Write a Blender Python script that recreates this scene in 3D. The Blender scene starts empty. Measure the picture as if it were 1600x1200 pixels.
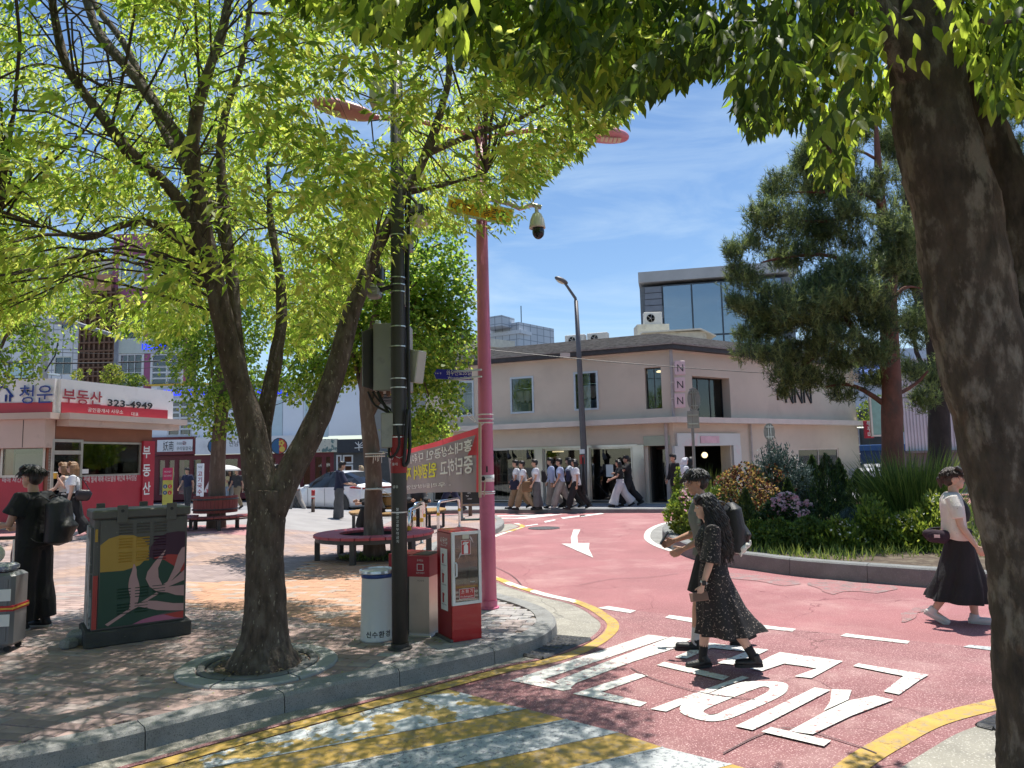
import bpy,bmesh,math,random
import numpy as np
from mathutils import Vector,Matrix,Euler,Quaternion
random.seed(7);RNG=np.random.default_rng(7)
S=bpy.context.scene
C=S.collection
R=math.radians
# ------------------------------------------------------------------ camera, world, sun, exposure
FPX=1130.0;CAMZ=1.82;PITCH=math.atan(118/FPX);ROLL=R(1.3)
_fw=Vector((0,math.cos(PITCH),math.sin(PITCH)))
_r0=Vector((1,0,0));_u0=Vector((0,-math.sin(PITCH),math.cos(PITCH)))
_rt=_r0*math.cos(ROLL)-_u0*math.sin(ROLL)
_up=_u0*math.cos(ROLL)+_r0*math.sin(ROLL)
cam=bpy.data.cameras.new('camera');cam.sensor_width=36;cam.lens=FPX/1600*36
cam.clip_start=0.05;cam.clip_end=2000
co=bpy.data.objects.new('camera',cam);C.objects.link(co)
co.matrix_world=Matrix(((_rt.x,_up.x,-_fw.x,0),(_rt.y,_up.y,-_fw.y,0),(_rt.z,_up.z,-_fw.z,CAMZ),(0,0,0,1)))
S.camera=co
SUN_EL=R(74.5);SUN_AZ=R(25)
w=bpy.data.worlds.new('World');S.world=w;w.use_nodes=True
wn=w.node_tree;wn.nodes.clear()
out=wn.nodes.new('ShaderNodeOutputWorld');bg=wn.nodes.new('ShaderNodeBackground')
sky=wn.nodes.new('ShaderNodeTexSky');sky.sky_type='NISHITA';sky.sun_disc=False
sky.sun_elevation=SUN_EL;sky.sun_rotation=SUN_AZ;sky.air_density=1.0;sky.dust_density=0.3;sky.ozone_density=2.2
SKY_STRENGTH=0.11
bg.inputs['Strength'].default_value=SKY_STRENGTH
# thin cirrus streaks mixed into the sky by direction
tc=wn.nodes.new('ShaderNodeTexCoord');mp=wn.nodes.new('ShaderNodeMapping')
mp.inputs['Scale'].default_value=(1.3,1.6,6.0);mp.inputs['Rotation'].default_value=(0,R(14),R(20))
nz=wn.nodes.new('ShaderNodeTexNoise');nz.inputs['Scale'].default_value=2.1;nz.inputs['Detail'].default_value=9;nz.inputs['Roughness'].default_value=.62;nz.inputs['Distortion'].default_value=.7
cr=wn.nodes.new('ShaderNodeValToRGB');cr.color_ramp.elements[0].position=.455;cr.color_ramp.elements[1].position=.80
cr.color_ramp.elements[0].color=(0,0,0,1);cr.color_ramp.elements[1].color=(.62,.62,.62,1)
mx=wn.nodes.new('ShaderNodeMixRGB');mx.inputs['Color2'].default_value=(4.6,5.8,6.9,1)
L=wn.links.new
L(tc.outputs['Generated'],mp.inputs['Vector']);L(mp.outputs[0],nz.inputs['Vector']);L(nz.outputs['Fac'],cr.inputs['Fac'])
L(cr.outputs[0],mx.inputs['Fac']);hs=wn.nodes.new('ShaderNodeHueSaturation');hs.inputs['Saturation'].default_value=1.1;L(sky.outputs[0],hs.inputs['Color']);L(hs.outputs[0],mx.inputs['Color1']);L(mx.outputs[0],bg.inputs['Color']);L(bg.outputs[0],out.inputs['Surface'])
sl=bpy.data.lights.new('sun','SUN');sl.energy=4.8;sl.angle=R(.53);sl.color=(1,.955,.88)
so=bpy.data.objects.new('sun',sl);C.objects.link(so)
_sd=Vector((math.sin(SUN_AZ)*math.cos(SUN_EL),math.cos(SUN_AZ)*math.cos(SUN_EL),math.sin(SUN_EL)))
so.rotation_euler=_sd.to_track_quat('Z','Y').to_euler();so.location=(4,12,30)
S.view_settings.view_transform='Standard';S.view_settings.look='None';S.view_settings.gamma=1
S.view_settings.exposure=0.5;S.view_settings.use_curve_mapping=False
S.cycles.max_bounces=8;S.cycles.transparent_max_bounces=8;S.cycles.transmission_bounces=4
S.cycles.caustics_reflective=False;S.cycles.caustics_refractive=False
S.cycles.use_denoising=True
# ------------------------------------------------------------------ pixel <-> world helpers (photo pixels 1600 x 1200)
CAM=Vector((0,0,CAMZ))
def ray(px,py):
 return _fw+_rt*((px-800)/FPX)+_up*((600-py)/FPX)
def G(px,py,z=0.0):
 d=ray(px,py);t=(z-CAMZ)/d.z;return CAM+d*t
def P(px,py,y):
 d=ray(px,py);return CAM+d*(y/d.y)
def PX(v):
 q=Vector(v)-CAM;z=q.dot(_fw)
 if z<=0.05:return (-9999,-9999)
 return (800+FPX*q.dot(_rt)/z,600-FPX*q.dot(_up)/z)
def PXn(a):
 q=a-np.array(CAM);z=np.maximum(q @ np.array(_fw),1e-3)
 return 800+FPX*(q @ np.array(_rt))/z,600-FPX*(q @ np.array(_up))/z,q @ np.array(_fw)
def inpoly(x,y,poly):
 x=np.asarray(x);y=np.asarray(y);r=np.zeros(x.shape,bool);n=len(poly);j=n-1
 for i in range(n):
  xi,yi=poly[i][:2];xj,yj=poly[j][:2]
  c=((yi>y) != (yj>y)) & (x<(xj-xi)*(y-yi)/((yj-yi) or 1e-9)+xi)
  r ^= c;j=i
 return r
def smooth(pts,n=6,closed=False):
 P_=[Vector(p) for p in pts];o=[];N=len(P_)
 for i in range(N if closed else N-1):
  a=P_[(i-1) % N] if (closed or i>0) else P_[0];b=P_[i];c=P_[(i+1) % N]
  d=P_[(i+2) % N] if (closed or i+2<N) else P_[-1]
  for k in range(n):
   t=k/n
   o.append(.5*(2*b+(c-a)*t+(2*a-5*b+4*c-d)*t*t+(3*b-a-3*c+d)*t ** 3))
 if not closed:o.append(P_[-1])
 return o
# ------------------------------------------------------------------ materials
MATS={}
def M(name,col,rough=.6,metal=0.0,var=.12,vs=5.0,bump=0.0,bs=60.0,col2=None,c2s=3.0,c2=(.5,.62),spec=.5,emit=0,speck=None,crack=None,stretch=None,coat=0,alpha=None,sheen=0,bd=.01):
 """procedural material: tone variation, optional second colour in patches, specks, cracks and fine bump"""
 if name in MATS:return MATS[name]
 m=bpy.data.materials.new(name);m.use_nodes=True;MATS[name]=m
 nt=m.node_tree;b=nt.nodes['Principled BSDF'];l=nt.links.new
 b.inputs['Roughness'].default_value=rough;b.inputs['Metallic'].default_value=metal
 b.inputs['Specular IOR Level'].default_value=spec
 if coat:b.inputs['Coat Weight'].default_value=coat;b.inputs['Coat Roughness'].default_value=.08
 if sheen:b.inputs['Sheen Weight'].default_value=sheen
 t=nt.nodes.new('ShaderNodeTexCoord');vec=t.outputs['Object']
 if stretch:
  q=nt.nodes.new('ShaderNodeMapping');q.inputs['Scale'].default_value=stretch;l(vec,q.inputs[0]);vec=q.outputs[0]
 def noise(sc,det=4,ro=.55):
  n=nt.nodes.new('ShaderNodeTexNoise');n.inputs['Scale'].default_value=sc;n.inputs['Detail'].default_value=det;n.inputs['Roughness'].default_value=ro;l(vec,n.inputs['Vector']);return n.outputs['Fac']
 def ramp(f,a,c):
  r=nt.nodes.new('ShaderNodeMapRange');r.inputs[1].default_value=a;r.inputs[2].default_value=c;r.clamp=True;l(f,r.inputs[0]);return r.outputs[0]
 def mix(f,a,c,mode='MIX'):
  x=nt.nodes.new('ShaderNodeMixRGB');x.blend_type=mode
  for k,v in (('Fac',f),('Color1',a),('Color2',c)):
   if isinstance(v,(int,float)):x.inputs[k].default_value=v
   elif isinstance(v,(tuple,list)):x.inputs[k].default_value=(*v[:3],1)
   else:l(v,x.inputs[k])
  return x.outputs[0]
 c=tuple(col[:3])
 lo=tuple(v*(1-var) for v in c);hi=tuple(min(1,v*(1+var)) for v in c)
 cur=mix(ramp(noise(vs,6),.3,.7),lo,hi) if var else mix(0.0,c,c)
 if col2:cur=mix(ramp(noise(c2s,8,.65),*c2),cur,col2)
 if speck:cur=mix(ramp(noise(speck[1],2),speck[2],speck[2]+.06),cur,speck[0])
 if crack:
  v=nt.nodes.new('ShaderNodeTexVoronoi');v.feature='DISTANCE_TO_EDGE';v.inputs['Scale'].default_value=crack[1]
  n2=nt.nodes.new('ShaderNodeTexNoise');n2.inputs['Scale'].default_value=crack[1]*1.5;n2.inputs['Detail'].default_value=6;l(vec,n2.inputs['Vector'])
  ad=nt.nodes.new('ShaderNodeMixRGB');ad.inputs['Fac'].default_value=crack[3] if len(crack)>3 else .2;l(vec,ad.inputs[1]);l(n2.outputs['Color'],ad.inputs[2]);l(ad.outputs[0],v.inputs['Vector'])
  f=ramp(v.outputs['Distance'],crack[2],0.0)
  mk=nt.nodes.new('ShaderNodeMath');mk.operation='MULTIPLY';l(f,mk.inputs[0]);l(ramp(noise(crack[1]*.35,3),.42,.56),mk.inputs[1])
  cur=mix(mk.outputs[0],cur,crack[0])
 l(cur,b.inputs['Base Color'])
 if bump:
  bp=nt.nodes.new('ShaderNodeBump');bp.inputs['Strength'].default_value=min(1,bump);bp.inputs['Distance'].default_value=bd;l(noise(bs,6,.6),bp.inputs['Height']);l(bp.outputs[0],b.inputs['Normal'])
 if emit:
  b.inputs['Emission Color'].default_value=(*c,1);b.inputs['Emission Strength'].default_value=emit
 if alpha is not None:b.inputs['Alpha'].default_value=alpha
 return m
def Mleaf(name,col,trans=.5,tcol=None,rough=.5,var=.25):
 if name in MATS:return MATS[name]
 m=bpy.data.materials.new(name);m.use_nodes=True;MATS[name]=m;nt=m.node_tree;nt.nodes.clear();l=nt.links.new
 o=nt.nodes.new('ShaderNodeOutputMaterial');d=nt.nodes.new('ShaderNodeBsdfPrincipled');tr=nt.nodes.new('ShaderNodeBsdfTranslucent');mx_=nt.nodes.new('ShaderNodeMixShader')
 d.inputs['Roughness'].default_value=rough;d.inputs['Specular IOR Level'].default_value=.35
 tcol=tcol or tuple(min(1,v*2.2) for v in col)
 t=nt.nodes.new('ShaderNodeTexCoord');n=nt.nodes.new('ShaderNodeTexNoise');n.inputs['Scale'].default_value=3.0;n.inputs['Detail'].default_value=5;l(t.outputs['Object'],n.inputs['Vector'])
 for node,c,key in ((d,col,'Base Color'),(tr,tcol,'Color')):
  x=nt.nodes.new('ShaderNodeMixRGB');x.inputs[1].default_value=(*[v*(1-var) for v in c],1);x.inputs[2].default_value=(*[min(1,v*(1+var)) for v in c],1)
  l(n.outputs['Fac'],x.inputs[0]);l(x.outputs[0],node.inputs[key])
 mx_.inputs[0].default_value=trans;l(d.outputs[0],mx_.inputs[1]);l(tr.outputs[0],mx_.inputs[2]);l(mx_.outputs[0],o.inputs[0])
 return m
def Mglass(name,tint,rough=.04,alpha_mix=.35):
 """window glass: part mirror by Fresnel, part see-through tint"""
 if name in MATS:return MATS[name]
 m=bpy.data.materials.new(name);m.use_nodes=True;MATS[name]=m;nt=m.node_tree;nt.nodes.clear();l=nt.links.new
 o=nt.nodes.new('ShaderNodeOutputMaterial');g=nt.nodes.new('ShaderNodeBsdfGlossy');tr=nt.nodes.new('ShaderNodeBsdfTransparent');mx_=nt.nodes.new('ShaderNodeMixShader')
 f=nt.nodes.new('ShaderNodeFresnel');f.inputs[0].default_value=1.6;ad=nt.nodes.new('ShaderNodeMath');ad.operation='ADD';ad.use_clamp=True;ad.inputs[1].default_value=alpha_mix;l(f.outputs[0],ad.inputs[0])
 g.inputs['Roughness'].default_value=rough;g.inputs['Color'].default_value=(.9,.93,.93,1);tr.inputs['Color'].default_value=(*tint,1)
 l(ad.outputs[0],mx_.inputs[0]);l(tr.outputs[0],mx_.inputs[1]);l(g.outputs[0],mx_.inputs[2]);l(mx_.outputs[0],o.inputs[0])
 return m
# ------------------------------------------------------------------ mesh builder
class MB:
 def __init__(s):s.v=[];s.f=[];s.m=[]
 def add(s,vs,fs,mi=0):
  o=len(s.v);s.v+=[tuple(v) for v in vs];s.f+=[tuple(i+o for i in f) for f in fs];s.m+=[mi]*len(fs);return s
 def box(s,c,d,rz=0,mi=0,rot=None,taper=1.0):
  x,y,z=d[0]/2,d[1]/2,d[2]/2;t=taper
  p=[(-x,-y,-z),(x,-y,-z),(x,y,-z),(-x,y,-z),(-x*t,-y*t,z),(x*t,-y*t,z),(x*t,y*t,z),(-x*t,y*t,z)]
  q=Matrix.Rotation(rz,3,'Z') if rot is None else Euler(rot).to_matrix()
  c=Vector(c)
  return s.add([q @ Vector(a)+c for a in p],[(3,2,1,0),(4,5,6,7),(0,1,5,4),(1,2,6,5),(2,3,7,6),(3,0,4,7)],mi)
 def bbox(s,a,b,mi=0):
  return s.box([(a[i]+b[i])/2 for i in range(3)],[abs(b[i]-a[i]) for i in range(3)],0,mi)
 def cbox(s,c,d,ch,rz=0,mi=0,rot=None):
  """box with chamfered vertical and horizontal edges"""
  x,y,z=d[0]/2,d[1]/2,d[2]/2;q=Matrix.Rotation(rz,3,'Z') if rot is None else Euler(rot).to_matrix();c=Vector(c);rings=[]
  for zz,ins in ((-z,ch),(-z+ch,0),(z-ch,0),(z,ch)):
   a,b_=x-ins,y-ins;k=ch
   rings.append([(-a+k,-b_,zz),(a-k,-b_,zz),(a,-b_+k,zz),(a,b_-k,zz),(a-k,b_,zz),(-a+k,b_,zz),(-a,b_-k,zz),(-a,-b_+k,zz)])
  vs=[q @ Vector(p)+c for r in rings for p in r];fs=[tuple(range(7,-1,-1)),tuple(range(24,32))]
  for r in range(3):
   for i in range(8):fs.append((r*8+i,r*8+(i+1) % 8,r*8+8+(i+1) % 8,r*8+8+i))
  return s.add(vs,fs,mi)
 def tube(s,pts,rad,n=8,mi=0,cap=True,flat=1.0,side=None):
  """closed tube along points; rad scalar or list; flat squeezes across 'side'"""
  pts=[Vector(p) for p in pts];N=len(pts)
  if isinstance(rad,(int,float)):rad=[rad]*N
  up=None;vs=[]
  for i,p in enumerate(pts):
   t=(pts[min(i+1,N-1)]-pts[max(i-1,0)])
   t=t.normalized() if t.length>1e-9 else Vector((0,0,1))
   if up is None:
    up=Vector(side) if side else (Vector((0,1,0)) if abs(t.z)>.8 else Vector((0,0,1)))
   a=(up-t*up.dot(t));a=a.normalized() if a.length>1e-6 else t.orthogonal().normalized()
   up=a;b_=t.cross(a)
   for k in range(n):
    an=2*math.pi*k/n;vs.append(p+(a*math.cos(an)*flat+b_*math.sin(an))*rad[i])
  fs=[]
  for i in range(N-1):
   for k in range(n):fs.append((i*n+k,i*n+(k+1) % n,(i+1)*n+(k+1) % n,(i+1)*n+k))
  if cap:fs.append(tuple(range(n-1,-1,-1)));fs.append(tuple((N-1)*n+k for k in range(n)))
  return s.add(vs,fs,mi)
 def lathe(s,prof,c=(0,0,0),n=20,mi=0,rot=None,sc=(1,1,1)):
  """prof: list of (r, z)"""
  q=Euler(rot).to_matrix() if rot else Matrix.Identity(3);c=Vector(c);vs=[];fs=[]
  for r,z in prof:
   for k in range(n):
    an=2*math.pi*k/n;vs.append(q @ Vector((r*math.cos(an)*sc[0],r*math.sin(an)*sc[1],z*sc[2]))+c)
  for i in range(len(prof)-1):
   for k in range(n):fs.append((i*n+k,i*n+(k+1) % n,(i+1)*n+(k+1) % n,(i+1)*n+k))
  if prof[0][0]>1e-6:fs.append(tuple(range(n-1,-1,-1)))
  if prof[-1][0]>1e-6:fs.append(tuple((len(prof)-1)*n+k for k in range(n)))
  return s.add(vs,fs,mi)
 def ball(s,c,r,n=12,m=8,mi=0,rot=None):
  r=(r,r,r) if isinstance(r,(int,float)) else r
  return s.lathe([(max(1e-5,math.sin(math.pi*i/m)),-math.cos(math.pi*i/m)) for i in range(m+1)],c,n,mi,rot,r)
 def prism(s,poly,a,b,mi=0):
  """2D/3D polygon (world x,y) extruded from z=a to z=b"""
  n=len(poly);vs=[(p[0],p[1],a) for p in poly]+[(p[0],p[1],b) for p in poly]
  ar=sum(poly[i][0]*poly[(i+1) % n][1]-poly[(i+1) % n][0]*poly[i][1] for i in range(n))
  idx=list(range(n)) if ar>0 else list(range(n-1,-1,-1))
  fs=[tuple(reversed(idx)),tuple(i+n for i in idx)]
  for k in range(n):
   i,j=idx[k],idx[(k+1) % n];fs.append((i,j,j+n,i+n))
  return s.add(vs,fs,mi)
 def sheet(s,poly,mi=0):
  n=len(poly);poly=[Vector(p) for p in poly]
  ar=sum(poly[i].x*poly[(i+1) % n].y-poly[(i+1) % n].x*poly[i].y for i in range(n))
  return s.add(poly,[tuple(range(n)) if ar>0 else tuple(range(n-1,-1,-1))],mi)
 def plate(s,o,ux,uz,n,pts,t,mi=0):
  """2D outline pts (u,v) on plane o + u*ux + v*uz, thickened by t along n"""
  o,ux,uz,n=Vector(o),Vector(ux),Vector(uz),Vector(n);k=len(pts)
  a=[o+ux*p[0]+uz*p[1] for p in pts];b_=[q+n*t for q in a]
  ar=sum(pts[i][0]*pts[(i+1) % k][1]-pts[(i+1) % k][0]*pts[i][1] for i in range(k))*(ux.cross(uz)).dot(n)
  idx=list(range(k)) if ar>0 else list(range(k-1,-1,-1))
  fs=[tuple(reversed(idx)),tuple(i+k for i in idx)]
  for q in range(k):
   i,j=idx[q],idx[(q+1) % k];fs.append((i,j,j+k,i+k))
  return s.add(a+b_,fs,mi)
 def build(s,name,mats,parent=None,world=False,smooth_=False,label=None):
  me=bpy.data.meshes.new(name)
  vs=s.v
  if world and parent is not None:
   inv=WM(parent).inverted();vs=[inv @ Vector(v) for v in vs]
  me.from_pydata(vs,[],s.f)
  mats=mats if isinstance(mats,(list,tuple)) else [mats]
  for m in mats:me.materials.append(m)
  if len(mats)>1:me.polygons.foreach_set('material_index',s.m)
  if smooth_:me.polygons.foreach_set('use_smooth',[True]*len(me.polygons))
  o=bpy.data.objects.new(name,me);C.objects.link(o)
  if parent is not None:o.parent=parent
  if label:o['label']=label
  return o
def WM(o):
 m=Matrix.LocRotScale(o.location,o.rotation_euler,o.scale)
 return WM(o.parent) @ m if o.parent else m
def thing(name,label,cat,loc=(0,0,0),rz=0,group=None):
 o=bpy.data.objects.new(name,None);C.objects.link(o);o.empty_display_size=.1
 o.location=loc;o.rotation_euler=(0,0,rz);o['label']=label;o['category']=cat
 if group:o['group']=group
 return o
def tag(o,label,cat,group=None):
 o['label']=label;o['category']=cat
 if group:o['group']=group
 return o
def struct(o,kind='structure'):o['kind']=kind;return o
def structE(name,loc=(0,0,0)):
 o=bpy.data.objects.new(name,None);C.objects.link(o);o.location=loc;o['kind']='structure';return o
def inst(src,name,parent,loc,rot=(0,0,0),sc=(1,1,1)):
 o=bpy.data.objects.new(name,src.data if hasattr(src,'data') else src);C.objects.link(o);o.parent=parent;o.location=loc;o.rotation_euler=rot;o.scale=sc;return o
def dup(t,loc,rz=None,label=None,sc=None):
 def cp(o,par):
  c=o.copy();C.objects.link(c);c.parent=par
  for ch in KIDS.get(o.name,None) or [x for x in o.children]:cp(ch,c)
  return c
 r=cp(t,None);r.location=loc
 if rz is not None:r.rotation_euler=(0,0,rz)
 if label:r['label']=label
 if sc:r.scale=sc
 return r
KIDS={}
FONTC={}
def text(body,size,mat,parent,o,ux,uz,n,depth=.004,align='LEFT',width=None,name='lettering',bold=0.0,world=False,skew=0):
 """flat lettering: mesh made from the built-in font, on plane (o, ux, uz), proud by depth along n"""
 c=bpy.data.curves.new('lettering','FONT');c.body=body;c.size=1;c.offset=bold;c.resolution_u=2
 t=bpy.data.objects.new('lettering',c);C.objects.link(t)
 me=bpy.data.meshes.new_from_object(t.evaluated_get(bpy.context.evaluated_depsgraph_get()))
 bpy.data.objects.remove(t);bpy.data.curves.remove(c)
 V=np.empty(len(me.vertices)*3);me.vertices.foreach_get('co',V);V=V.reshape(-1,3)
 F=[tuple(p.vertices) for p in me.polygons];bpy.data.meshes.remove(me)
 if len(V)==0:return None
 x0,x1=V[:,0].min(),V[:,0].max();y0=V[:,1].min();
 sx=size if width is None else width/max(1e-6,x1-x0)
 off={'LEFT':x0,'CENTER':(x0+x1)/2,'RIGHT':x1}[align]
 o=Vector(o);ux=Vector(ux);uz=Vector(uz);n=Vector(n)
 b=MB();vv=[o+ux*((p[0]-off)*sx+skew*p[1])+uz*(p[1]*size)+n*depth for p in V]
 fl=ux.cross(uz).dot(n)<0
 b.add(vv,[f[::-1] if fl else f for f in F])
 return b.build(name,mat,parent,world)
# ------------------------------------------------------------------ common materials
RED=(.305,.122,.126)
m_ground=M('grey_asphalt',(.11,.11,.115),.9,var=.2,vs=3,bump=.5,bs=140)
m_road=M('red_asphalt',RED,.85,var=.16,vs=.9,bump=.5,bs=170,col2=(.40,.215,.205),c2s=.7,c2=(.5,.68),speck=((.66,.38,.38),95,.60),crack=((.17,.05,.06),.9,.006,.35))
m_roadold=M('faded_red_asphalt',(.26,.115,.118),.88,var=.15,vs=2,bump=.5,bs=170,col2=(.36,.21,.20),c2s=1.2,c2=(.5,.66),speck=((.6,.38,.37),90,.58),crack=((.12,.05,.05),1.1,.008,.35))
m_worn=M('worn_grey_road',(.25,.17,.165),.92,var=.25,vs=4,bump=.6,bs=110,col2=(.33,.15,.15),c2s=7,c2=(.44,.52),speck=((.4,.34,.32),80,.6))
m_concrete=M('worn_concrete',(.32,.30,.255),.92,var=.22,vs=2.2,bump=.8,bs=90,col2=(.22,.21,.19),c2s=2.5,c2=(.52,.68),speck=((.55,.52,.46),70,.6),crack=((.12,.11,.1),.8,.007,.3))
m_white=M('white_road_paint',(.68,.68,.63),.75,var=.1,vs=5,bump=.4,bs=120,col2=(.38,.19,.19),c2s=19,c2=(.585,.615),crack=((.28,.16,.16),5,.03,.3),speck=((.5,.42,.4),60,.6))
m_whitegrey=M('worn_white_paint',(.46,.48,.48),.8,var=.12,vs=6,bump=.4,bs=120,col2=(.20,.21,.23),c2s=38,c2=(.53,.6),crack=((.1,.1,.11),5,.02,.3))
m_yellow=M('yellow_road_paint',(.50,.32,.07),.75,var=.16,vs=5,bump=.3,bs=120,col2=(.36,.27,.15),c2s=14,c2=(.50,.62),crack=((.2,.12,.05),6,.025,.3))
m_yelworn=M('worn_yellow_paint',(.45,.31,.09),.8,var=.15,vs=5,bump=.4,bs=110,col2=(.52,.55,.56),c2s=3.4,c2=(.48,.51),crack=((.16,.13,.1),5,.03,.3))
m_yelwhite=M('patchy_yellow_paint',(.56,.36,.07),.75,var=.14,vs=5,bump=.3,bs=120,col2=(.72,.70,.62),c2s=1.6,c2=(.47,.5),crack=((.2,.12,.08),6,.025,.3))
m_kerb=M('granite_kerb',(.29,.29,.28),.8,var=.2,vs=3,bump=.7,bs=130,speck=((.13,.13,.13),130,.575),col2=(.15,.145,.135),c2s=3,c2=(.48,.7))
m_kerb2=M('dark_granite_kerb',(.19,.195,.19),.85,var=.2,vs=3,bump=.7,bs=110,speck=((.4,.4,.39),150,.62),col2=(.14,.14,.135),c2s=2,c2=(.5,.7))
m_mortar=M('sandy_joint',(.26,.22,.195),.95,var=.2,vs=8,bump=.6,bs=120)
BR=[M('brick_mauve',(.33,.235,.215),.88,var=.2,vs=4,bump=.6,bs=120,col2=(.24,.18,.17),c2s=5,c2=(.5,.7)),M('brick_pink',(.40,.285,.255),.88,var=.2,vs=4,bump=.6,bs=120),M('brick_grey',(.35,.29,.27),.9,var=.2,vs=4,bump=.6,bs=120),M('brick_orange',(.50,.285,.185),.88,var=.16,vs=4,bump=.6,bs=120),M('brick_beige',(.44,.345,.285),.88,var=.18,vs=4,bump=.6,bs=120),M('brick_plain_grey',(.37,.35,.34),.9,var=.16,vs=4,bump=.6,bs=120)]
m_metal=M('brushed_steel',(.62,.62,.60),.32,1.0,var=.08,vs=4,bump=.1,bs=80)
m_chrome=M('polished_steel',(.72,.72,.72),.15,1.0,var=.05,vs=4)
m_black=M('black_plastic',(.018,.018,.02),.45,var=.2)
m_rubber=M('black_rubber',(.02,.02,.021),.75,var=.2)
m_cable=M('black_cable',(.012,.012,.013),.5,var=.1)
m_whitepl=M('white_plastic',(.75,.75,.73),.45,var=.04)
m_soil=M('garden_soil',(.09,.065,.045),.95,var=.3,vs=8,bump=.9,bs=60,col2=(.16,.13,.09),c2s=6,c2=(.5,.6))
# ------------------------------------------------------------------ ground, road
def sheetobj(name,polys,mat,z,kind='structure'):
 b=MB()
 for p in polys:b.sheet([(q[0],q[1],z) for q in p])
 o=b.build(name,mat);o['kind']=kind;return o
sheetobj('ground',[[(-500,-60),(500,-60),(500,900),(-500,900)]],m_ground,-.012)
struct(MB().sheet([(-26,1.2,0),(26,1.2,0),(26,30,0),(-26,30,0)]).build('road',m_road))
KZ=.14
KO=[(-420,1262),(-200,1222),(0,1184),(172,1150),(391,1096),(512,1069),(653,1039),(765,1015),(830,997),(860,981),(868,967),(855,951),(822,938),(785,928),(740,914),(702,898),(680,881),(674,866),(684,851),(714,840),(757,831),(781,822),(787,813),(778,806),(755,802),(650,807),(440,814),(200,832),(0,846),(-400,880)]
kerb_line=smooth([G(x,y,KZ) for x,y in KO],5)
def offset(line,d):
 o=[]
 for i,p in enumerate(line):
  t=(line[min(i+1,len(line)-1)]-line[max(0,i-1)]);t.z=0;t.normalize()
  o.append(Vector((p.x-t.y*d,p.y+t.x*d,p.z)))
 return o
def resample(line,step):
 o=[line[0].copy()];acc=0
 for a,b in zip(line,line[1:]):
  L_=(b-a).length;pos=step-acc
  while pos<=L_ and L_>1e-9:
   o.append(a.lerp(b,pos/L_));pos+=step
  acc=(acc+L_) % step if L_<1e9 else 0
 o.append(line[-1].copy());return o
def kerbstones(parent,line,width,h,mat,stone=.95,sub=5,batter=.02,name='kerb_stone',z0=-.05):
 """stones one by one along a line (the line is the road-side top edge, stone body on its left)"""
 fine=resample(line,stone/sub);inn=offset(fine,width);k=0
 while k+1<len(fine):
  e=min(k+sub,len(fine)-1);b=MB();g=.006;prev=None;n=0
  for i in range(k,e+1):
   o_,q=fine[i],inn[i];t=(fine[min(i+1,len(fine)-1)]-fine[max(0,i-1)]).normalized()
   s_=g*.6 if i==k else (-g*.6 if i==e else 0);jit=0
   o_=o_+t*s_;q=q+t*s_;w_=(q-o_).normalized()
   ring=[(o_-w_*batter).to_tuple()[:2]+(z0,),(o_-w_*batter*.3).to_tuple()[:2]+(h-.022,),(o_+w_*.018).to_tuple()[:2]+(h,),q.to_tuple()[:2]+(h,),q.to_tuple()[:2]+(z0,)]
   b.v+=ring
   if n:
    a0=(n-1)*5
    for j in range(4):b.f.append((a0+j,a0+j+1,a0+5+j+1,a0+5+j)[::-1]);b.m.append(0)
   n+=1
  b.f.append((4,3,2,1,0)[::-1]);b.m.append(0);a0=(n-1)*5;b.f.append(tuple(a0+j for j in (0,1,2,3,4))[::-1]);b.m.append(0)
  b.build(name,mat,parent);k=e
kp=structE('kerb');kerbstones(kp,kerb_line,.2,KZ,m_kerb)
inner=offset(kerb_line,.19)
side_poly=[(p.x,p.y) for p in inner]
pav=struct(MB().sheet([(p.x,p.y,.112) for p in inner]).build('pavement',m_mortar))
# bricks laid one by one; nearest 300 are single parts, the rest one joined part
def brick_grid():
 bl,bw,gap=.225,.112,.006;an=R(-14);ca,sa=math.cos(an),math.sin(an);res=[]
 rows=range(-20,150);cols=range(-90,60)
 jj,ii=np.meshgrid(np.array(list(rows)),np.array(list(cols)),indexing='ij')
 u=ii*bl+(jj % 2)*bl/2;v=3+jj*bw
 x=u*ca-v*sa;y=u*sa+v*ca
 ok=inpoly(x,y,side_poly) & (y>3.2) & (y<np.where(x>-3.6,13.0,10.9))
 px,py,z=PXn(np.stack([x,y,np.full_like(x,.13)],-1));ok &= (px>-150) & (px<950) & (py<1260)
 return x[ok],y[ok],z[ok],px[ok],py[ok],an,bl-gap,bw-gap
bx,by,bz,bpx,bpy_,ban,bL,bW=brick_grid()
orange=[G(x,y,.13) for x,y in ((300,950),(292,905),(330,885),(470,872),(620,880),(600,930),(560,985),(440,962))]
orange=[(p.x,p.y) for p in orange]
in_or=inpoly(bx,by,orange);right_tip=bx>.2*1-.75
sel=np.zeros(len(bx),int);rr=RNG.random(len(bx))
sel[rr<.38]=1;sel[rr>.72]=2;sel[in_or & (rr<.9)]=3;sel[in_or & (rr>.8)]=4;sel[(~in_or) & (bx>-1.2) & (by>5.5)]=np.where(rr[(~in_or) & (bx>-1.2) & (by>5.5)]<.7,5,2)
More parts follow.
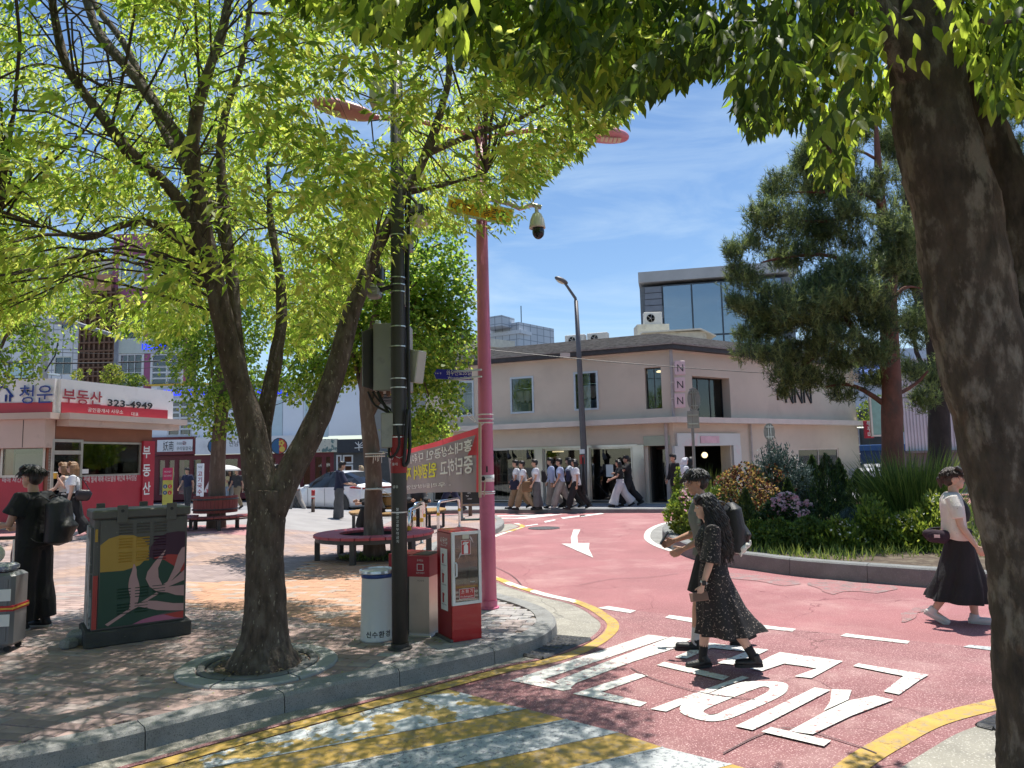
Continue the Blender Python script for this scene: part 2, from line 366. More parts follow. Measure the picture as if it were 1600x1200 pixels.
def brick_mesh(mat):
 b=MB();b.box((0,0,-.014),(bL,bW,.03));b.v=b.v;b.f=[f for f in b.f if f != (3,2,1,0)];b.m=[0]*len(b.f)
 me=bpy.data.meshes.new('brick');c=.004;x,y=bL/2,bW/2
 vs=[(-x,-y,-.03),(x,-y,-.03),(x,y,-.03),(-x,y,-.03),(-x,-y,-c),(x,-y,-c),(x,y,-c),(-x,y,-c),(-x+c,-y+c,0),(x-c,-y+c,0),(x-c,y-c,0),(-x+c,y-c,0)]
 fs=[(8,9,10,11)]+[(k+i,k+(i+1) % 4,k+4+(i+1) % 4,k+4+i) for k in (0,4) for i in range(4)]
 me.from_pydata(vs,[],fs);me.materials.append(mat);return me,vs,fs
bm_=[brick_mesh(m)[0] for m in BR];_,bvs,bfs=brick_mesh(BR[0])
vis=(bpx>0) & (bpx<1600) & (bpy_<1200);order=np.argsort(np.where(vis,bz,1e3+bz));tilt=RNG.normal(0,.006,(len(bx),3));dz=RNG.normal(0,.0016,len(bx))
for i in order[:300]:
 o=bpy.data.objects.new('brick',bm_[sel[i]]);C.objects.link(o);o.parent=pav;o.location=(bx[i],by[i],.13+dz[i]);o.rotation_euler=(tilt[i,0],tilt[i,1],ban+tilt[i,2])
b=MB();B0=np.array(bvs)
for i in order[300:]:
 ca,sa=math.cos(ban+tilt[i,2]),math.sin(ban+tilt[i,2]);q=B0.copy();q[:,0]=B0[:,0]*ca-B0[:,1]*sa+bx[i];q[:,1]=B0[:,0]*sa+B0[:,1]*ca+by[i];q[:,2]+=.13+dz[i]+B0[:,0]*tilt[i,1]
 b.add(q.tolist(),bfs,int(sel[i]))
o=b.build('bricks_far',BR,pav);o.name='brick_field';o['kind']='stuff'
# far part of the plaza: pattern too small to tell pieces apart
m_farpave=M('small_brick_paving',(.37,.285,.265),.9,var=.16,vs=1.2,bump=.4,bs=60,col2=(.44,.30,.235),c2s=.45,c2=(.5,.56))
def add_brick_lines(m):
 nt=m.node_tree;b=nt.nodes['Principled BSDF'];src=b.inputs['Base Color'].links[0].from_socket
 t=nt.nodes.new('ShaderNodeTexCoord');q=nt.nodes.new('ShaderNodeMapping');q.inputs['Rotation'].default_value=(0,0,R(14));nt.links.new(t.outputs['Object'],q.inputs[0])
 k=nt.nodes.new('ShaderNodeTexBrick');k.inputs['Scale'].default_value=1;k.inputs['Brick Width'].default_value=.225;k.inputs['Row Height'].default_value=.112;k.inputs['Mortar Size'].default_value=.006;k.inputs['Bias'].default_value=0
 for n_,v in (('Color1',(1,1,1,1)),('Color2',(.72,.72,.74,1)),('Mortar',(.5,.48,.46,1))):k.inputs[n_].default_value=v
 nt.links.new(q.outputs[0],k.inputs['Vector']);x=nt.nodes.new('ShaderNodeMixRGB');x.blend_type='MULTIPLY';x.inputs[0].default_value=1
 nt.links.new(src,x.inputs[1]);nt.links.new(k.outputs['Color'],x.inputs[2]);nt.links.new(x.outputs[0],b.inputs['Base Color'])
add_brick_lines(m_farpave)
m_farwalk0=M('side_pavement',(.30,.285,.28),.9,var=.14,vs=1.5,bump=.3,bs=60)
def clip(poly,f):
 o=[]
 for i in range(len(poly)):
  a,c=Vector(poly[i]),Vector(poly[(i+1) % len(poly)]);fa,fc=f(a),f(c)
  if fa>=0:o.append(a)
  if (fa>=0) != (fc>=0):o.append(a.lerp(c,fa/(fa-fc)))
 return o
fb=MB();fb.sheet([(p.x,p.y,.1275) for p in clip([(p.x,p.y,0) for p in inner],lambda p:p.y-12.95)])
fb.sheet([(p.x,p.y,.1272) for p in clip(clip([(p.x,p.y,0) for p in inner],lambda p:p.y-10.85),lambda p:-3.55-p.x)])
struct(fb.build('paving',m_farpave))
# the plaza and side street rise a little towards the estate agent
def rise(x,y):
 s1=min(1,max(0,(y-10.9)/4.6));s2=min(1,max(0,(-4.0-x)/3.0));k=lambda t:t*t*(3-2*t);return .1285+.23*k(s1)*k(s2)
rb=MB();nx_,ny_=36,30
gx=[-24+20.4*i/nx_ for i in range(nx_+1)];gy=[10.9+13.2*j/ny_ for j in range(ny_+1)]
rb.v=[(x,y,rise(x,y)) for y in gy for x in gx]
for j in range(ny_):
 for i in range(nx_):
  a=j*(nx_+1)+i;rb.f.append((a,a+1,a+nx_+2,a+nx_+1));rb.m.append(1 if 16.0<gy[j]<18.0 and gx[i]<-6 else (2 if gy[j]>=17.9 else 0))
m_pinkfar=M('pink_street',(.40,.20,.195),.9,var=.15,vs=1.5,bump=.3,bs=60)
struct(rb.build('plaza_rise',[m_farpave,m_pinkfar,m_farwalk0],smooth_=True))
# gutter and yellow line
YL=[(60,1250),(233,1200),(379,1159),(525,1118),(681,1077),(790,1048),(853,1035),(900,1021),(935,1004),(955,987),(957,974),(944,963),(925,951),(897,940),(853,930),(806,916),(781,906),(752,895),(738,882),(735,868),(744,854),(774,838),(801,829),(817,823),(806,818)]
yl=smooth([G(x,y) for x,y in YL],6)
gut=offset(yl,.13)
kb=offset(kerb_line,-.012)[:112]
gp=[(p.x,p.y) for p in gut]+[(p.x,p.y) for p in reversed(kb)]
sheetobj('gutter',[gp],m_concrete,.004)
def ribbon(name,line,wd,mat,z,chunks=None,parent=None):
 b=MB();a=offset(line,wd/2);c=offset(line,-wd/2)
 for i in range(len(line)-1):
  b.add([(a[i].x,a[i].y,z),(c[i].x,c[i].y,z),(c[i+1].x,c[i+1].y,z),(a[i+1].x,a[i+1].y,z)],[(0,1,2,3)])
 o=b.build(name,mat)
 if parent:o.parent=parent
 else:o['kind']='structure'
 return o
nY=13*6
ribbon('yellow_line',yl[:nY],.13,m_yellow,.008)
ribbon('yellow_line',yl[nY-1:],.13,m_yelwhite,.008)
ribbon('road_seam',offset(yl,.11),.05,m_roadold,.0075)
# older patch of road on the near side of the dashed line
old=[G(x,y) for x,y in ((905,945),(1000,955),(1250,985),(1430,1002),(1700,1030),(1700,1110),(1500,1180),(1300,1210),(1000,1250),(700,1085),(810,1046),(900,1023),(940,1003),(960,985))]
sheetobj('road_patch',[[(p.x,p.y) for p in old]],m_roadold,.003)
# crossing: yellow and white stripes on the raised table
ends=[(700,1080),(822,1110),(887,1127),(966,1147),(1037,1171),(1142,1197),(1260,1232),(1400,1270)]
lefts=[(233,1206),(330,1208),(575,1196),(750,1193),(925,1201),(1060,1218),(1200,1246),(1340,1284)]
cmats=[m_yelworn,m_yellow,m_whitegrey,m_yellow,m_whitegrey,m_yellow,m_whitegrey]
EN=[G(*p) for p in ends];LF=[]
dirn=(G(822,1110)-G(400,1189)).normalized()
for k,e in enumerate(EN):LF.append(e-dirn*(4.2 if k else 3.9))
for k in range(7):
 a,b_,c,d=EN[k],EN[k+1],LF[k+1],LF[k]
 n=12;pts=[a.lerp(d,i/n) for i in range(n+1)];q=[b_.lerp(c,i/n) for i in range(n+1)]
 if k==0:pts=[G(x,y) for x,y in ((700,1079),(600,1105),(525,1126),(450,1147),(379,1167),(300,1190),(233,1209),(150,1234))];
 sheetobj('crossing_stripe',[[(p.x,p.y) for p in pts+q[::-1]]],cmats[k],.010+.0005*k)
 if k:ribbon('stripe_edge',[a.lerp(d,i/n) for i in range(n+1)],.022,m_whitegrey,.0145)
# painted words: strokes laid out as they read on the ground
STROKES=[ [(797,1065),(1013,993),(1045,997),(849,1063),(895,1078),(880,1081)],[(867,1066),(1050,996),(1080,1000),(1056,1014),(990,1035),(900,1069),(888,1080)],[(895,1086),(993,1054),(1013,1057),(940,1083),(1011,1100),(1000,1106)],[(1016,1110),(1160,1058),(1171,1061),(1130,1075),(1041,1114)],[(1026,1041),(1038,1036),(1140,1059),(1130,1065)],[(1054,1029),(1090,1012),(1106,1006),(1201,1017),(1174,1030),(1146,1041),(1120,1038),(1166,1020),(1112,1014),(1073,1031)],[(1172,1047),(1180,1040),(1205,1027),(1219,1021),(1317,1035),(1290,1050),(1268,1062),(1241,1059),(1278,1046),(1225,1039),(1190,1051)],[(1221,1030),(1215,1036),(1272,1046),(1290,1041)],[(1333,1043),(1341,1039),(1451,1057),(1436,1066),(1405,1088),(1381,1083),(1412,1059)],[(1149,1138),(1273,1077),(1298,1081),(1205,1130),(1176,1144)],[(1300,1080),(1331,1081),(1326,1096),(1287,1114),(1297,1100)],[(1233,1146),(1290,1115),(1326,1098),(1367,1090),(1396,1097),(1330,1122),(1270,1151)],[(1190,1147),(1205,1140),(1299,1161),(1288,1170)]]
wd=MB()
for k,s_ in enumerate(STROKES):
 wd.sheet([(p.x,p.y,.009+.0006*k) for p in [G(x,y) for x,y in s_]])
# the round letter: an outer oval with an oval hole
ou=smooth([G(x,y) for x,y in ((1062,1110),(1075,1098),(1150,1070),(1180,1066),(1225,1068),(1231,1079),(1215,1092),(1155,1119),(1125,1128),(1100,1128),(1070,1119))],5,True)
ih=smooth([G(x,y) for x,y in ((1099,1114),(1115,1104),(1180,1078),(1195,1074),(1203,1078),(1190,1088),(1135,1111),(1115,1119))],5,True)
def ringfill(b,A,B,z):
 A=resample(A+[A[0]],sum((A[i]-A[i-1]).length for i in range(len(A)))/48)[:48];B=resample(B+[B[0]],sum((B[i]-B[i-1]).length for i in range(len(B)))/48)[:48]
 n=min(len(A),len(B))
 for i in range(n):
  j=(i+1) % n;b.add([(A[i].x,A[i].y,z),(A[j].x,A[j].y,z),(B[j].x,B[j].y,z),(B[i].x,B[i].y,z)],[(0,1,2,3)])
ringfill(wd,ou,ih,.009);struct(wd.build('road_lettering',m_white))
for k,q in enumerate(([(934,951),(950,948),(994,955),(985,959)],[(1039,966),(1046,962),(1096,969),(1090,975)],[(1168,980),(1176,976),(1244,984),(1238,988)],[(1313,995),(1322,991),(1422,1003),(1418,1007)],[(1505,1012),(1515,1009),(1600,1017),(1600,1024)])):
 sheetobj('lane_dash',[[(p.x,p.y) for p in [G(*a) for a in q]]],m_white if k<4 else m_whitegrey,.009)
sheetobj('lane_arrow',[[(p.x,p.y) for p in [G(*a) for a in ((896,828),(907,828),(902,838),(903,849),(921,849),(920,858),(927,872),(877,850),(893,850),(892,841))]]],m_white,.009)
m_whitefar=M('far_white_paint',(.72,.71,.68),.75,var=.08)
for q in ([(700,806),(770,806),(880,804),(820,811),(700,810)],[(850,815),(866,812),(869,813),(852,817)],[(820,822),(840,819),(841,820),(822,823)],[(905,806),(940,802),(944,803),(908,808)],[(876,809),(914,805),(916,806),(880,811)]):
 sheetobj('lane_marking',[[(p.x,p.y) for p in [G(*a) for a in q]]],m_whitefar,.009)
sheetobj('lane_marking',[[(p.x,p.y) for p in [G(*a) for a in ((718,807.4),(812,807),(838,806),(808,809.5),(718,809))]]],m_road,.012)
# worn grey patches and a tar repair in the red road
for k,q in enumerate(([(1262,912),(1290,906),(1340,911),(1392,915),(1400,922),(1370,927),(1330,924),(1300,929),(1282,921)],[(1100,893),(1160,897),(1220,903),(1252,911),(1225,916),(1180,908),(1130,903)],[(1412,960),(1432,950),(1452,947),(1458,950),(1436,958),(1428,968),(1408,973)],[(700,813),(760,811),(800,815),(770,818),(720,818)])):
 sheetobj('worn_patch',[[(p.x+random.gauss(0,.012),p.y+random.gauss(0,.02)) for p in smooth([G(*a) for a in q],3,True)]],m_worn,.0055+.0003*k)
tp_=M('tar_seam',(.10,.06,.062),.7,var=.2)
for q in ([(905,915),(960,905),(1010,903),(1060,897)],[(775,887),(800,900),(815,915)],[(1130,1180),(1190,1150),(1240,1140),(1330,1165),(1370,1180)],[(985,1045),(1020,1062),(1100,1085),(1180,1095)]):
 ribbon('road_crack',smooth([G(*a) for a in q],8),.012,tp_,.0125)
# manhole covers and drain grates
m_iron=M('cast_iron',(.10,.10,.105),.6,.6,var=.25,vs=20,bump=.8,bs=60)
def manhole(px,py,r,label):
 p=G(px,py);t=thing('manhole_cover',label,'manhole',p)
 MB().lathe([(r,0),(r,.012),(r*.9,.014),(r*.9,.010),(0,.010)],n=28).build('cover',m_iron,t)
 b=MB()
 for k in range(-3,4):b.box((k*r*.22,0,.012),(r*.08,1.5*r*math.cos(k*.28),.006))
 b.build('rib',m_iron,t)
manhole(850,825.5,.42,'round iron manhole cover in the red road behind the white arrow')
manhole(847,801,.35,'small dark manhole cover near the far pavement kerb')
def grate(quad,label,nx,ny):
 q=[G(*a) for a in quad];c=sum(q,Vector())/4;t=thing('drain_grate',label,'grate',c)
 b=MB();b.sheet([(p.x,p.y,.006) for p in q]);b.build('pit',m_black,t,True)
 fr=MB()
 for i in range(4):
  a,d=q[i],q[(i+1) % 4];fr.tube([(a.x,a.y,.012),(d.x,d.y,.012)],.02,4)
 fr.build('frame',m_iron,t,True)
 for i in range(1,nx):
  a=q[0].lerp(q[1],i/nx);d=q[3].lerp(q[2],i/nx);MB().tube([(a.x,a.y,.016),(d.x,d.y,.016)],.013,4).build('grate_bar',m_iron,t,True)
 for i in range(1,ny):
  a=q[0].lerp(q[3],i/ny);d=q[1].lerp(q[2],i/ny);MB().tube([(a.x,a.y,.019),(d.x,d.y,.019)],.012,4).build('grate_bar',m_iron,t,True)
grate([(806,1024),(848,1031),(922,1001),(866,996)],'grey iron drain grate in the gutter by the pavement corner',8,7)
grate([(1528,1136),(1552,1142),(1600,1124),(1580,1112)],'iron drain grate half hidden behind the near tree trunk',6,6)
# near right corner: line, concrete, kerb, pavement
nl=smooth([G(x,y) for x,y in ((1310,1220),(1345,1190),(1395,1160),(1459,1128),(1552,1103),(1680,1075))],6)
ribbon('yellow_line',nl,.16,m_yellow,.008)
nk=smooth([Vector((.6,1.9,KZ)),Vector((1.75,3.2,KZ)),Vector((2.68,4.1,KZ)),Vector((3.05,4.4,KZ)),Vector((4.4,5.0,KZ)),Vector((7,5.6,KZ))],6)
ng=offset(nl,-.2)
sheetobj('gutter',[[(p.x,p.y) for p in ng]+[(p.x,p.y) for p in reversed(offset(nk,.015))]],m_concrete,.005)
nkp=structE('kerb');kerbstones(nkp,[p for p in reversed(nk)],.2,KZ,m_kerb)
npv=[(p.x,p.y,.125) for p in offset(nk,-.18)]+[(9,-1,.125),(-1,-1,.125),(-.5,1,.125)]
struct(MB().sheet(npv).build('near_pavement',m_farpave))
# roundabout island: kerb, white ring line, soil
IK=[(1490,890),(1390,884),(1300,878),(1230,872),(1172,865),(1120,859),(1078,850),(1051,839),(1037,829),(1038,820),(1060,812)]
IZ=.25
ik=[G(x,y,IZ) for x,y in IK]
ext=ik[0]+(ik[0]-ik[1]).normalized()*3.0+Vector((0,.5,0))
back=[Vector((5.2,20.5,IZ)),Vector((8.5,22.3,IZ)),Vector((12.5,21.5,IZ)),Vector((15.5,18,IZ)),Vector((14.5,14.2,IZ))]
isl=smooth(ik+back+[ext],6,True)
isl=[Vector((p.x,p.y,IZ)) for p in isl]
ikp=structE('island_kerb');kerbstones(ikp,(isl+[isl[0]])[::-1][:] if False else [p for p in reversed(isl+[isl[0]])],.2,IZ,m_kerb2,stone=1.1)
iin=offset([p for p in reversed(isl+[isl[0]])],.17)
struct(MB().sheet([(p.x,p.y,.2) for p in iin]).build('island_soil',m_soil))
ring=[G(x,y) for x,y in ((1520,920),(1470,916),(1300,902),(1230,892),(1172,884),(1120,876),(1078,868),(1040,858),(1018,848),(1011,839),(1016,828),(1035,819),(1060,814))]
rl=smooth(ring,6)
ribbon('island_line',rl,.14,m_white,.008)
iout=[p for p in isl]
gp2=[(p.x,p.y) for p in rl]+[(p.x,p.y) for p in isl[10*6::-1]]
sheetobj('island_gutter',[gp2],M('grey_gutter',(.25,.245,.23),.9,var=.2,vs=3,bump=.6,bs=120,speck=((.4,.4,.38),90,.6)),.004)
# far pavement in front of the pink shop
FK=[G(x,y,KZ) for x,y in ((560,800),(700,796.5),(800,795.5),(900,795),(1000,794.5),(1060,794))]
fk=[Vector((-9,FK[0].y+1.5,KZ))]+FK+[Vector((9.5,24.6,KZ)),Vector((16,29.5,KZ)),Vector((24,35,KZ))]
fks=smooth(fk,5);fkp=structE('far_kerb');kerbstones(fkp,fks,.18,KZ,m_kerb2,stone=1.5,sub=3)
m_farwalk=M('far_pavement_slabs',(.26,.265,.28),.9,var=.12,vs=2,bump=.3,bs=60,crack=((.15,.15,.16),1.4,.01,.02))
struct(MB().sheet([(p.x,p.y,.13) for p in offset(fks,.15)]+[(30,60,.13),(-9,60,.13)]).build('far_pavement',m_farwalk))
struct(MB().sheet([(-60,24.6,.012),(-9.2,24.6,.012),(-6,33,.012),(-60,33,.012)]).build('side_street',m_farwalk))
# ------------------------------------------------------------------ facades
class Fac:
 """a vertical facade plane: origin o, direction along it ux, outward normal n"""
 def __init__(s,a,b_,z0=0):
  a,b_=Vector((a[0],a[1],0)),Vector((b_[0],b_[1],0));s.o=a;s.ux=(b_-a).normalized();s.w=(b_-a).length
  s.n=Vector((s.ux.y,-s.ux.x,0))
  if s.n.dot(a)>0:s.n=-s.n
  s.uz=Vector((0,0,1));s.rd=s.ux.cross(s.uz).dot(s.n)>0;s.tx=s.ux if s.rd else -s.ux
 def pt(s,u,z,d=0):return s.o+s.ux*u+s.n*d+Vector((0,0,z))
 def uv(s,px,py,d=0):
  r=ray(px,py);t=(s.o+s.n*d-CAM).dot(s.n)/r.dot(s.n);q=CAM+r*t-s.o;return q.dot(s.ux),q.z
 def rect(s,x0,y0,x1,y1,d=0):
  """photo corner pixels (left-top, right-bottom) -> u0,u1,z0,z1"""
  a=s.uv(x0,y0,d);b_=s.uv(x1,y1,d);return min(a[0],b_[0]),max(a[0],b_[0]),min(a[1],b_[1]),max(a[1],b_[1])
 def box(s,mb,u0,u1,z0,z1,d0,d1,mi=0):
  p=[s.pt(u,z,d) for d in (d0,d1) for u,z in ((u0,z0),(u1,z0),(u1,z1),(u0,z1))]
  f=[(0,1,2,3),(7,6,5,4),(0,4,5,1),(1,5,6,2),(2,6,7,3),(3,7,4,0)]
  if s.ux.cross(s.uz).dot(s.n)*(d1-d0)>0:f=[q[::-1] for q in f]
  return mb.add(p,f,mi)
 def wall(s,mb,u0,u1,z0,z1,ops,depth=.2,mi=0,d=0):
  us=sorted({u0,u1} | {v for o in ops for v in o[:2]});zs=sorted({z0,z1} | {v for o in ops for v in o[2:4]})
  us=[v for v in us if u0<=v<=u1];zs=[v for v in zs if z0<=v<=z1];fl=s.ux.cross(s.uz).dot(s.n)<0
  for i in range(len(us)-1):
   for j in range(len(zs)-1):
    cu,cz=(us[i]+us[i+1])/2,(zs[j]+zs[j+1])/2
    if any(o[0]<cu<o[1] and o[2]<cz<o[3] for o in ops):continue
    mb.add([s.pt(us[i],zs[j],d),s.pt(us[i+1],zs[j],d),s.pt(us[i+1],zs[j+1],d),s.pt(us[i],zs[j+1],d)],[(3,2,1,0) if fl else (0,1,2,3)],mi)
  for o in ops:
   q=[(o[0],o[2]),(o[1],o[2]),(o[1],o[3]),(o[0],o[3])]
   for k in range(4):
    a,c=q[k],q[(k+1) % 4];mb.add([s.pt(*a,d),s.pt(*c,d),s.pt(*c,d-depth),s.pt(*a,d-depth)],[(0,1,2,3) if fl else (3,2,1,0)],mi)
  return mb
 def frame(s,mb,r,t,d0,d1,mi=0):
  u0,u1,z0,z1=r
  s.box(mb,u0,u1,z0,z0+t,d0,d1,mi);s.box(mb,u0,u1,z1-t,z1,d0,d1,mi)
  s.box(mb,u0,u0+t,z0+t,z1-t,d0,d1,mi);s.box(mb,u1-t,u1,z0+t,z1-t,d0,d1,mi);return mb
 def pane(s,r,d,mat,parent,name='pane'):
  b=MB();s.box(b,*r,d,d-.012);return b.build(name,mat,parent,True)
 def window(s,parent,r,fmat,gmat,ft=.06,d0=-.02,d1=-.1,nv=0,nh=0,name='window',bt=.03):
  """window part: frame mesh with mullions; panes are its sub-parts"""
  b=MB();s.frame(b,r,ft,d0,d1);u0,u1,z0,z1=r;iu0,iu1,iz0,iz1=u0+ft,u1-ft,z0+ft,z1-ft
  for k in range(1,nv+1):u=iu0+(iu1-iu0)*k/(nv+1);s.box(b,u-bt/2,u+bt/2,iz0,iz1,d0-.01,d1+.01)
  for k in range(1,nh+1):z=iz0+(iz1-iz0)*k/(nh+1);s.box(b,iu0,iu1,z-bt/2,z+bt/2,d0-.012,d1+.012)
  o=b.build(name,fmat,parent,True);dm=(d0+d1)/2
  for i in range(nv+1):
   for j in range(nh+1):
    a,c=iu0+(iu1-iu0)*i/(nv+1),iu0+(iu1-iu0)*(i+1)/(nv+1);e,g=iz0+(iz1-iz0)*j/(nh+1),iz0+(iz1-iz0)*(j+1)/(nh+1)
    s.pane((a+.004,c-.004,e+.004,g-.004),dm,gmat,o)
  return o
 def text(s,body,px,py,h,mat,parent,d=.01,width=None,align='LEFT',bold=0.0,depth=.006,name='lettering'):
  u,z=s.uv(px,py,d);return text(body,h,mat,parent,s.pt(u,z,d),s.tx,s.uz,s.n,depth,align,width,name,bold,True)
 def textr(s,body,x0,y0,x1,y1,mat,parent,d=.01,bold=0.0,name='lettering'):
  """lettering filling a pixel box"""
  u0,u1,z0,z1=s.rect(x0,y0,x1,y1,d);return text(body,(z1-z0)/.86,mat,parent,s.pt(u0 if s.rd else u1,z0+(z1-z0)*.06,d),s.ux if s.rd else -s.ux,s.uz,s.n,.008,'LEFT',u1-u0,name,bold,True)
m_glassd=Mglass('dark_window_glass',(.8,.82,.82),.03,.02)
m_glassb=Mglass('blue_window_glass',(.32,.45,.52),.03,.3)
m_glassm=Mglass('mirror_shop_glass',(.6,.61,.59),.02,.03)
m_plaster=M('pinkish_plaster',(.63,.54,.43),.92,var=.06,vs=.8,bump=.5,bs=60,col2=(.54,.46,.365),c2s=.7,c2=(.52,.75))
m_plaster2=M('pale_plaster_ledge',(.70,.62,.54),.9,var=.07,vs=2,bump=.4,bs=60)
m_shingle=M('weathered_roof_shingle',(.27,.235,.205),.92,var=.35,vs=5,bump=.6,bs=30,col2=(.36,.33,.29),c2s=6,c2=(.5,.65),stretch=(1,1,3))
m_fascia=M('dark_roof_edge',(.045,.043,.045),.7,var=.3)
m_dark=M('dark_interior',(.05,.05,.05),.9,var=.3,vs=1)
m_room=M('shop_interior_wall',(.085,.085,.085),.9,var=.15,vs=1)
m_bluefr=M('pale_blue_frame',(.52,.60,.64),.5,var=.06)
m_blackfr=M('black_frame',(.03,.03,.032),.4,var=.1)
m_steelw=M('steel_column',(.60,.60,.58),.3,.9,var=.1,vs=2)
m_pinkpanel=M('pink_shop_surround',(.60,.58,.57),.35,.3,var=.08,vs=.7,col2=(.72,.40,.43),c2s=.6,c2=(.5,.62))
m_lampglow=M('warm_lamp',(1,.78,.42),.5,var=0,emit=1.6)
m_strip=M('warm_strip_light',(1,.8,.5),.5,var=0,emit=1.5)
m_letter=M('black_lettering',(.02,.02,.022),.5,var=0)
m_wlet=M('white_lettering',(.78,.78,.76),.5,var=0)
# ---------------- the two-storey pinkish corner shop
CA=(5.75,26.0);FL=Fac(CA,(5.75-6.59*1.42,26+2.9*1.42));FR=Fac(CA,(15.7,33.05))
shop=thing('corner_shop','two storey pinkish plaster corner building with shingled roof edge','building',(5.75,26.2,.13))
upL=[FL.rect(709,597,741,650),FL.rect(797,590,835,645),FL.rect(896,582,936,640),FL.rect(1007,575,1035,638)]
upR=[FR.rect(1081,587,1143,657)]
gL=[FL.rect(676,705,837,782),FL.rect(850,702,990,783),FL.rect(1012,697,1048,782)]
gR=[FR.rect(1066,697,1145,781),FR.rect(1247,701,1313,742)]
gL=[(a,b_,.15,d) for a,b_,c,d in gL];gR=[(gR[0][0],gR[0][1],.15,gR[0][3]),gR[1]]
EZ=5.64
b=MB();FL.wall(b,0,FL.w,.1,EZ,upL+gL,.35);FR.wall(b,0,FR.w,.1,EZ,upR+gR,.45)
BL,BRr=FL.pt(FL.w,0),FR.pt(FR.w,0);BK=Vector((7,41,0))
for a,c in ((BL,Vector((-2.5,38,0))),(Vector((-2.5,38,0)),Vector((9,42,0))),(Vector((9,42,0)),BRr)):
 b.add([(a.x,a.y,.1),(c.x,c.y,.1),(c.x,c.y,EZ),(a.x,a.y,EZ)],[(0,1,2,3)])
b.build('wall',m_plaster,shop,True)
def offs(F,u,d):return F.pt(u,0,d)
foot=[offs(FL,FL.w,-.36),Vector(CA+(0,))+Vector((0,.55,0)),offs(FR,FR.w,-.46),Vector((9,41.9,0)),Vector((-2.4,37.9,0))]
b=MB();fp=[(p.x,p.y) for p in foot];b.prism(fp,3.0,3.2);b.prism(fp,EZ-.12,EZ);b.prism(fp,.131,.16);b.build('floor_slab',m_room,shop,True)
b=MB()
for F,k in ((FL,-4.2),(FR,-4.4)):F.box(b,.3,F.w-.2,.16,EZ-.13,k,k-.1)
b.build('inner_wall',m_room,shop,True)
# ledge
b=MB();cl=Vector((0,-.0,0));crn=Vector(CA+(0,));bis=(FL.n+FR.n).normalized()
def strip(b,d0,d1,z0,z1,uL,uR,mi=0):
 k0=d0/bis.dot(FL.n);k1=d1/bis.dot(FL.n)
 for F,u in ((FL,uL),(FR,uR)):
  q=[crn+bis*k0,F.pt(u,0,d0),F.pt(u,0,d1),crn+bis*k1]
  b.prism([(p.x,p.y) for p in q],z0,z1,mi)
zl=FL.uv(1045,661)[1]
strip(b,-.02,.42,zl,zl+.2,FL.w,FR.w+.9);b.build('ledge',m_plaster2,shop,True)
b=MB();strip(b,-.01,.05,EZ-.03,EZ+.02,FL.w,FR.w);b.build('cornice',m_plaster2,shop,True)
# roof: courses of shingles stepping back from a dark edge
b=MB();strip(b,-.1,.3,EZ+.02,EZ+.18,FL.w+.2,FR.w+.3);b.build('fascia',m_fascia,shop,True)
b=MB();nc=11
for k in range(nc):
 d1=.34-k*.145;d0=d1-.2;z=EZ+.18+k*.06
 strip(b,d0,d1,z,z+.066,FL.w+.2,FR.w+.3)
rf=b.build('roof',m_shingle,shop,True)
b=MB();fp2=[offs(FL,FL.w,-1.1),crn-bis*1.25,offs(FR,FR.w,-1.1),Vector((9,41.9,0)),Vector((-2.4,37.9,0))]
b.prism([(p.x,p.y) for p in fp2],EZ+.02,EZ+.80);b.build('roof_deck',m_shingle,shop,True)
for i,r in enumerate(upL[:3]):FL.window(shop,r,m_bluefr,m_glassd,.07,.03,-.06)
FL.window(shop,upL[3],m_blackfr,m_glassd,.03,-.2,-.26,nv=1,bt=.025)
FR.window(shop,upR[0],m_blackfr,m_glassd,.03,-.36,-.42,nv=2,nh=0,bt=.04)
# window grilles inside first shop window, shopfront glazing, columns
FL.window(shop,(gL[0][0],gL[0][1],.2,gL[0][3]),m_steelw,m_glassm,.05,-.06,-.12,nv=1,bt=.05,name='shop_window')
u0,u1,z0,z1=gL[0];ux0=FL.uv(815,740)[0]
gr=MB();ga,gb=FL.uv(771,740)[0],FL.uv(812,740)[0]
for k in range(6):u=ga+(gb-ga)*k/5;FL.box(gr,u-.02,u+.02,.3,2.2,-.32,-.35)
for k in range(7):z=.3+1.9*k/6;FL.box(gr,min(ga,gb),max(ga,gb),z-.02,z+.02,-.325,-.355)
gr.build('display_grid',M('white_grid_bars',(.75,.72,.62),.5),shop,True)
b=MB();FL.box(b,min(ga,gb)-.3,max(ga,gb)+.2,.2,2.3,-.6,-.64);b.build('display_back',M('grey_display_back',(.16,.16,.18),.8),shop,True)
u0,u1,z0,z1=gL[1];um=FL.uv(919,740)[0]
FL.window(shop,(um+.06,u1,.2,z1),m_steelw,m_glassm,.06,-.05,-.11,name='shop_window')
FL.window(shop,(u0,um-.06,.2,z1),m_steelw,m_glassm,.05,-.05,-.11,name='shop_window')
b=MB()
for px in (843.5,919.5,999):
 b=MB();u=FL.uv(px,740)[0];wd_=.3 if px==843.5 else (.14 if px>900 and px<930 else .42);FL.box(b,u-wd_/2,u+wd_/2,.13,gL[1][3]+.06,-.1,.07);b.build('steel_column',m_steelw,shop,True)
b=MB();FL.box(b,FL.uv(996,700)[0],FL.uv(700,700)[0],gL[1][3]+.001,gL[1][3]+.09,-.03,.05);b.build('lintel',m_steelw,shop,True)
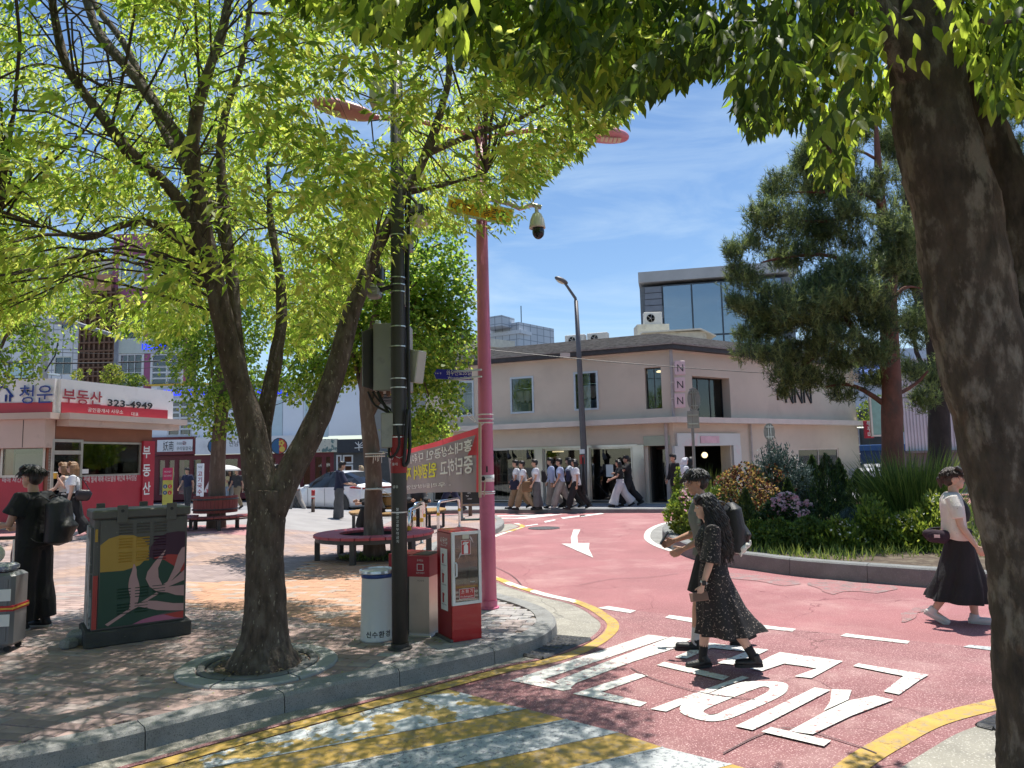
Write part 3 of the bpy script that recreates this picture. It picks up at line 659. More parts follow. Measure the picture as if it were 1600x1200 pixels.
# recessed door
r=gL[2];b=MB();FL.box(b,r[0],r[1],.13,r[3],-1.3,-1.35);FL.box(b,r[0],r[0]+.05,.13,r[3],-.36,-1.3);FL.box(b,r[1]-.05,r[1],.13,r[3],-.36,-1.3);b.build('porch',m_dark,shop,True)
dm=(r[0]+r[1])/2;b=MB();FL.frame(b,(dm-.5,dm+.42,.14,2.15),.08,-1.2,-1.28);dr=b.build('door',M('brown_door_frame',(.10,.05,.04),.5),shop,True);FL.pane((dm-.42,dm+.34,.22,2.07),-1.24,m_glassd,dr)
b=MB();FL.box(b,FL.uv(1047,690)[0],FL.uv(1006,690)[0],r[3]+.004,r[3]+.35,-.04,.06);b.build('door_panel',M('greenish_steel_panel',(.33,.36,.31),.35,.6,var=.12,vs=1.5),shop,True)
# pink shop surround on the right facade
b=MB();ra=FR.rect(1055,683,1154,697);FR.box(b,ra[0],ra[1],gR[0][3]+.003,gR[0][3]+.46,-.05,.1)
rb_=FR.uv(1145,740)[0];rc_=FR.uv(1157,740)[0];FR.box(b,rb_,rc_,.13,gR[0][3],-.05,.1);rd_=FR.uv(1053,740)[0];FR.box(b,rd_,gR[0][0],.13,gR[0][3],-.05,.1)
b.build('shop_surround',m_pinkpanel,shop,True)
b=MB();FR.box(b,FR.uv(1091,690)[0],FR.uv(1120,690)[0],gR[0][3]+.1,gR[0][3]+.36,.1,.13);b.build('name_plate',M('pink_name_plate',(.72,.45,.5),.4),shop,True)
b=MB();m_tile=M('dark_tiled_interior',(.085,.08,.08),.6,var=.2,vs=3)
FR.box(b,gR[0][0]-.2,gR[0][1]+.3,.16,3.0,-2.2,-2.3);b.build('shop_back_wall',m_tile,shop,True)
FR.window(shop,gR[1],m_plaster2,m_glassm,.06,-.03,-.1,nv=1)
t=thing('globe_lamp','glowing round globe lamp hanging in the dark right hand shop opening','lamp',P(1101,711,28.2));MB().ball((0,0,0),.115,16,10).build('globe',m_lampglow,t,smooth_=True);MB().tube([(0,0,.115),(0,0,.75)],.012,6).build('cord',m_black,t)
b=MB();FL.box(b,FL.uv(870,706)[0],FL.uv(853,706)[0],gL[1][3]-.12,gL[1][3]-.07,-.7,-.8);tag(b.build('strip_light',m_strip),'short warm strip light above the centre shop window','lamp')
# interior ceiling lamp seen in upper corner windows
for k,(F,px,py) in enumerate(((FL,1030,582),(FR,1105,593))):
 u,z=F.uv(px,py,-1.2);p=F.pt(u,min(z,5.3),-1.2);t=thing('ceiling_lamp',('small lit lamp inside the narrow upper window','small lit lamp inside the wide upper opening')[k],'lamp',p);MB().lathe([(.09,0),(.12,.03),(.05,.08)],n=12).build('shade',m_lampglow,t);MB().tube([(0,0,.08),(0,0,.3)],.01,5).build('rod',m_black,t)
# clothes on rails inside the upper windows
CL=[M('cream_cloth',(.62,.58,.52),.9),M('grey_cloth',(.35,.35,.36),.9),M('denim_cloth',(.16,.24,.34),.9),M('white_cloth',(.72,.71,.7),.9),M('tan_cloth',(.45,.36,.28),.9)]
def rail(F,r,z,label,mats,ln,d=-.55):
 t=thing('clothes_rail',label,'clothes rail',F.pt((r[0]+r[1])/2,z,d));b=MB();b.tube([F.pt(r[0]+.05,z,d),F.pt(r[1]-.05,z,d)],.014,6);b.build('rail',m_chrome,t,True)
 n=9;rnd=random.Random(len(label))
 for k in range(n):
  u=r[0]+.16+(r[1]-r[0]-.32)*k/(n-1);w_=rnd.uniform(.03,.05);h=ln*rnd.uniform(.85,1.05);g=MB()
  sh=F.pt(u,z-.06,d);a=F.n
  g.add([sh+F.ux*s_*w_+a*q+Vector((0,0,zz)) for s_,q,zz in ((-1,0,0),(1,0,0),(-1,.22,-.06),(1,.22,-.06),(-1,.2,-h),(1,.2,-h),(-1,-.2,-h),(1,-.2,-h),(-1,-.22,-.06),(1,-.22,-.06))],[(0,1,3,2),(2,3,5,4),(4,5,7,6),(6,7,9,8),(8,9,1,0),(0,2,4,6,8),(1,9,7,5,3)])
  g.build('garment',mats[rnd.randrange(len(mats))],t,True)
wl=('leftmost','middle','right hand')
for i,r in enumerate(upL[:3]):
 rail(FL,r,r[3]-.42,'upper rail of pale shirts inside the %s blue framed window' % wl[i],[CL[0],CL[3],CL[1],CL[0]],.5)
 rail(FL,r,r[2]+.52,'lower rail of trousers inside the %s blue framed window' % wl[i],[CL[2],CL[1],CL[2],CL[0]],.45)
# downpipe, notices, camera
for p,za,zb_,r_ in ((crn+bis*.12,EZ,zl+.2,.06),(FL.pt(.25,0,.08),zl,.13,.06),(FR.pt(FR.uv(1172,700)[0],0,.08),zl,.13,.04)):b=MB();b.tube([(p.x,p.y,za),(p.x,p.y,zb_)],r_,8);b.build('downpipe',M('pale_downpipe',(.42,.38,.36),.6),shop,True)
b=MB();FL.box(b,FL.uv(957,716)[0],FL.uv(946,716)[0],FL.uv(950,745)[1],FL.uv(950,726)[1],-.03,-.045);b.build('notice',m_wlet,shop,True)
b=MB();e=FL.uv(950,719);k=FL.uv(934,742);
pts=[FL.uv(x,y) for x,y in ((975,717),(928,750),(955,781))];
b.tube([FL.pt(u,z,-.046) for u,z in pts],.012,4);b.build('glass_line',m_black,shop,True)
for px in (772,796,944,826):
 u,z=FL.uv(px,708);t=thing('spotlight','small black spotlight above the shop glass at the %s' % {772:'far left',796:'second bay from left',944:'mirrored window',826:'left steel column'}[px],'spotlight',FL.pt(u,z,.12))
 MB().tube([(0,0,.12),(0,0,0),(.02,-.05,-.08)],.03,7).build('arm',m_black,t);MB().tube([(0,0,-.02),(.05,-.1,-.2)],[.05,.09],10).build('head',m_black,t)
# N box signs
m_pinkbox=M('pale_pink_sign',(.74,.55,.56),.5,var=.03)
for k,(y0,y1) in enumerate(((564,586),(590,612),(615,637))):
 ps=P(1062,(y0+y1)/2,25.75);t=thing('letter_sign',('topmost','middle','lowest')[k]+' of the three pale pink square N signs on the building corner','sign',ps,0,'pink square N signs on the shop corner')
 h=(y1-y0)/FPX*25.8;MB().cbox((0,0,0),(h*.72,.16,h),.01).build('box',m_pinkbox,t)
 text('N',h*.75,m_letter,t,(0,-.082,-h*.27),(1,0,0),(0,0,1),(0,-1,0),.004,'CENTER',name='letter',width=h*.42)
 MB().tube([(-h*.36,0,h*.2),(-h*.36-.1,.1,h*.2)],.015,5).build('bracket',m_metal,t)
# thin zigzag letters on the right facade
t=thing('wall_lettering','thin dark NNN letters on the right facade behind the pine','lettering',FR.pt(FR.uv(1245,628)[0],3.6,.03))
for k in range(3):
 u0,zt=FR.uv(1226+k*14.3,604);u1,zb=FR.uv(1238+k*14.3,630);b=MB()
 for p,q in (((u0,zb),(u0,zt)),((u0,zt),(u1,zb)),((u1,zb),(u1,zt))):b.tube([FR.pt(*p,.03),FR.pt(*q,.03)],.045,4)
 b.build('letter',m_letter,t,True)
# things on the shop roof
m_ac=M('air_conditioner_casing',(.62,.61,.57),.6,var=.06,vs=4,col2=(.45,.43,.4),c2s=4,c2=(.6,.75))
def acunit(p,w_,h,d,label,rz=0):
 t=thing('air_conditioner',label,'air conditioner',p,rz);MB().cbox((0,0,h/2),(w_,d,h),.015).build('casing',m_ac,t)
 x=-w_*.14;MB().lathe([(h*.36,0),(h*.36,.015),(h*.33,.018),(h*.33,.004),(0,.004)],(x,-d/2,h*.5),20,rot=(R(90),0,0)).build('fan_ring',m_ac,t)
 b=MB();b.lathe([(h*.32,0),(0,0)],(x,-d/2-.006,h*.5),20,rot=(R(90),0,0));b.build('fan_grille',m_blackfr,t)
 b=MB()
 for k in range(5):an=k*2*math.pi/5;b.tube([(x,-d/2-.012,h*.5),(x+math.cos(an)*h*.3,-d/2-.012,h*.5+math.sin(an)*h*.3)],.012,4)
 b.build('fan_blade',m_metal,t)
 for s_ in (-1,1):MB().box((s_*w_*.36,0,-.03),(.08,d,.06)).build('foot',m_metal,t)
acunit(P(900,541,32.5) ,.92,.5,.4,'left of two pale air conditioners on the shingled shop roof',R(-20))
acunit(P(935,538,32) ,.92,.5,.4,'right of two pale air conditioners on the shingled shop roof',R(-20))
hut=thing('rooftop_shed','small cream rooftop shed behind the corner of the shingled roof','shed',P(1050,530,33))
b=MB();b.box((0,0,-.4),(2.6,2.2,1.1));b.build('wall',M('cream_paint',(.58,.55,.46),.8,var=.1,col2=(.4,.36,.28),c2s=3,c2=(.58,.72)),hut)
b=MB();b.add([(-1.6,-1.3,.16),(1.0,-1.3,.26),(1.7,-1.2,-.05),(1.7,1.3,-.05),(1.0,1.3,.3),(-1.6,1.3,.2),(-1.6,-1.3,.1),(1.0,-1.3,.2),(1.7,-1.2,-.11),(1.7,1.3,-.11),(1.0,1.3,.24),(-1.6,1.3,.14)],[(0,1,4,5),(1,2,3,4),(11,10,7,6),(10,9,8,7),(0,6,7,1),(1,7,8,2),(2,8,9,3),(3,9,10,4),(4,10,11,5),(5,11,6,0)]);b.build('roof',M('cream_sheet_roof',(.62,.60,.52),.6,var=.1),hut)
acunit(P(1020,508,34),.85,.6,.35,'air conditioner with round fan on top of the cream rooftop shed')
b=MB();b.box((0,0,.2),(1.5,1,.5));t=thing('roof_box','low cream plant box under the rooftop air conditioner','roof box',P(1018,524,34));b.build('body',MATS['cream_paint'],t)
# ---------------- glass office behind
FG=Fac((8.5,47.0),(24,43.6));gx0=FG.uv(1000,470)[0]
glass_b=thing('glass_building','blue glazed office with slatted grey side panel behind the shop','building',FG.pt(gx0,0))
zt=FG.uv(1005,447)[1];ztop=zt+.9
b=MB();FG.box(b,gx0,gx0+9.6,0,ztop-.9,-.3,-9);b.build('body',M('office_core',(.18,.2,.22),.8),glass_b,True)
b=MB();FG.box(b,gx0-.05,gx0+9.9,ztop-.7,ztop,.2,-9.2);b.build('parapet',M('grey_parapet_panel',(.42,.42,.42),.5,var=.1,vs=1),glass_b,True)
ue=FG.uv(1037,500)[0];ns=26;m_slat=M('grey_blue_slat',(.19,.21,.25),.5,var=.12,vs=2)
for k in range(ns):
 z=ztop-.95-(k+1)*.42
 if z<1:break
 b=MB();lean=-.02*k;FG.box(b,gx0+.35+lean,ue-.05,z,z+.38,-.05,-.28+.0);b.build('slat',m_slat,glass_b,True)
zs=[ztop-.95,ztop-4.4,ztop-7.4,ztop-10.5];pw=1.86
m_mull=M('dark_mullion',(.05,.07,.09),.4)
for j in range(3):
 for k in range(4):
  b=MB();r=(ue+k*pw,ue+(k+1)*pw,zs[j+1],zs[j]);FG.frame(b,r,.05,.02,-.12);o=b.build('window',m_mull,glass_b,True);FG.pane((r[0]+.055,r[1]-.055,r[2]+.055,r[3]-.055),-.05,m_glassb,o)
m_cushion=M('pale_cushion',(.62,.62,.6),.9)
for k,(px,py,ln) in enumerate(((1045,487,'first'),(1067,489,'second'),(1132,478,'fifth'))):
 u,z=FG.uv(px,py,-.2);b=MB();FG.box(b,u-.45,u+.45,z-.4,z+.4,-.13,-.28);tag(b.build('window_board',m_cushion),'pale square board leaning inside the %s glass pane' % ln,'board')
# ---------------- distant white office, slate-roofed house at left
m_offw=M('white_tile_cladding',(.56,.60,.66),.6,var=.08,vs=.05,bump=0)
def gridtile(m,s):
 nt=m.node_tree;b=nt.nodes['Principled BSDF'];src=b.inputs['Base Color'].links[0].from_socket;t=nt.nodes.new('ShaderNodeTexCoord')
 k=nt.nodes.new('ShaderNodeTexBrick');k.offset=0;k.inputs['Scale'].default_value=1;k.inputs['Brick Width'].default_value=s;k.inputs['Row Height'].default_value=s;k.inputs['Mortar Size'].default_value=s*.05
 for n_,v in (('Color1',(1,1,1,1)),('Color2',(.93,.93,.93,1)),('Mortar',(.45,.47,.5,1))):k.inputs[n_].default_value=v
 mp_=nt.nodes.new('ShaderNodeMapping');mp_.inputs['Rotation'].default_value=(R(90),0,0);nt.links.new(t.outputs['Object'],mp_.inputs[0]);nt.links.new(mp_.outputs[0],k.inputs['Vector'])
 x=nt.nodes.new('ShaderNodeMixRGB');x.blend_type='MULTIPLY';x.inputs[0].default_value=1;nt.links.new(src,x.inputs[1]);nt.links.new(k.outputs['Color'],x.inputs[2]);nt.links.new(x.outputs[0],b.inputs['Base Color'])
gridtile(m_offw,1.5)
D=150;off=thing('office_tower','distant white tiled office block with mast above the shop roof','building',(P(808,560,D).x,D,0))
FO=Fac((P(762,560,D+6).x,D+6),(P(812,560,D).x,D));FO2=Fac((P(812,560,D).x,D),(P(848,560,D+8).x,D+8))
zt=P(812,521,D).z;zt0=P(770,512,D+6).z
b=MB();FO.box(b,0,FO.w,0,zt0,0,-12);b.build('wing',m_offw,off,True)
b=MB();FO2.box(b,0,FO2.w,0,zt,0,-12);b.build('block',m_offw,off,True)
b=MB();FO2.box(b,-.3,FO2.w+.6,zt,zt+.8,.6,-13);b.build('parapet',M('pale_parapet',(.62,.65,.7),.6),off,True)
b=MB();FO2.box(b,-3.5,1.5,zt0-1,zt0+1.2,-2,-8);b.build('lift_housing',m_offw,off,True)
m_offg=M('far_dark_glass',(.10,.14,.18),.2,var=.1)
for j in range(4):
 for k in range(4):
  b=MB();z=zt-2.2-j*3.3;FO2.box(b,.5+k*1.25,1.4+k*1.25,z-1.5,z,.03,-.05);b.build('window',m_offg,off,True)
 for k in range(2):
  b=MB();z=zt-2.6-j*3.3;FO.box(b,FO.w-3.6+k*1.6,FO.w-2.6+k*1.6,z-1.2,z,.03,-.05);b.build('window',m_offg,off,True)
p=P(814,478,D+2);MB().tube([(p.x,p.y,zt0),(p.x,p.y,p.z)],.12,5).build('mast',m_offg,off,True)
hs=thing('grey_house','grey house with dark flat roof seen between the tree and pink pole','building',(-3.5,46,0))
b=MB();q0,q1=P(690,548,46),P(800,548,50);F1=Fac((q0.x,46),(q1.x,50));F1.box(b,0,F1.w,0,P(740,532,47).z,0,-6);b.build('wall',M('grey_render',(.40,.40,.38),.9,var=.1),hs,True)
b=MB();F1.box(b,-.3,F1.w*.62,P(740,531,47).z,P(740,522,47).z,.3,-6);b.build('roof',M('dark_roof_slab',(.06,.065,.08),.6),hs,True)
b=MB();F1.box(b,F1.w*.4,F1.w,P(740,530,47).z-.3,P(740,530,47).z+.25,.32,-6);b.build('sheet_roof',MATS['cream_sheet_roof'],hs,True)
# ------------------------------------------------------------------ estate agent kiosk (left)
K0,K1,K2=(-17.5,18.5),(-11.7,18.5),(-10.55,22.3)
KL,KR=Fac(K1,K0),Fac(K1,K2)
m_redwall=M('crimson_panel',(.42,.03,.05),.45,var=.1,vs=1.5)
m_signw=M('white_sign_board',(.80,.79,.80),.5,var=.05,vs=1,col2=(.58,.56,.56),c2s=1.2,c2=(.55,.8))
m_canopy=M('pale_peach_canopy',(.60,.48,.42),.8,var=.08,vs=1,col2=(.42,.33,.28),c2s=2,c2=(.58,.75))
m_brownw=M('brown_timber_panel',(.24,.10,.055),.6,var=.15,vs=1.5)
m_alum=M('aluminium_frame',(.50,.47,.42),.35,.7,var=.12,vs=4)
m_blind=M('grey_blind',(.36,.37,.36),.6,var=.05,vs=1)
m_bluelet=M('blue_lettering',(.02,.045,.26),.45,var=0);m_redlet=M('crimson_lettering',(.36,.03,.05),.45,var=0)
kio=thing('estate_agent_kiosk','red and white estate agent office with big sign fascia','building',(-11.7,19.5,.3))
ksz0=.2
win2=KR.rect(127,690,219,742);door=KR.rect(81,686,124,822);win1=KL.rect(3,688,70,745)
door=(door[0],door[1],.3,door[3]);zsill=win2[2]
zw=KR.uv(160,672)[1]+.25
b=MB();uK=KR.uv(237,700)[0]
KR.wall(b,0,uK,ksz0,zw,[win2,door],.15);KL.wall(b,0,KL.w,ksz0,zw,[win1],.15)
kb_=[KL.pt(KL.w,0),Vector((-17.5,24,0)),KR.pt(uK,0)]
for a,c in zip(kb_,kb_[1:]):b.add([(a.x,a.y,.1),(c.x,c.y,.1),(c.x,c.y,zw),(a.x,a.y,zw)],[(0,1,2,3)])
b.build('wall',m_brownw,kio,True)
b=MB();KR.box(b,door[1]+.02,uK-.02,ksz0,zsill-.02,.0,.03);KL.box(b,.25,KL.w,ksz0+.2,win1[2]-.02,0,.03);b.build('red_panel',m_redwall,kio,True)
b=MB();KR.box(b,door[1]+.02,uK,ksz0-.1,ksz0+.16,.0,.06);KL.box(b,.05,KL.w,ksz0-.1,ksz0+.2,0,.06);b.build('plinth',m_concrete,kio,True)
wz=KR.window(kio,win2,m_alum,m_glassd,.05,.02,-.06);b=MB();KR.box(b,win2[0]+.06,win2[1]-.06,win2[2]+.06,win2[3]-.06,-.1,-.12);b.build('blind',m_blind,wz,True)
wz=KL.window(kio,win1,m_alum,m_glassd,.06,.02,-.06);b=MB();KL.box(b,win1[0]+.07,win1[1]-.3,win1[2]+.06,win1[3]-.35,-.1,-.12);b.build('blind',M('pale_blind',(.55,.56,.53),.6,var=.04),wz,True)
b=MB();KR.frame(b,door,.07,.03,-.08);zt=KR.uv(100,707)[1];KR.box(b,door[0]+.07,door[1]-.07,zt-.05,zt+.05,.028,-.078);KR.box(b,(door[0]+door[1])/2-.3,(door[0]+door[1])/2+.3,1.3,1.34,.03,.07);dr=b.build('door',m_alum,kio,True)
KR.pane((door[0]+.08,door[1]-.08,.4,zt-.06),-.02,m_glassd,dr);KR.pane((door[0]+.08,door[1]-.08,zt+.06,door[3]-.08),-.02,m_glassd,dr,name='transom_pane')
b=MB();KR.box(b,door[0],door[1],.2,2.6,-1.2,-1.25);b.build('inner_wall',M('greenish_inner_wall',(.13,.15,.12),.8),kio,True)
# canopy band, sign fascia, red stripe
zc1=KR.uv(150,650)[1];zc0=zc1-.42
b=MB()
KR.box(b,0,KR.uv(265,655)[0]-.05,zc0+.1,zc1-.16,.02,.42);KL.box(b,.0,KL.w,zc0-.45,zc1-.16,.02,.42)
KR.box(b,-.1,KR.uv(270,655)[0],zc1-.158,zc1,-.3,.55);KL.box(b,-.2,KL.w,zc1-.157,zc1-.001,-.3,.55)
b.build('canopy',m_canopy,kio,True)
b=MB()
for k in range(7):u=.55+k*.8;KL.box(b,u-.008,u+.008,zc0-.44,zc1-.17,.419,.424)
b.build('panel_joint',m_dark,kio,True)
zs1=KR.uv(90,592)[1];us=KR.uv(266,612)[0]
b=MB();KR.box(b,0,us,zc1+.002,zs1,-.15,.12);KL.box(b,0,KL.w,zc1+.003,zs1+.001,-.15,.12);sg=b.build('sign_board',m_signw,kio,True)
zr1=KR.uv(120,631)[1];zr0=zr1-.3;b=MB();KR.box(b,.02,KR.uv(256,640)[0],zr0,zr1,.121,.15);KL.box(b,.03,KL.w,zr0,zr1,.122,.15);b.build('red_stripe',m_redwall,sg,True)
hL=(KL.uv(55,603,.13)[1]-KL.uv(55,628,.13)[1])
def boxed(F,s_,x0,y0,x1,y1,mat,bold=.03):
 F.textr(s_,x0+.8,y0+.8,x1+.8,y1+.8,m_signw,sg,.13,bold+.01,'letter_backing');F.textr(s_,x0,y0,x1,y1,mat,sg,.17,bold)
boxed(KL,'청운',31,603,82,629,m_bluelet,.005);boxed(KR,'부동산',98,607,159,634,m_redlet,.016);boxed(KR,'323-4949',168,622,238,640,m_letter,.025)
KR.textr('공인중개사 사무소',137,637,192,647,m_wlet,sg,.151);KR.textr('대표',205,644,216,650,m_wlet,sg,.151)
b=MB();o_=KL.uv(4,629,.13);
for p_,q_ in (((-.6,-.05),(.0,.55)),((0,.55),(.62,0)),((.45,.1),(.45,-.2)),((.2,.1),(.2,-.2)),((-.4,0),(-.4,-.2))):
 b.tube([KL.pt(o_[0]-p_[0]*.42,o_[1]+.14+p_[1]*.6,.14),KL.pt(o_[0]-q_[0]*.42,o_[1]+.14+q_[1]*.6,.14)],.028,4)
b.build('house_emblem',m_bluelet,sg,True)
vs_=KR.rect(221,689,236,780);b=MB();KR.box(b,vs_[0],vs_[1],.5,vs_[3],.02,.09);vsg=b.build('vertical_sign',m_redwall,kio,True)
for k,ch in enumerate('부동산'):
 KR.textr(ch,223,697+k*28.5,234.5,715+k*28.5,m_wlet,vsg,.092,.02)
b=MB();KR.box(b,door[1]+.03,uK-.35,zsill-.36,zsill-.0,.035,.05);st=b.build('lettered_strip',m_redwall,kio,True)
KR.textr('전세 월세 매매 리모델링 재건축 투자상담',131,744,213,750.5,m_wlet,st,.052)
KL.textr('매매 재건축',4,746,40,753,m_wlet,kio,.032)
b=MB();KR.box(b,KR.uv(127,737)[0],KR.uv(137,737)[0],KR.uv(130,740)[1],KR.uv(130,733)[1],.021,.03);b.build('notice',m_wlet,kio,True)
# ---------------- far left buildings
m_tilew=M('white_wall_tiles',(.70,.71,.73),.6,var=.06,vs=1,col2=(.42,.42,.43),c2s=.8,c2=(.55,.75));gridtile(m_tilew,.55)
m_purple=M('plum_painted_wall',(.34,.10,.20),.7,var=.1,vs=1)
m_whitep=M('white_metal_panel',(.78,.82,.88),.4,var=.04,vs=.6)
m_lattice=M('brown_lattice',(.16,.085,.05),.7,var=.15,vs=2)
D3=38.5
FB=Fac((-36,D3),(0,D3))
wb=thing('white_tiled_building','white tiled old building behind the estate agent','building',(-28,D3,0))
r=FB.rect(-120,395,133,640);b=MB();w1=FB.rect(85,557,112,585);w2=FB.rect(13,565,52,592);w3=FB.rect(95,495,116,515)
FB.wall(b,r[0],r[1],0,r[3],[w1,w2,w3],.2);FB.box(b,r[0],r[1],r[3]-.3,r[3],-.21,-8);b.add([FB.pt(r[1],0,0),FB.pt(r[1],0,-8),FB.pt(r[1],r[3],-8),FB.pt(r[1],r[3],0)],[(0,1,2,3)]);b.build('wall',m_tilew,wb,True)
b=MB();FB.box(b,r[0]+.2,r[1]-.2,.1,r[3]-.4,-1.2,-1.3);b.build('inner_wall',m_dark,wb,True)
FB.window(wb,w1,m_alum,m_glassd,.07,0,-.08,nv=1);FB.window(wb,w2,m_blackfr,m_glassb,.07,0,-.08,nv=1);FB.window(wb,w3,m_alum,m_glassd,.07,0,-.08)
rr2=FB.rect(120,405,178,430);b=MB();FB.box(b,rr2[0]-.2,rr2[1],rr2[2],rr2[3],-.5,-4.0);b.build('roof_extension',M('white_render',(.60,.60,.60),.8,var=.08),wb,True)
b=MB();q=FB.rect(152,404,180,428)
for k in range(12):
 u=q[0]+(q[1]-q[0])*k/11;b.tube([FB.pt(u,q[2],-.4),FB.pt(u+.25,q[3],-.4)],.02,4);b.tube([FB.pt(u+.25,q[2],-.42),FB.pt(u,q[3],-.42)],.02,4)
b.build('roof_trellis',M('pale_trellis',(.6,.6,.55),.7),wb,True)
# brown lattice screen
ls=thing('lattice_screen','tall brown slatted lattice screen between the white and plum facades','screen',FB.pt(FB.uv(155,600)[0],0,.3))
q=FB.rect(132,452,179,640);b=MB();FB.box(b,q[0],q[1],0,q[3],.1,.16);b.build('backing',M('brown_backing',(.10,.05,.03),.8),ls,True)
for k in range(8):b=MB();u=q[0]+(q[1]-q[0])*k/7;FB.box(b,u-.05,u+.05,1.5,q[3],.22,.28);b.build('slat',m_lattice,ls,True)
n=0;z=4.0
while z<q[3]:b=MB();FB.box(b,q[0],q[1],z,z+.09,.28,.34);b.build('slat',m_lattice,ls,True);z+=.45
q2=FB.rect(134,446,178,456);b=MB();FB.box(b,q2[0],q2[1],q2[2],q2[3]+.5,.05,.3);b.build('cap',M('orange_tile_cap',(.46,.24,.14),.7),ls,True)
# plum building
pb=thing('plum_building','tall plum framed building with large white trimmed windows','building',(-19.5,D3,0))
q=FB.rect(178,366,290,640);b=MB();wv=[FB.rect(187,401,225,450),FB.rect(187,482,224,532),FB.rect(186,552,223,640),FB.rect(234,500,282,533),FB.rect(236,552,286,603),FB.rect(236,401,282,450)]
FB.wall(b,q[0],q[1],0,q[3],wv,.25);FB.box(b,q[0],q[1],q[3]-.4,q[3],-.26,-9);b.add([FB.pt(q[0],0,0),FB.pt(q[0],0,-9),FB.pt(q[0],q[3],-9),FB.pt(q[0],q[3],0)],[(0,1,2,3)]);b.build('wall',m_purple,pb,True)
b=MB();FB.box(b,q[0]+.3,q[1]-.2,1,q[3]-.5,-1.6,-1.7);b.build('inner_wall',m_dark,pb,True)
m_trim=M('white_window_trim',(.66,.67,.68),.5,var=.04)
FB.window(pb,wv[0],m_trim,m_glassb,.12,.04,-.1,nh=1);FB.window(pb,wv[1],m_trim,Mglass('navy_glass',(.02,.03,.06),.05,.05),.12,.04,-.1);o=FB.window(pb,wv[2],m_trim,m_glassd,.12,.04,-.1,nv=2,nh=2)
b=MB();FB.box(b,wv[2][0]+.1,wv[2][1]-.1,wv[2][2],wv[2][3]-.1,-.3,-.34);b.build('timber_blind',M('tan_blind',(.34,.24,.16),.7,var=.15,vs=1),pb,True)
FB.window(pb,wv[3],m_trim,MATS['navy_glass'],.12,.04,-.1);FB.window(pb,wv[4],m_trim,m_glassd,.12,.04,-.1,nv=1,nh=4,bt=.09);FB.window(pb,wv[5],m_trim,m_glassb,.12,.04,-.1)
b=MB();q3=FB.rect(187,532,286,551);FB.box(b,q3[0],q3[1],q3[2],q3[3],.03,.07);sp=b.build('spandrel',M('pale_green_panel',(.50,.55,.50),.5,var=.06),pb,True)
m_led=M('blue_led_lettering',(.01,.03,.75),.5,var=0,emit=1.3)
b=MB();q4=FB.rect(220,533,262,549);FB.box(b,q4[0]+.9,q4[1],q4[2]+.1,q4[3],.2,.28);ck=b.build('display',m_blackfr,None);tag(ck,'blue lit 12:00-09 opening hours sign on the plum facade','sign');ck.name='led_sign'
FB.textr('12:00-09',222,536,259,546,m_led,ck,.285,.03)
# white panelled building with yellow edge and blue letters
m_yedge=M('yellow_trim',(.66,.42,.04),.5,var=.05)
wp=thing('white_panel_building','white panelled shop building with yellow edging and blue letters','building',(-13,D3,0))
q=FB.rect(240,604,572,688);W0,W1=q[0],q[1];zt=q[3];zb=FB.uv(400,684)[1]
rk=FB.rect(266,626,303,681);b=MB();FB.wall(b,W0,W1,zb,zt,[rk],.2,d=.25);FB.box(b,W0,W1,zt-.1,zt,.04,-8);b.add([FB.pt(W1,0,.25),FB.pt(W1,0,-8),FB.pt(W1,zt,-8),FB.pt(W1,zt,.25)],[(0,1,2,3)]);b.build('wall',m_whitep,wp,True)
b=MB();FB.box(b,W0-.3,W1+.05,zt,zt+.09,.1,.33);FB.box(b,W1-.02,W1+.1,zb,zt,.0,.34);b.build('yellow_edge',m_yedge,wp,True)
b=MB()
for px in (303,340,376,444,476,515):u=FB.uv(px,650)[0];FB.box(b,u-.012,u+.012,zb,zt-.5,.25,.256)
b.build('panel_joint',M('grey_joint',(.32,.36,.42),.6),wp,True)
for x0,x1 in ((400,443),(478,515)):
 b=MB();r=FB.rect(x0,627,x1,683);FB.box(b,*r,.25,.268);b.build('light_panel',M('pale_aqua_panel',(.55,.68,.72),.35,var=.04),wp,True)
b=MB();r=FB.rect(250,606,455,619);FB.box(b,*r,.252,.3);lb=b.build('letter_board',M('silver_letter_board',(.50,.54,.6),.4),wp,True)
FB.textr('FOREST PIZZA',255,608,320,617.5,m_led,lb,.303,.03);FB.textr('대왕',396,606,412,618,m_led,lb,.303,.04);FB.textr('떡기',431,606,450,618,m_led,lb,.303,.04)
o=FB.window(wp,rk,m_trim,m_glassd,.08,.26,.15,nv=1,nh=5,bt=.1)
b=MB();FB.box(b,rk[0],rk[1],rk[2],rk[3],-1.0,-1.1);b.build('inner_wall',m_dark,wp,True)
# small things on the shelves inside that window
rnd=random.Random(3)
for j in range(6):
 z=rk[2]+.1+(rk[3]-rk[2]-.2)*j/6
 for k in range(5):
  u=rk[0]+.25+(rk[1]-rk[0]-.5)*(k+rnd.random()*.4)/5;b=MB();hh=rnd.uniform(.12,.32);FB.box(b,u,u+rnd.uniform(.12,.26),z,z+hh,-.3,-.5)
  o=b.build('shelf_box',CL[rnd.choice((0,1,3))],None);tag(o,'small pale box on the %s shelf of the gridded white window' % ('bottom','second','third','fourth','fifth','top')[j],'box','boxes on the gridded window shelves')
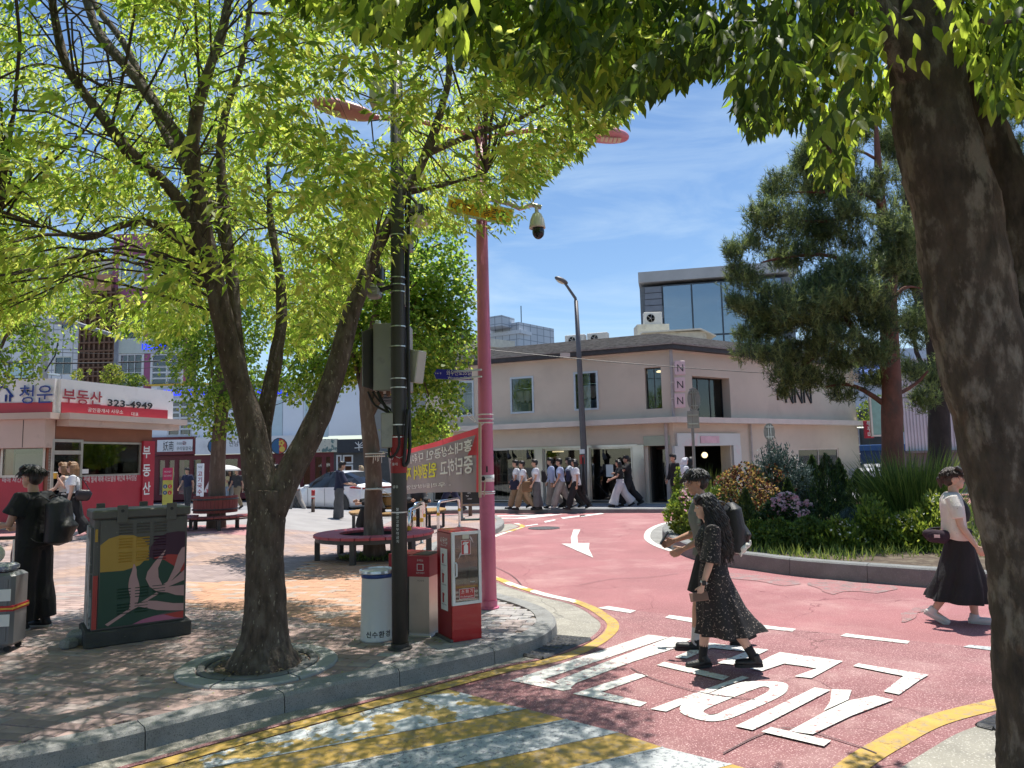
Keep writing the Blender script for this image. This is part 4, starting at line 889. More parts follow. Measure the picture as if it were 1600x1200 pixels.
# restaurant row below
m_maroon=M('maroon_shopfront',(.145,.012,.02),.45,var=.12,vs=1.5)
rw=thing('restaurant_row','row of maroon framed restaurants under white sign boards','building',(-12,D3,0))
zg=.05;zh=FB.uv(400,709)[1]
xs_=[(250,262),(265,277),(280,300),(303,318),(345,375),(378,410),(418,434),(440,452),(474,488),(492,506),(509,519)]
ops=[]
for a,c in xs_:u0,u1=FB.uv(a,730)[0],FB.uv(c,730)[0];ops.append((u0,u1,.35,zh-.18))
b=MB();RW0,RW1=FB.uv(236,730)[0],FB.uv(523,730)[0];FB.wall(b,RW0,RW1,zg,zh,ops,.15,d=.2);b.build('shopfront',m_maroon,rw,True)
for o_ in ops:FB.window(rw,o_,m_maroon,m_glassd,.06,.19,.12,nh=1 if o_[1]-o_[0]>.6 else 0)
b=MB();FB.box(b,RW0,RW1+5,zg,zh,-2.5,-2.6);FB.box(b,RW0,RW1+5,zg,zg+.05,.2,-2.5);b.build('inner_wall',M('dim_restaurant_wall',(.09,.06,.05),.9,var=.3,vs=1),rw,True)
def signb(x0,y0,x1,y1,mat,label,d=.3):
 r=FB.rect(x0,y0,x1,y1);t=thing('shop_sign',label,'sign',FB.pt((r[0]+r[1])/2,r[2],d));b=MB();FB.box(b,*r,d,d+.18);b.build('board',mat,t,True);return t
t=signb(238,684,311,710,m_maroon,'dark maroon sign with white panel of brush lettering');b=MB();r=FB.rect(253,688,307,705);FB.box(b,*r,.481,.5);b.build('panel',m_signw,t,True)
FB.textr('妖南',255,690,271,704,m_letter,t,.502,0);FB.textr('국내산생면',276,691,291,695,m_letter,t,.502);FB.textr('우리밀칼국수',276,698,303,703,m_letter,t,.502)
b=MB();r=FB.rect(292.5,690,296,695);FB.frame(b,r,.02,.501,.507);b.build('seal_mark',m_redlet,t,True)
m_roundel=[M('roundel_blue',(.03,.12,.25),.5,var=0),M('roundel_red',(.55,.06,.04),.5,var=0),M('roundel_yellow',(.7,.5,.08),.5,var=0),m_letter]
t=signb(312,684,470,707,m_signw,'long white restaurant sign with two round emblems')
FB.textr('연남',358,689,373,697,m_letter,t,.482);FB.textr('족발',377,690,392,697,m_letter,t,.482)
for px in (337,436):
 u,z=FB.uv(px,697,.5);e=[MB() for _ in range(4)]
 def disc(bb,r0,a0,a1,d,cu=0,cz=0):
  pts=[FB.pt(u+cu,z+cz,d)]+[FB.pt(u+cu+r0*math.cos(a0+(a1-a0)*k/14),z+cz+r0*math.sin(a0+(a1-a0)*k/14),d) for k in range(15)];bb.add(pts,[(0,k,k+1) for k in range(1,15)])
 disc(e[3],.44,0,2*math.pi,.484);disc(e[0],.39,math.pi/2,3*math.pi/2,.488);disc(e[1],.39,-math.pi/2,math.pi/2,.488);disc(e[2],.15,0,2*math.pi,.492,.16,-.16);
 for k in range(5):disc(e[2],.06,0,2*math.pi,.494,.12+.1*math.cos(k*1.257),.16+.1*math.sin(k*1.257))
 for bb,m in zip(e,m_roundel):bb.build('emblem',m,t,True)
t=signb(484,687,530,706,M('mural_sign_board',(.60,.58,.48),.6,var=.1,vs=3,col2=(.12,.2,.19),c2s=3.2,c2=(.52,.56),speck=((.3,.05,.05),9,.66)),'weathered sign painted with dark pine trees on cream')
t=signb(530,687,572,707,M('charcoal_sign_board',(.025,.03,.04),.5),'charcoal shop sign with a thin white deer head');b=MB()
for p_,q_ in (((560,690),(561,704)),((560,696),(555,691)),((561,696),(566,691)),((561,698),(567,695)),((554,700),(568,699))):
 u0,z0=FB.uv(*p_,.49);u1,z1=FB.uv(*q_,.49);b.tube([FB.pt(u0,z0,.49),FB.pt(u1,z1,.49)],.022,4)
b.build('deer_mark',m_wlet,t,True)
# cafe bay at right of the row, grey building beyond
b=MB();c0,c1=FB.uv(523,730)[0],FB.uv(570,730)[0];op=[FB.rect(527,711,535,740),FB.rect(537,711,553,724),FB.rect(538,726,553,786)]
op[2]=(op[2][0],op[2][1],.1,op[2][3]);FB.wall(b,c0,c1+2.5,zg,zh,op,.15,d=.2);b.build('cafe_front',M('charcoal_render',(.09,.09,.09),.9,var=.15),rw,True)
for o_ in op:FB.window(rw,o_,m_trim,m_glassd,.08,.21,.13)
gb=thing('grey_building','grey rendered building with louvred balcony behind the banner','building',(-4,D3+1,0))
q=FB.rect(574,560,668,640);b=MB();FB.box(b,q[0]+.05,q[1]+1.5,0,q[3]+1.0,-.6,-6);b.build('wall',M('pale_grey_render',(.36,.36,.35),.9,var=.12,vs=1),gb,True)
for k in range(7):
 b=MB();z=FB.uv(590,630)[1]+k*.17;FB.box(b,q[0]+.1,q[0]+1.3,z,z+.1,-.3,-.5);b.build('louvre',M('brown_louvre',(.13,.09,.07),.7),gb,True)
for x0,x1 in ((588,603),(612,640),(646,668)):
 r=FB.rect(x0,705,x1,760,-.55);FB.window(gb,r,m_alum,m_glassd,.08,-.5,-.58,name='window')
# utility pole, bracket lamp, cables at left
pz=P(72,520,31);up_=thing('utility_pole','concrete utility pole with wires rising behind the estate agent sign','utility pole',(pz.x,31,.1));MB().tube([(0,0,0),(0,0,P(72,515,31).z)],[.19,.15],12).build('pole',M('pole_concrete',(.36,.36,.35),.9),up_)
MB().tube([(-.7,0,P(72,583,31).z),(.7,0,P(72,587,31).z-.1)],.05,6).build('crossarm',m_metal,up_);
MB().tube([(0,-.1,P(72,590,31).z),(.5,-.1,P(72,560,31).z),(.6,-.1,P(72,540,31).z)],.03,5).build('loose_cable',m_cable,up_)
lp=P(180,600,30);bl=thing('street_lamp','grey bracket street lamp reaching left in front of the lattice screen','street lamp',(lp.x,30,.1));pz2=P(180,527,30);pe=P(98,504,30)
MB().tube([(0,0,0),(0,0,pz2.z-.2),(-.1,0,pz2.z-.05),(-.2,0,pz2.z),(pe.x-lp.x+.5,0,pe.z-.12)],.09,10).build('pole',M('lamp_grey',(.22,.23,.26),.5,.4),bl);MB().ball((pe.x-lp.x,0,pe.z-.1),(.6,.16,.08)).build('lamp_head',MATS['lamp_grey'],bl)
def cable(a,c,sag,label,r=.012,name='overhead_cable'):
 a,c=Vector(a),Vector(c);pts=[a.lerp(c,i/16)-Vector((0,0,sag*4*(i/16)*(1-i/16))) for i in range(17)]
 o=MB().tube(pts,r,5).build(name,m_cable);tag(o,label,'cable');return o
cable(P(-40,565,31),P(285,562,34),.12,'thick black cable crossing above the estate agent sign',.035)
cable(P(-40,543,31),P(285,552,34),.12,'thin grey wire just above the thick black cable',.014)
cable(P(-40,588,31),P(260,572,34),.1,'thin wire below the thick black cable at left',.012)
cable(P(360,640,30),P(500,592,26),.1,'upper slanting wire in front of the white panel building',.02)
cable(P(360,650,30),P(500,604,26),.15,'lower slanting wire in front of the white panel building',.014)
cable(P(705,540,24),P(1330,590,24),.12,'thin wire strung along the shop eaves past the grey lamp',.014)
# ------------------------------------------------------------------ foliage engine
def nrm(a):return a/np.maximum(np.linalg.norm(a,axis=-1,keepdims=True),1e-9)
LEAF2=[(0,0),(.42,1),(1,0)];LEAF4=[(0,0),(.14,.62),(.38,1),(.68,.72),(1,0)]
FAN=[(0,.12),(.6,.85),(.95,1.0),(1,.4)];OVAL=[(0,0),(.3,.95),(.7,.8),(1,0)];BLADE=[(0,.8),(.5,.9),(1,0)];NEEDLE=[(0,1),(1,0)]
def leaf_template(prof,fold=.25,droop=.0):
 """unit leaf: length along +x, half width 1 in y, folded down the midrib, tip bent down"""
 vs=[];fs=[];rows=[]
 for t,w_ in prof:
  z=-droop*t*t
  if w_<1e-6:rows.append([len(vs)]);vs.append((t,0,z))
  elif fold:rows.append([len(vs),len(vs)+1,len(vs)+2]);vs+=[(t,-w_,z+fold*w_),(t,0,z),(t,w_,z+fold*w_)]
  else:rows.append([len(vs),len(vs)+1]);vs+=[(t,-w_,z),(t,w_,z)]
 for a,c in zip(rows,rows[1:]):
  if len(a)==1:
   for k in range(len(c)-1):fs.append((a[0],c[k],c[k+1]))
  elif len(c)==1:
   for k in range(len(a)-1):fs.append((a[k],c[0],a[k+1]))
  else:
   for k in range(len(a)-1):fs.append((a[k],c[k],c[k+1],a[k+1]))
 return np.array(vs,float),fs
def fast_mesh(name,V,faces_tmpl,N,nv,mats,mi,parent,inv=None):
 me=bpy.data.meshes.new(name);me.vertices.add(len(V));me.vertices.foreach_set('co',V.astype(np.float32).ravel())
 fl=[len(f) for f in faces_tmpl];tl=sum(fl);idx=np.concatenate([np.array(f) for f in faces_tmpl])
 loops=(idx[None,:]+(np.arange(N)*nv)[:,None]).ravel();st=np.concatenate([[0],np.cumsum(fl)[:-1]]);starts=(st[None,:]+(np.arange(N)*tl)[:,None]).ravel()
 me.loops.add(len(loops));me.polygons.add(len(starts));me.polygons.foreach_set('loop_start',starts.astype(np.int32));me.loops.foreach_set('vertex_index',loops.astype(np.int32))
 for m in mats:me.materials.append(m)
 me.polygons.foreach_set('material_index',np.repeat(mi,len(fl)).astype(np.int32));me.update(calc_edges=True)
 o=bpy.data.objects.new(name,me);C.objects.link(o)
 if parent is not None:o.parent=parent
 return o
def foliage(parent,name,pos,ax,nm,ln,wd_,mats,mi,prof=LEAF2,fold=.25,droop=.1,singles=0,single_name='leaf',stuff=True,weight=None):
 """many leaves: nearest few as single objects, the rest joined into one part"""
 tv,tf=leaf_template(prof,fold,droop);ax=nrm(ax);sd=nrm(np.cross(nm,ax));nn=np.cross(ax,sd);N=len(pos)
 keep=np.ones(N,bool)
 if singles:
  px,py,z=PXn(pos);z=np.where((px>0) & (px<1600) & (py>0) & (py<1200),z,1e3+z);od=np.argsort(z/ln)[:singles];keep[od]=False
  base=Vector(WM(parent).translation)
  pm=[]
  for k,m in enumerate(mats):
   me=bpy.data.meshes.new(single_name);me.from_pydata(tv.tolist(),[],tf);me.materials.append(m);pm.append(me)
  for i in od:
   o=bpy.data.objects.new(single_name,pm[int(mi[i])]);C.objects.link(o);o.parent=parent
   mt=Matrix((Vector(ax[i]),Vector(sd[i]),Vector(nn[i]))).transposed().to_4x4();mt.translation=Vector(pos[i])-base
   o.matrix_local=mt @ Matrix.Diagonal((ln[i],wd_[i],wd_[i],1))
 p,a,s_,n_,l_,w2=pos[keep],ax[keep],sd[keep],nn[keep],ln[keep],wd_[keep]
 V=p[:,None,:]+a[:,None,:]*(tv[None,:,0:1]*l_[:,None,None])+s_[:,None,:]*(tv[None,:,1:2]*w2[:,None,None])+n_[:,None,:]*(tv[None,:,2:3]*np.where(tv[None,:,2:3]<0,l_[:,None,None],w2[:,None,None]))
 if parent is not None:V=V-np.array(WM(parent).translation)[None,None,:]
 o=fast_mesh(name,V.reshape(-1,3),tf,len(p),len(tv),mats,mi[keep],parent)
 if stuff:o['kind']='stuff'
 return o
def rnd_dir(n):return nrm(RNG.normal(size=(n,3)))
def noise3(p,sc,seed=0):
 r=np.random.default_rng(seed);s_=np.zeros(len(p))
 for k in range(7):
  d=r.normal(size=3)*sc*(1+.35*k);s_+=np.sin(p @ d+r.random()*6.28)
 return s_/7*1.7
def branchlets(org,dr,nsub,nleaf,blen,slen,leaflen,flat=.15,droop=.35):
 """leaves of feathery branchlets: nsub side twigs on each, nleaf alternate leaves on each side twig"""
 N=len(org);up=np.array([0,0,1.0]);dr=nrm(dr);side=nrm(np.cross(dr,up)+1e-6);nn=np.cross(side,dr)
 k=(np.arange(nsub)+.5)/nsub;sg=np.where(np.arange(nsub) % 2==0,1.0,-1.0)
 bo=org[:,None,:]+dr[:,None,:]*(k[None,:,None]*blen[:,None,None])-up*(droop*(k ** 2)[None,:,None]*blen[:,None,None]*.6)
 ang=RNG.normal(.85,.15,(N,nsub));sdv=dr[:,None,:]*np.cos(ang)[...,None]+side[:,None,:]*(np.sin(ang)*sg[None,:])[...,None]+nn[:,None,:]*RNG.normal(0,flat,(N,nsub))[...,None]
 sl=slen*(1.15-.6*k[None,:])*RNG.uniform(.7,1.25,(N,nsub))
 j=(np.arange(nleaf)+.6)/nleaf;sj=np.where(np.arange(nleaf) % 2==0,1.0,-1.0)
 lp=bo[:,:,None,:]+sdv[:,:,None,:]*(j[None,None,:,None]*sl[...,None,None])-up*(.45*(j ** 2)[None,None,:,None]*sl[...,None,None])
 s2=nrm(np.cross(sdv,up)+1e-6);la=sdv[:,:,None,:]*.75+s2[:,:,None,:]*(sj[None,None,:,None]*.6)-up*.55+RNG.normal(0,.28,lp.shape)
 ln=up+RNG.normal(0,.45,lp.shape)
 M_=N*nsub*nleaf;le=leaflen*RNG.uniform(.6,1.2,M_)
 return lp.reshape(-1,3),la.reshape(-1,3),ln.reshape(-1,3),le
m_bark=M('grey_brown_bark',(.085,.062,.047),.92,var=.5,vs=19,bump=1.0,bs=24,bd=.04,col2=(.15,.125,.10),c2s=9,c2=(.50,.66),stretch=(1,1,.4),speck=((.30,.26,.2),46,.66))
m_barkd=M('flaking_brown_bark',(.095,.068,.048),.92,var=.5,vs=15,bump=1.0,bs=17,bd=.05,col2=(.25,.20,.155),c2s=7.5,c2=(.52,.62),stretch=(1,1,.42),speck=((.19,.10,.055),5.5,.675))
m_barkg=M('ginkgo_bark',(.12,.085,.065),.95,var=.3,vs=6,bump=1.0,bs=24,col2=(.2,.16,.13),c2s=10,c2=(.5,.65),stretch=(1,1,.25))
m_barkp=M('red_pine_bark',(.17,.075,.052),.92,var=.3,vs=5,bump=1.0,bs=26,col2=(.11,.065,.05),c2s=4,c2=(.5,.65),stretch=(1,1,.5))
m_twig=M('thin_twig',(.06,.045,.035),.9,var=.1)
ZL=[Mleaf('zelkova_leaf_bright',(.15,.235,.03),.62,(.80,.97,.17)),Mleaf('zelkova_leaf',(.11,.18,.022),.56,(.58,.80,.10)),Mleaf('zelkova_leaf_dark',(.06,.115,.018),.5,(.30,.48,.05))]
GK=[Mleaf('ginkgo_leaf',(.10,.18,.03),.55,(.46,.70,.09)),Mleaf('ginkgo_leaf_dark',(.055,.11,.022),.48,(.22,.38,.05)),Mleaf('ginkgo_leaf_pale',(.17,.24,.04),.58,(.74,.90,.14))]
PN=[Mleaf('pine_needle',(.075,.12,.045),.25,(.14,.19,.06)),Mleaf('pine_needle_light',(.175,.225,.085),.35,(.42,.52,.16)),Mleaf('pine_needle_dark',(.045,.075,.045),.2,(.07,.11,.04))]
def limb(b,pts,rad,n=10,sm=4,wob=.0):
 q=smooth([Vector(p) for p in pts],sm);r=np.interp(np.linspace(0,1,len(q)),np.linspace(0,1,len(rad)),rad)
 if wob:q=[p+Vector(RNG.normal(0,wob,3))*(1 if 0<i<len(q)-1 else 0) for i,p in enumerate(q)]
 b.tube(q,list(r),n);return q
def roughen(o,amp,sc,seed=0):
 me=o.data;n=len(me.vertices);v=np.empty(n*3,np.float32);me.vertices.foreach_get('co',v);v=v.reshape(-1,3);nn=np.empty(n*3,np.float32);me.vertices.foreach_get('normal',nn);nn=nn.reshape(-1,3)
 f=noise3(v*np.array([1,1,.4]),sc,seed)*.6+noise3(v*np.array([1,1,.5]),sc*2.7,seed+1)*.4;v+=nn*(amp*f)[:,None];me.vertices.foreach_set('co',v.ravel());me.update()
# ------------------------------------------------------------------ main tree
tb=G(412,1042,.13)
mt=thing('zelkova_tree','forked street tree with bright yellow green leaves beside the painted cabinet','tree',tb)
D0=tb.y;b=MB()
def PP(*l):return [P(x,y,d) for x,y,d in l]
trunk=[tb+Vector((0,0,-.05)),tb+Vector((0,0,.07))]+PP((413,1000,D0),(415,940,D0),(414,870,D0),(417,800,D0),(420,765,D0))
limb(b,trunk,[.35,.28,.205,.172,.153,.155,.16],40,9)
A=limb(b,PP((416,800,D0),(405,740,D0),(391,660,D0),(367,580,D0-.05),(346,490,D0-.1),(326,400,D0-.2),(311,325,D0-.25),(301,250,D0-.3),(306,180,D0-.3),(326,110,D0-.2),(350,40,D0),(365,-60,D0+.1)),[.15,.135,.112,.1,.088,.074,.066,.058,.05,.044,.036,.028],16,5)
A2=limb(b,PP((333,430,D0-.15),(304,355,D0-.3),(262,290,D0-.4),(200,235,D0-.6),(150,170,D0-.7),(108,110,D0-.8),(90,50,D0-.8),(72,-60,D0-.8)),[.068,.056,.05,.045,.04,.036,.03,.024],12,4)
A3=limb(b,PP((304,250,D0-.3),(255,180,D0-.2),(205,112,D0-.1),(160,60,D0),(135,0,D0+.1),(125,-80,D0+.1)),[.055,.05,.045,.04,.036,.028],12,4)
A4=limb(b,PP((300,275,D0-.1),(262,215,D0+.3),(238,160,D0+.5),(195,70,D0+.6),(150,10,D0+.7),(110,-70,D0+.8)),[.05,.045,.04,.035,.03,.02],8,4)
Bq=limb(b,PP((388,650,D0+.1),(372,560,D0+.2),(364,450,D0+.3),(352,350,D0+.4),(345,250,D0+.5),(352,180,D0+.6),(380,90,D0+.7),(396,-40,D0+.8)),[.072,.064,.058,.052,.046,.038,.03,.024],12,4)
B2=limb(b,PP((360,420,D0+.35),(340,345,D0+.6),(318,300,D0+.8),(290,240,D0+1.0)),[.04,.035,.03,.02],8,4)
Lw=limb(b,PP((308,395,D0-.2),(268,365,D0-.35),(225,346,D0-.5),(180,356,D0-.7),(130,372,D0-.9),(60,350,D0-1.1),(0,330,D0-1.3)),[.05,.045,.035,.022,.016,.012,.008],8,4)
Lw2=limb(b,PP((180,150,D0-.3),(130,118,D0-.5),(60,100,D0-.7),(0,122,D0-.8)),[.02,.016,.012,.008],6,4)
Cc=limb(b,PP((425,800,D0),(452,740,D0+.05),(484,680,D0+.1),(518,600,D0+.2),(546,500,D0+.3),(572,430,D0+.4),(602,360,D0+.55),(632,305,D0+.7),(664,245,D0+.8),(690,170,D0+.8),(702,100,D0+.8),(690,-40,D0+.8)),[.125,.118,.112,.10,.084,.070,.060,.054,.047,.04,.032,.024],16,5)
Dd=limb(b,PP((418,770,D0+.1),(409,700,D0+.2),(418,630,D0+.3),(431,560,D0+.4),(440,490,D0+.5),(436,425,D0+.6),(424,350,D0+.7),(418,260,D0+.8)),[.10,.085,.078,.066,.05,.042,.03,.02],10,4)
Ee=limb(b,PP((668,240,D0+.8),(740,210,D0+.9),(800,190,D0+.8),(850,165,D0+.7)),[.04,.03,.022,.012],6,4)
Ef=limb(b,PP((634,300,D0+.7),(690,290,D0+.4),(760,270,D0+.2)),[.03,.02,.01],6,4)
tk=b.build('trunk',m_bark,mt,True,True);roughen(tk,.010,9,1);roughen(tk,.0055,42,17)
stems=[p for s_ in (A[8:],A2,A3,A4,Bq[8:],B2,Lw,Lw2,Cc[16:],Dd[10:],Ee,Ef) for p in s_]
# crown: branchlets through the crown volume, kept to where the photo shows leaves
CURVE=[(-800,520),(-100,520),(0,505),(60,470),(110,478),(150,505),(220,510),(262,520),(310,495),(345,470),(400,450),(430,520),(470,545),(505,520),(545,460),(590,415),(640,350),(690,338),(745,348),(800,352),(828,300),(850,262),(890,232),(918,214),(928,190),(985,165),(1010,120),(1040,0),(1060,-300)]
HOLES=[(88,-50,152,112,.15),(98,120,160,250,.3),(0,130,70,172,.3),(95,170,150,215,.2),(130,40,210,130,.35),(120,10,190,90,.25),(170,290,240,330,.4),(410,250,470,290,.35),(640,60,710,110,.55),(240,60,300,130,.5),(110,225,170,260,.4),(150,345,240,458,.1),(130,440,190,500,.35),(695,312,805,350,.3),(760,303,860,336,.12),(740,350,800,380,.3),(540,140,590,230,.15),(478,150,560,192,.08)]
def crown_mask(p,curve=CURVE,holes=HOLES):
 px,py,z=PXn(p);lim=np.interp(px,[c[0] for c in curve],[c[1] for c in curve]);ok=(py<lim) & (z>2.4)
 for x0,y0,x1,y1,pr in holes:
  h=(px>x0) & (px<x1) & (py>y0) & (py<y1);ok &= ~h | (RNG.random(len(p))<pr)
 return ok
N0=5900
q=RNG.random((N0,3));cx,cy=tb.x+.2,tb.y-.2
rad=4.9*np.sqrt(q[:,0]);th=q[:,1]*2*np.pi;X=cx+rad*np.cos(th);Y=cy+rad*np.sin(th)*.8
low=2.75+.12*(rad/4.9) ** 2+np.clip((X+1.2)*.42,0,2.2);top=7.4-.075*rad ** 2
Z=low+(top-low)*q[:,2] ** 1.25
org=np.stack([X,Y,Z],-1);ok=(top>low) & (noise3(org,1.5,5)>-.52) & (org[:,1]>2.9)
org=org[ok];ok=crown_mask(org,CURVE,HOLES) ;org=org[ok]
dr=np.stack([org[:,0]-cx,org[:,1]-cy,np.full(len(org),-.15)],-1);dr=nrm(dr)+RNG.normal(0,.55,dr.shape)*np.array([1,1,.35])
bl=RNG.uniform(.4,.75,len(org));
lp,la,ln_,le=branchlets(org,dr,9,7,bl,.23,.08)
k=crown_mask(lp,[(x,y+18) for x,y in CURVE],[(a,c,d,e,min(1,f+.15)) for a,c,d,e,f in HOLES]);px,py,z=PXn(lp);k &= (py>-420)
lp,la,ln_,le=lp[k],la[k],ln_[k],le[k]
# fewer leaves where the crown is outside the frame (it only shades there)
px,py,z=PXn(lp);inside=(px>-60) & (px<1660) & (py>-60);k=inside | (RNG.random(len(lp))<.85);lp,la,ln_,le=lp[k],la[k],ln_[k],le[k];le[~inside[k]]*=1.4
SPa=np.array([tuple(s_) for s_ in stems]);spx,spy,spz=PXn(SPa);px,py,z=PXn(lp);drop=np.zeros(len(lp),bool)
for a_,c_,d_ in zip(spx,spy,spz):drop |= ((px-a_) ** 2+(py-c_) ** 2<31 ** 2) & (z<d_+.1) & (c_>-30)
k=~(drop & (RNG.random(len(lp))<.85));lp,la,ln_,le=lp[k],la[k],ln_[k],le[k]
mi=RNG.choice(3,len(lp),p=[.42,.38,.2]);print('zelkova leaves',len(lp))
foliage(mt,'leaves',lp,la,ln_,le,le*.17,ZL,mi,LEAF2,.25,.12,singles=300)
# connecting twigs
b=MB();SP=np.array([tuple(s_) for s_ in stems]);sub=RNG.permutation(len(org))[:430]
for i in sub:
 o_=org[i];d2=((SP-o_) ** 2).sum(1)+np.where(SP[:,2]>o_[2]+.4,9,0);j=int(np.argmin(d2));a=Vector(SP[j]);c=Vector(o_);L_=(c-a).length
 if L_>2.4 or not crown_mask(np.array([tuple(c+Vector(dr[i]).normalized()*bl[i])]),[(x,y-12) for x,y in CURVE],[])[0]:continue
 m=a.lerp(c,.5)+Vector((RNG.normal(0,.1)*L_,RNG.normal(0,.1)*L_,.16*L_));e=c+Vector(dr[i]).normalized()*bl[i]*.9-Vector((0,0,.1));b.tube(smooth([a,m,c,e],3),list(np.linspace(.004+.004*L_,.002,10)),4,cap=False)
for i in range(170):
 o_=SP[RNG.integers(len(SP))];d=Vector(RNG.normal(0,1,3));d.z=abs(d.z)*.3;d.normalize();p=Vector(o_);pts=[p]
 for s_ in range(6):d=(d+Vector(RNG.normal(0,.35,3))).normalized();p=p+d*.11;pts.append(p)
 if crown_mask(np.array([tuple(p)]),CURVE,[])[0]:b.tube(pts,list(np.linspace(.005,.002,7)),3,cap=False)
tw=b.build('twigs',m_twig,mt,True);tw['kind']='stuff'
# stone ring round the trunk
rg=thing('tree_ring','grey stone ring of curved slabs set round the forked tree','tree ring',tb+Vector((-.06,.05,0)))
def arc_piece(r0,r1,a0,a1,z0,z1,mat,name,parent,n=6,ch=.012):
 b=MB();ring_=[]
 for k in range(n+1):
  an=a0+(a1-a0)*k/n;c,s_=math.cos(an),math.sin(an);ring_.append([(r0*c,r0*s_,z0),(r1*c,r1*s_,z0),(r1*c,r1*s_,z1-ch),((r1-ch)*c,(r1-ch)*s_,z1),((r0+ch)*c,(r0+ch)*s_,z1),(r0*c,r0*s_,z1-ch)])
 for r_ in ring_:b.v+=r_
 for k in range(n):
  for j in range(6):b.f.append((k*6+j,k*6+(j+1) % 6,k*6+6+(j+1) % 6,k*6+6+j)[::-1]);b.m.append(0)
 b.f+=[tuple(range(6))[::-1],tuple(n*6+j for j in range(6))];b.m+=[0,0]
 return b.build(name,mat,parent)
m_ringst=M('ring_stone',(.36,.36,.345),.85,var=.18,vs=4,bump=.7,bs=90,col2=(.2,.2,.18),c2s=4,c2=(.52,.68));m_ringd=M('dark_ring_stone',(.15,.15,.145),.85,var=.2,vs=4,bump=.7,bs=90)
for k in range(6):
 g=.012;arc_piece(.50,.655,k*math.pi/3+g+.3,(k+1)*math.pi/3-g+.3,-.05,.022+.004*(k % 2),m_ringst,'ring_stone',rg)
 arc_piece(.425,.487,k*math.pi/3+g+.3,(k+1)*math.pi/3-g+.3,-.05,.034,m_ringd,'ring_stone',rg);arc_piece(.352,.413,k*math.pi/3+g+.3,(k+1)*math.pi/3-g+.3,-.05,.02,m_ringd,'ring_stone',rg)
MB().lathe([(.352,.012),(.2,.03),(0,.035)],n=24).build('soil',m_soil,rg)
# dry litter at the trunk foot
n=160;a=RNG.random(n)*6.28;r_=.2+.2*RNG.random(n);lpos=np.stack([tb.x-.05+r_*np.cos(a),tb.y+r_*np.sin(a),np.full(n,.17)],-1)
o=foliage(None,'leaf_litter',lpos,rnd_dir(n)*np.array([1,1,.15]),np.tile([0,0,1.],(n,1))+RNG.normal(0,.3,(n,3)),RNG.uniform(.03,.06,n),RNG.uniform(.006,.012,n),[M('dry_leaf',(.30,.22,.12),.9),M('dry_leaf_dark',(.13,.09,.05),.9)],RNG.integers(0,2,n))
# ------------------------------------------------------------------ near tree at right
DN=3.35;nt_base=Vector((P(1640,1282,DN).x,DN,.13));nr=thing('near_tree','big near tree trunk with flaking brown bark at the right edge','tree',nt_base);b=MB()
DN=3.35
limb(b,[nt_base+Vector((.02,0,-.1)),nt_base+Vector((0,0,.1))]+PP((1634,1150,DN),(1624,1000,DN),(1611,880,DN),(1585,760,DN),(1557,640,DN),(1518,480,DN),(1490,320,DN),(1459,200,DN),(1444,90,DN),(1432,0,DN),(1424,-160,DN)),[.24,.2,.18,.18,.18,.18,.182,.184,.182,.17,.15,.15,.14],56,14)
s2=limb(b,PP((1572,760,DN+.03),(1574,640,DN+.05),(1592,540,DN+.12),(1598,450,DN+.2),(1568,300,DN+.22),(1538,190,DN+.22),(1506,85,DN+.2),(1478,-20,DN+.2),(1440,-200,DN+.3)),[.12,.14,.15,.155,.125,.095,.065,.055,.05],18,6)
s3=limb(b,PP((1450,150,DN-.02),(1408,75,DN-.1),(1345,5,DN-.15),(1270,-60,DN-.2),(1150,-150,DN)),[.09,.085,.08,.075,.06],12,5)
s4=limb(b,PP((1590,420,DN+.2),(1640,330,DN+.1),(1700,230,DN)),[.1,.09,.08],10,4)
s5=limb(b,PP((1270,-60,DN-.2),(1120,-40,DN+.3),(980,-30,DN+.8),(800,-60,DN+1.2)),[.05,.04,.028,.016],8,4)
s6=limb(b,PP((1240,-60,DN),(1230,40,DN+.6),(1225,130,DN+1.0),(1300,240,DN+1.1)),[.03,.022,.014,.008],6,4)
s7=limb(b,PP((1600,30,DN-.5),(1560,35,DN-.5),(1500,30,DN-.4)),[.008,.007,.005],5,4)
tk=b.build('trunk',m_barkd,nr,True,True);roughen(tk,.016,8,3);roughen(tk,.008,30,7)
NCURVE=[(-400,-200),(380,-60),(480,15),(560,45),(640,60),(720,78),(790,100),(850,122),(920,150),(975,165),(1010,150),(1070,118),(1135,108),(1148,160),(1160,205),(1195,208),(1215,190),(1262,182),(1272,262),(1300,298),(1326,296),(1336,200),(1372,175),(1400,165),(1470,60),(1520,100),(1545,160),(1590,165),(1640,200),(2200,300)]
def near_crown(N,zr,box,cull,sub,nl,leaf):
 q=RNG.random((N,3));o_=np.stack([box[0]+(box[1]-box[0])*q[:,0],box[2]+(box[3]-box[2])*q[:,1],zr[0]+(zr[1]-zr[0])*q[:,2]],-1)
 if cull:
  px,py,z=PXn(o_);lim=np.interp(px,[c[0] for c in NCURVE],[c[1] for c in NCURVE]);k=(py<lim-20) & (py>-260) & (noise3(o_,2.0,9)>-.55);o_=o_[k]
 else:
  px,py,z=PXn(o_);o_=o_[(py<-150) & (noise3(o_,1.5,11)>-.35)]
 d=np.stack([o_[:,0]-2.2,o_[:,1]-2.5,np.full(len(o_),-.9)],-1);d=nrm(d)+RNG.normal(0,.5,d.shape)
 a=branchlets(o_,d,sub,nl,RNG.uniform(.25,.5,len(o_)),.2,leaf,droop=.8)
 if cull:
  px,py,z=PXn(a[0]);lim=np.interp(px,[c[0] for c in NCURVE],[c[1] for c in NCURVE]);k=(py<lim) & (z>1.5)
 else:px,py,z=PXn(a[0]);k=(py<-70)
 return [v[k] for v in a]
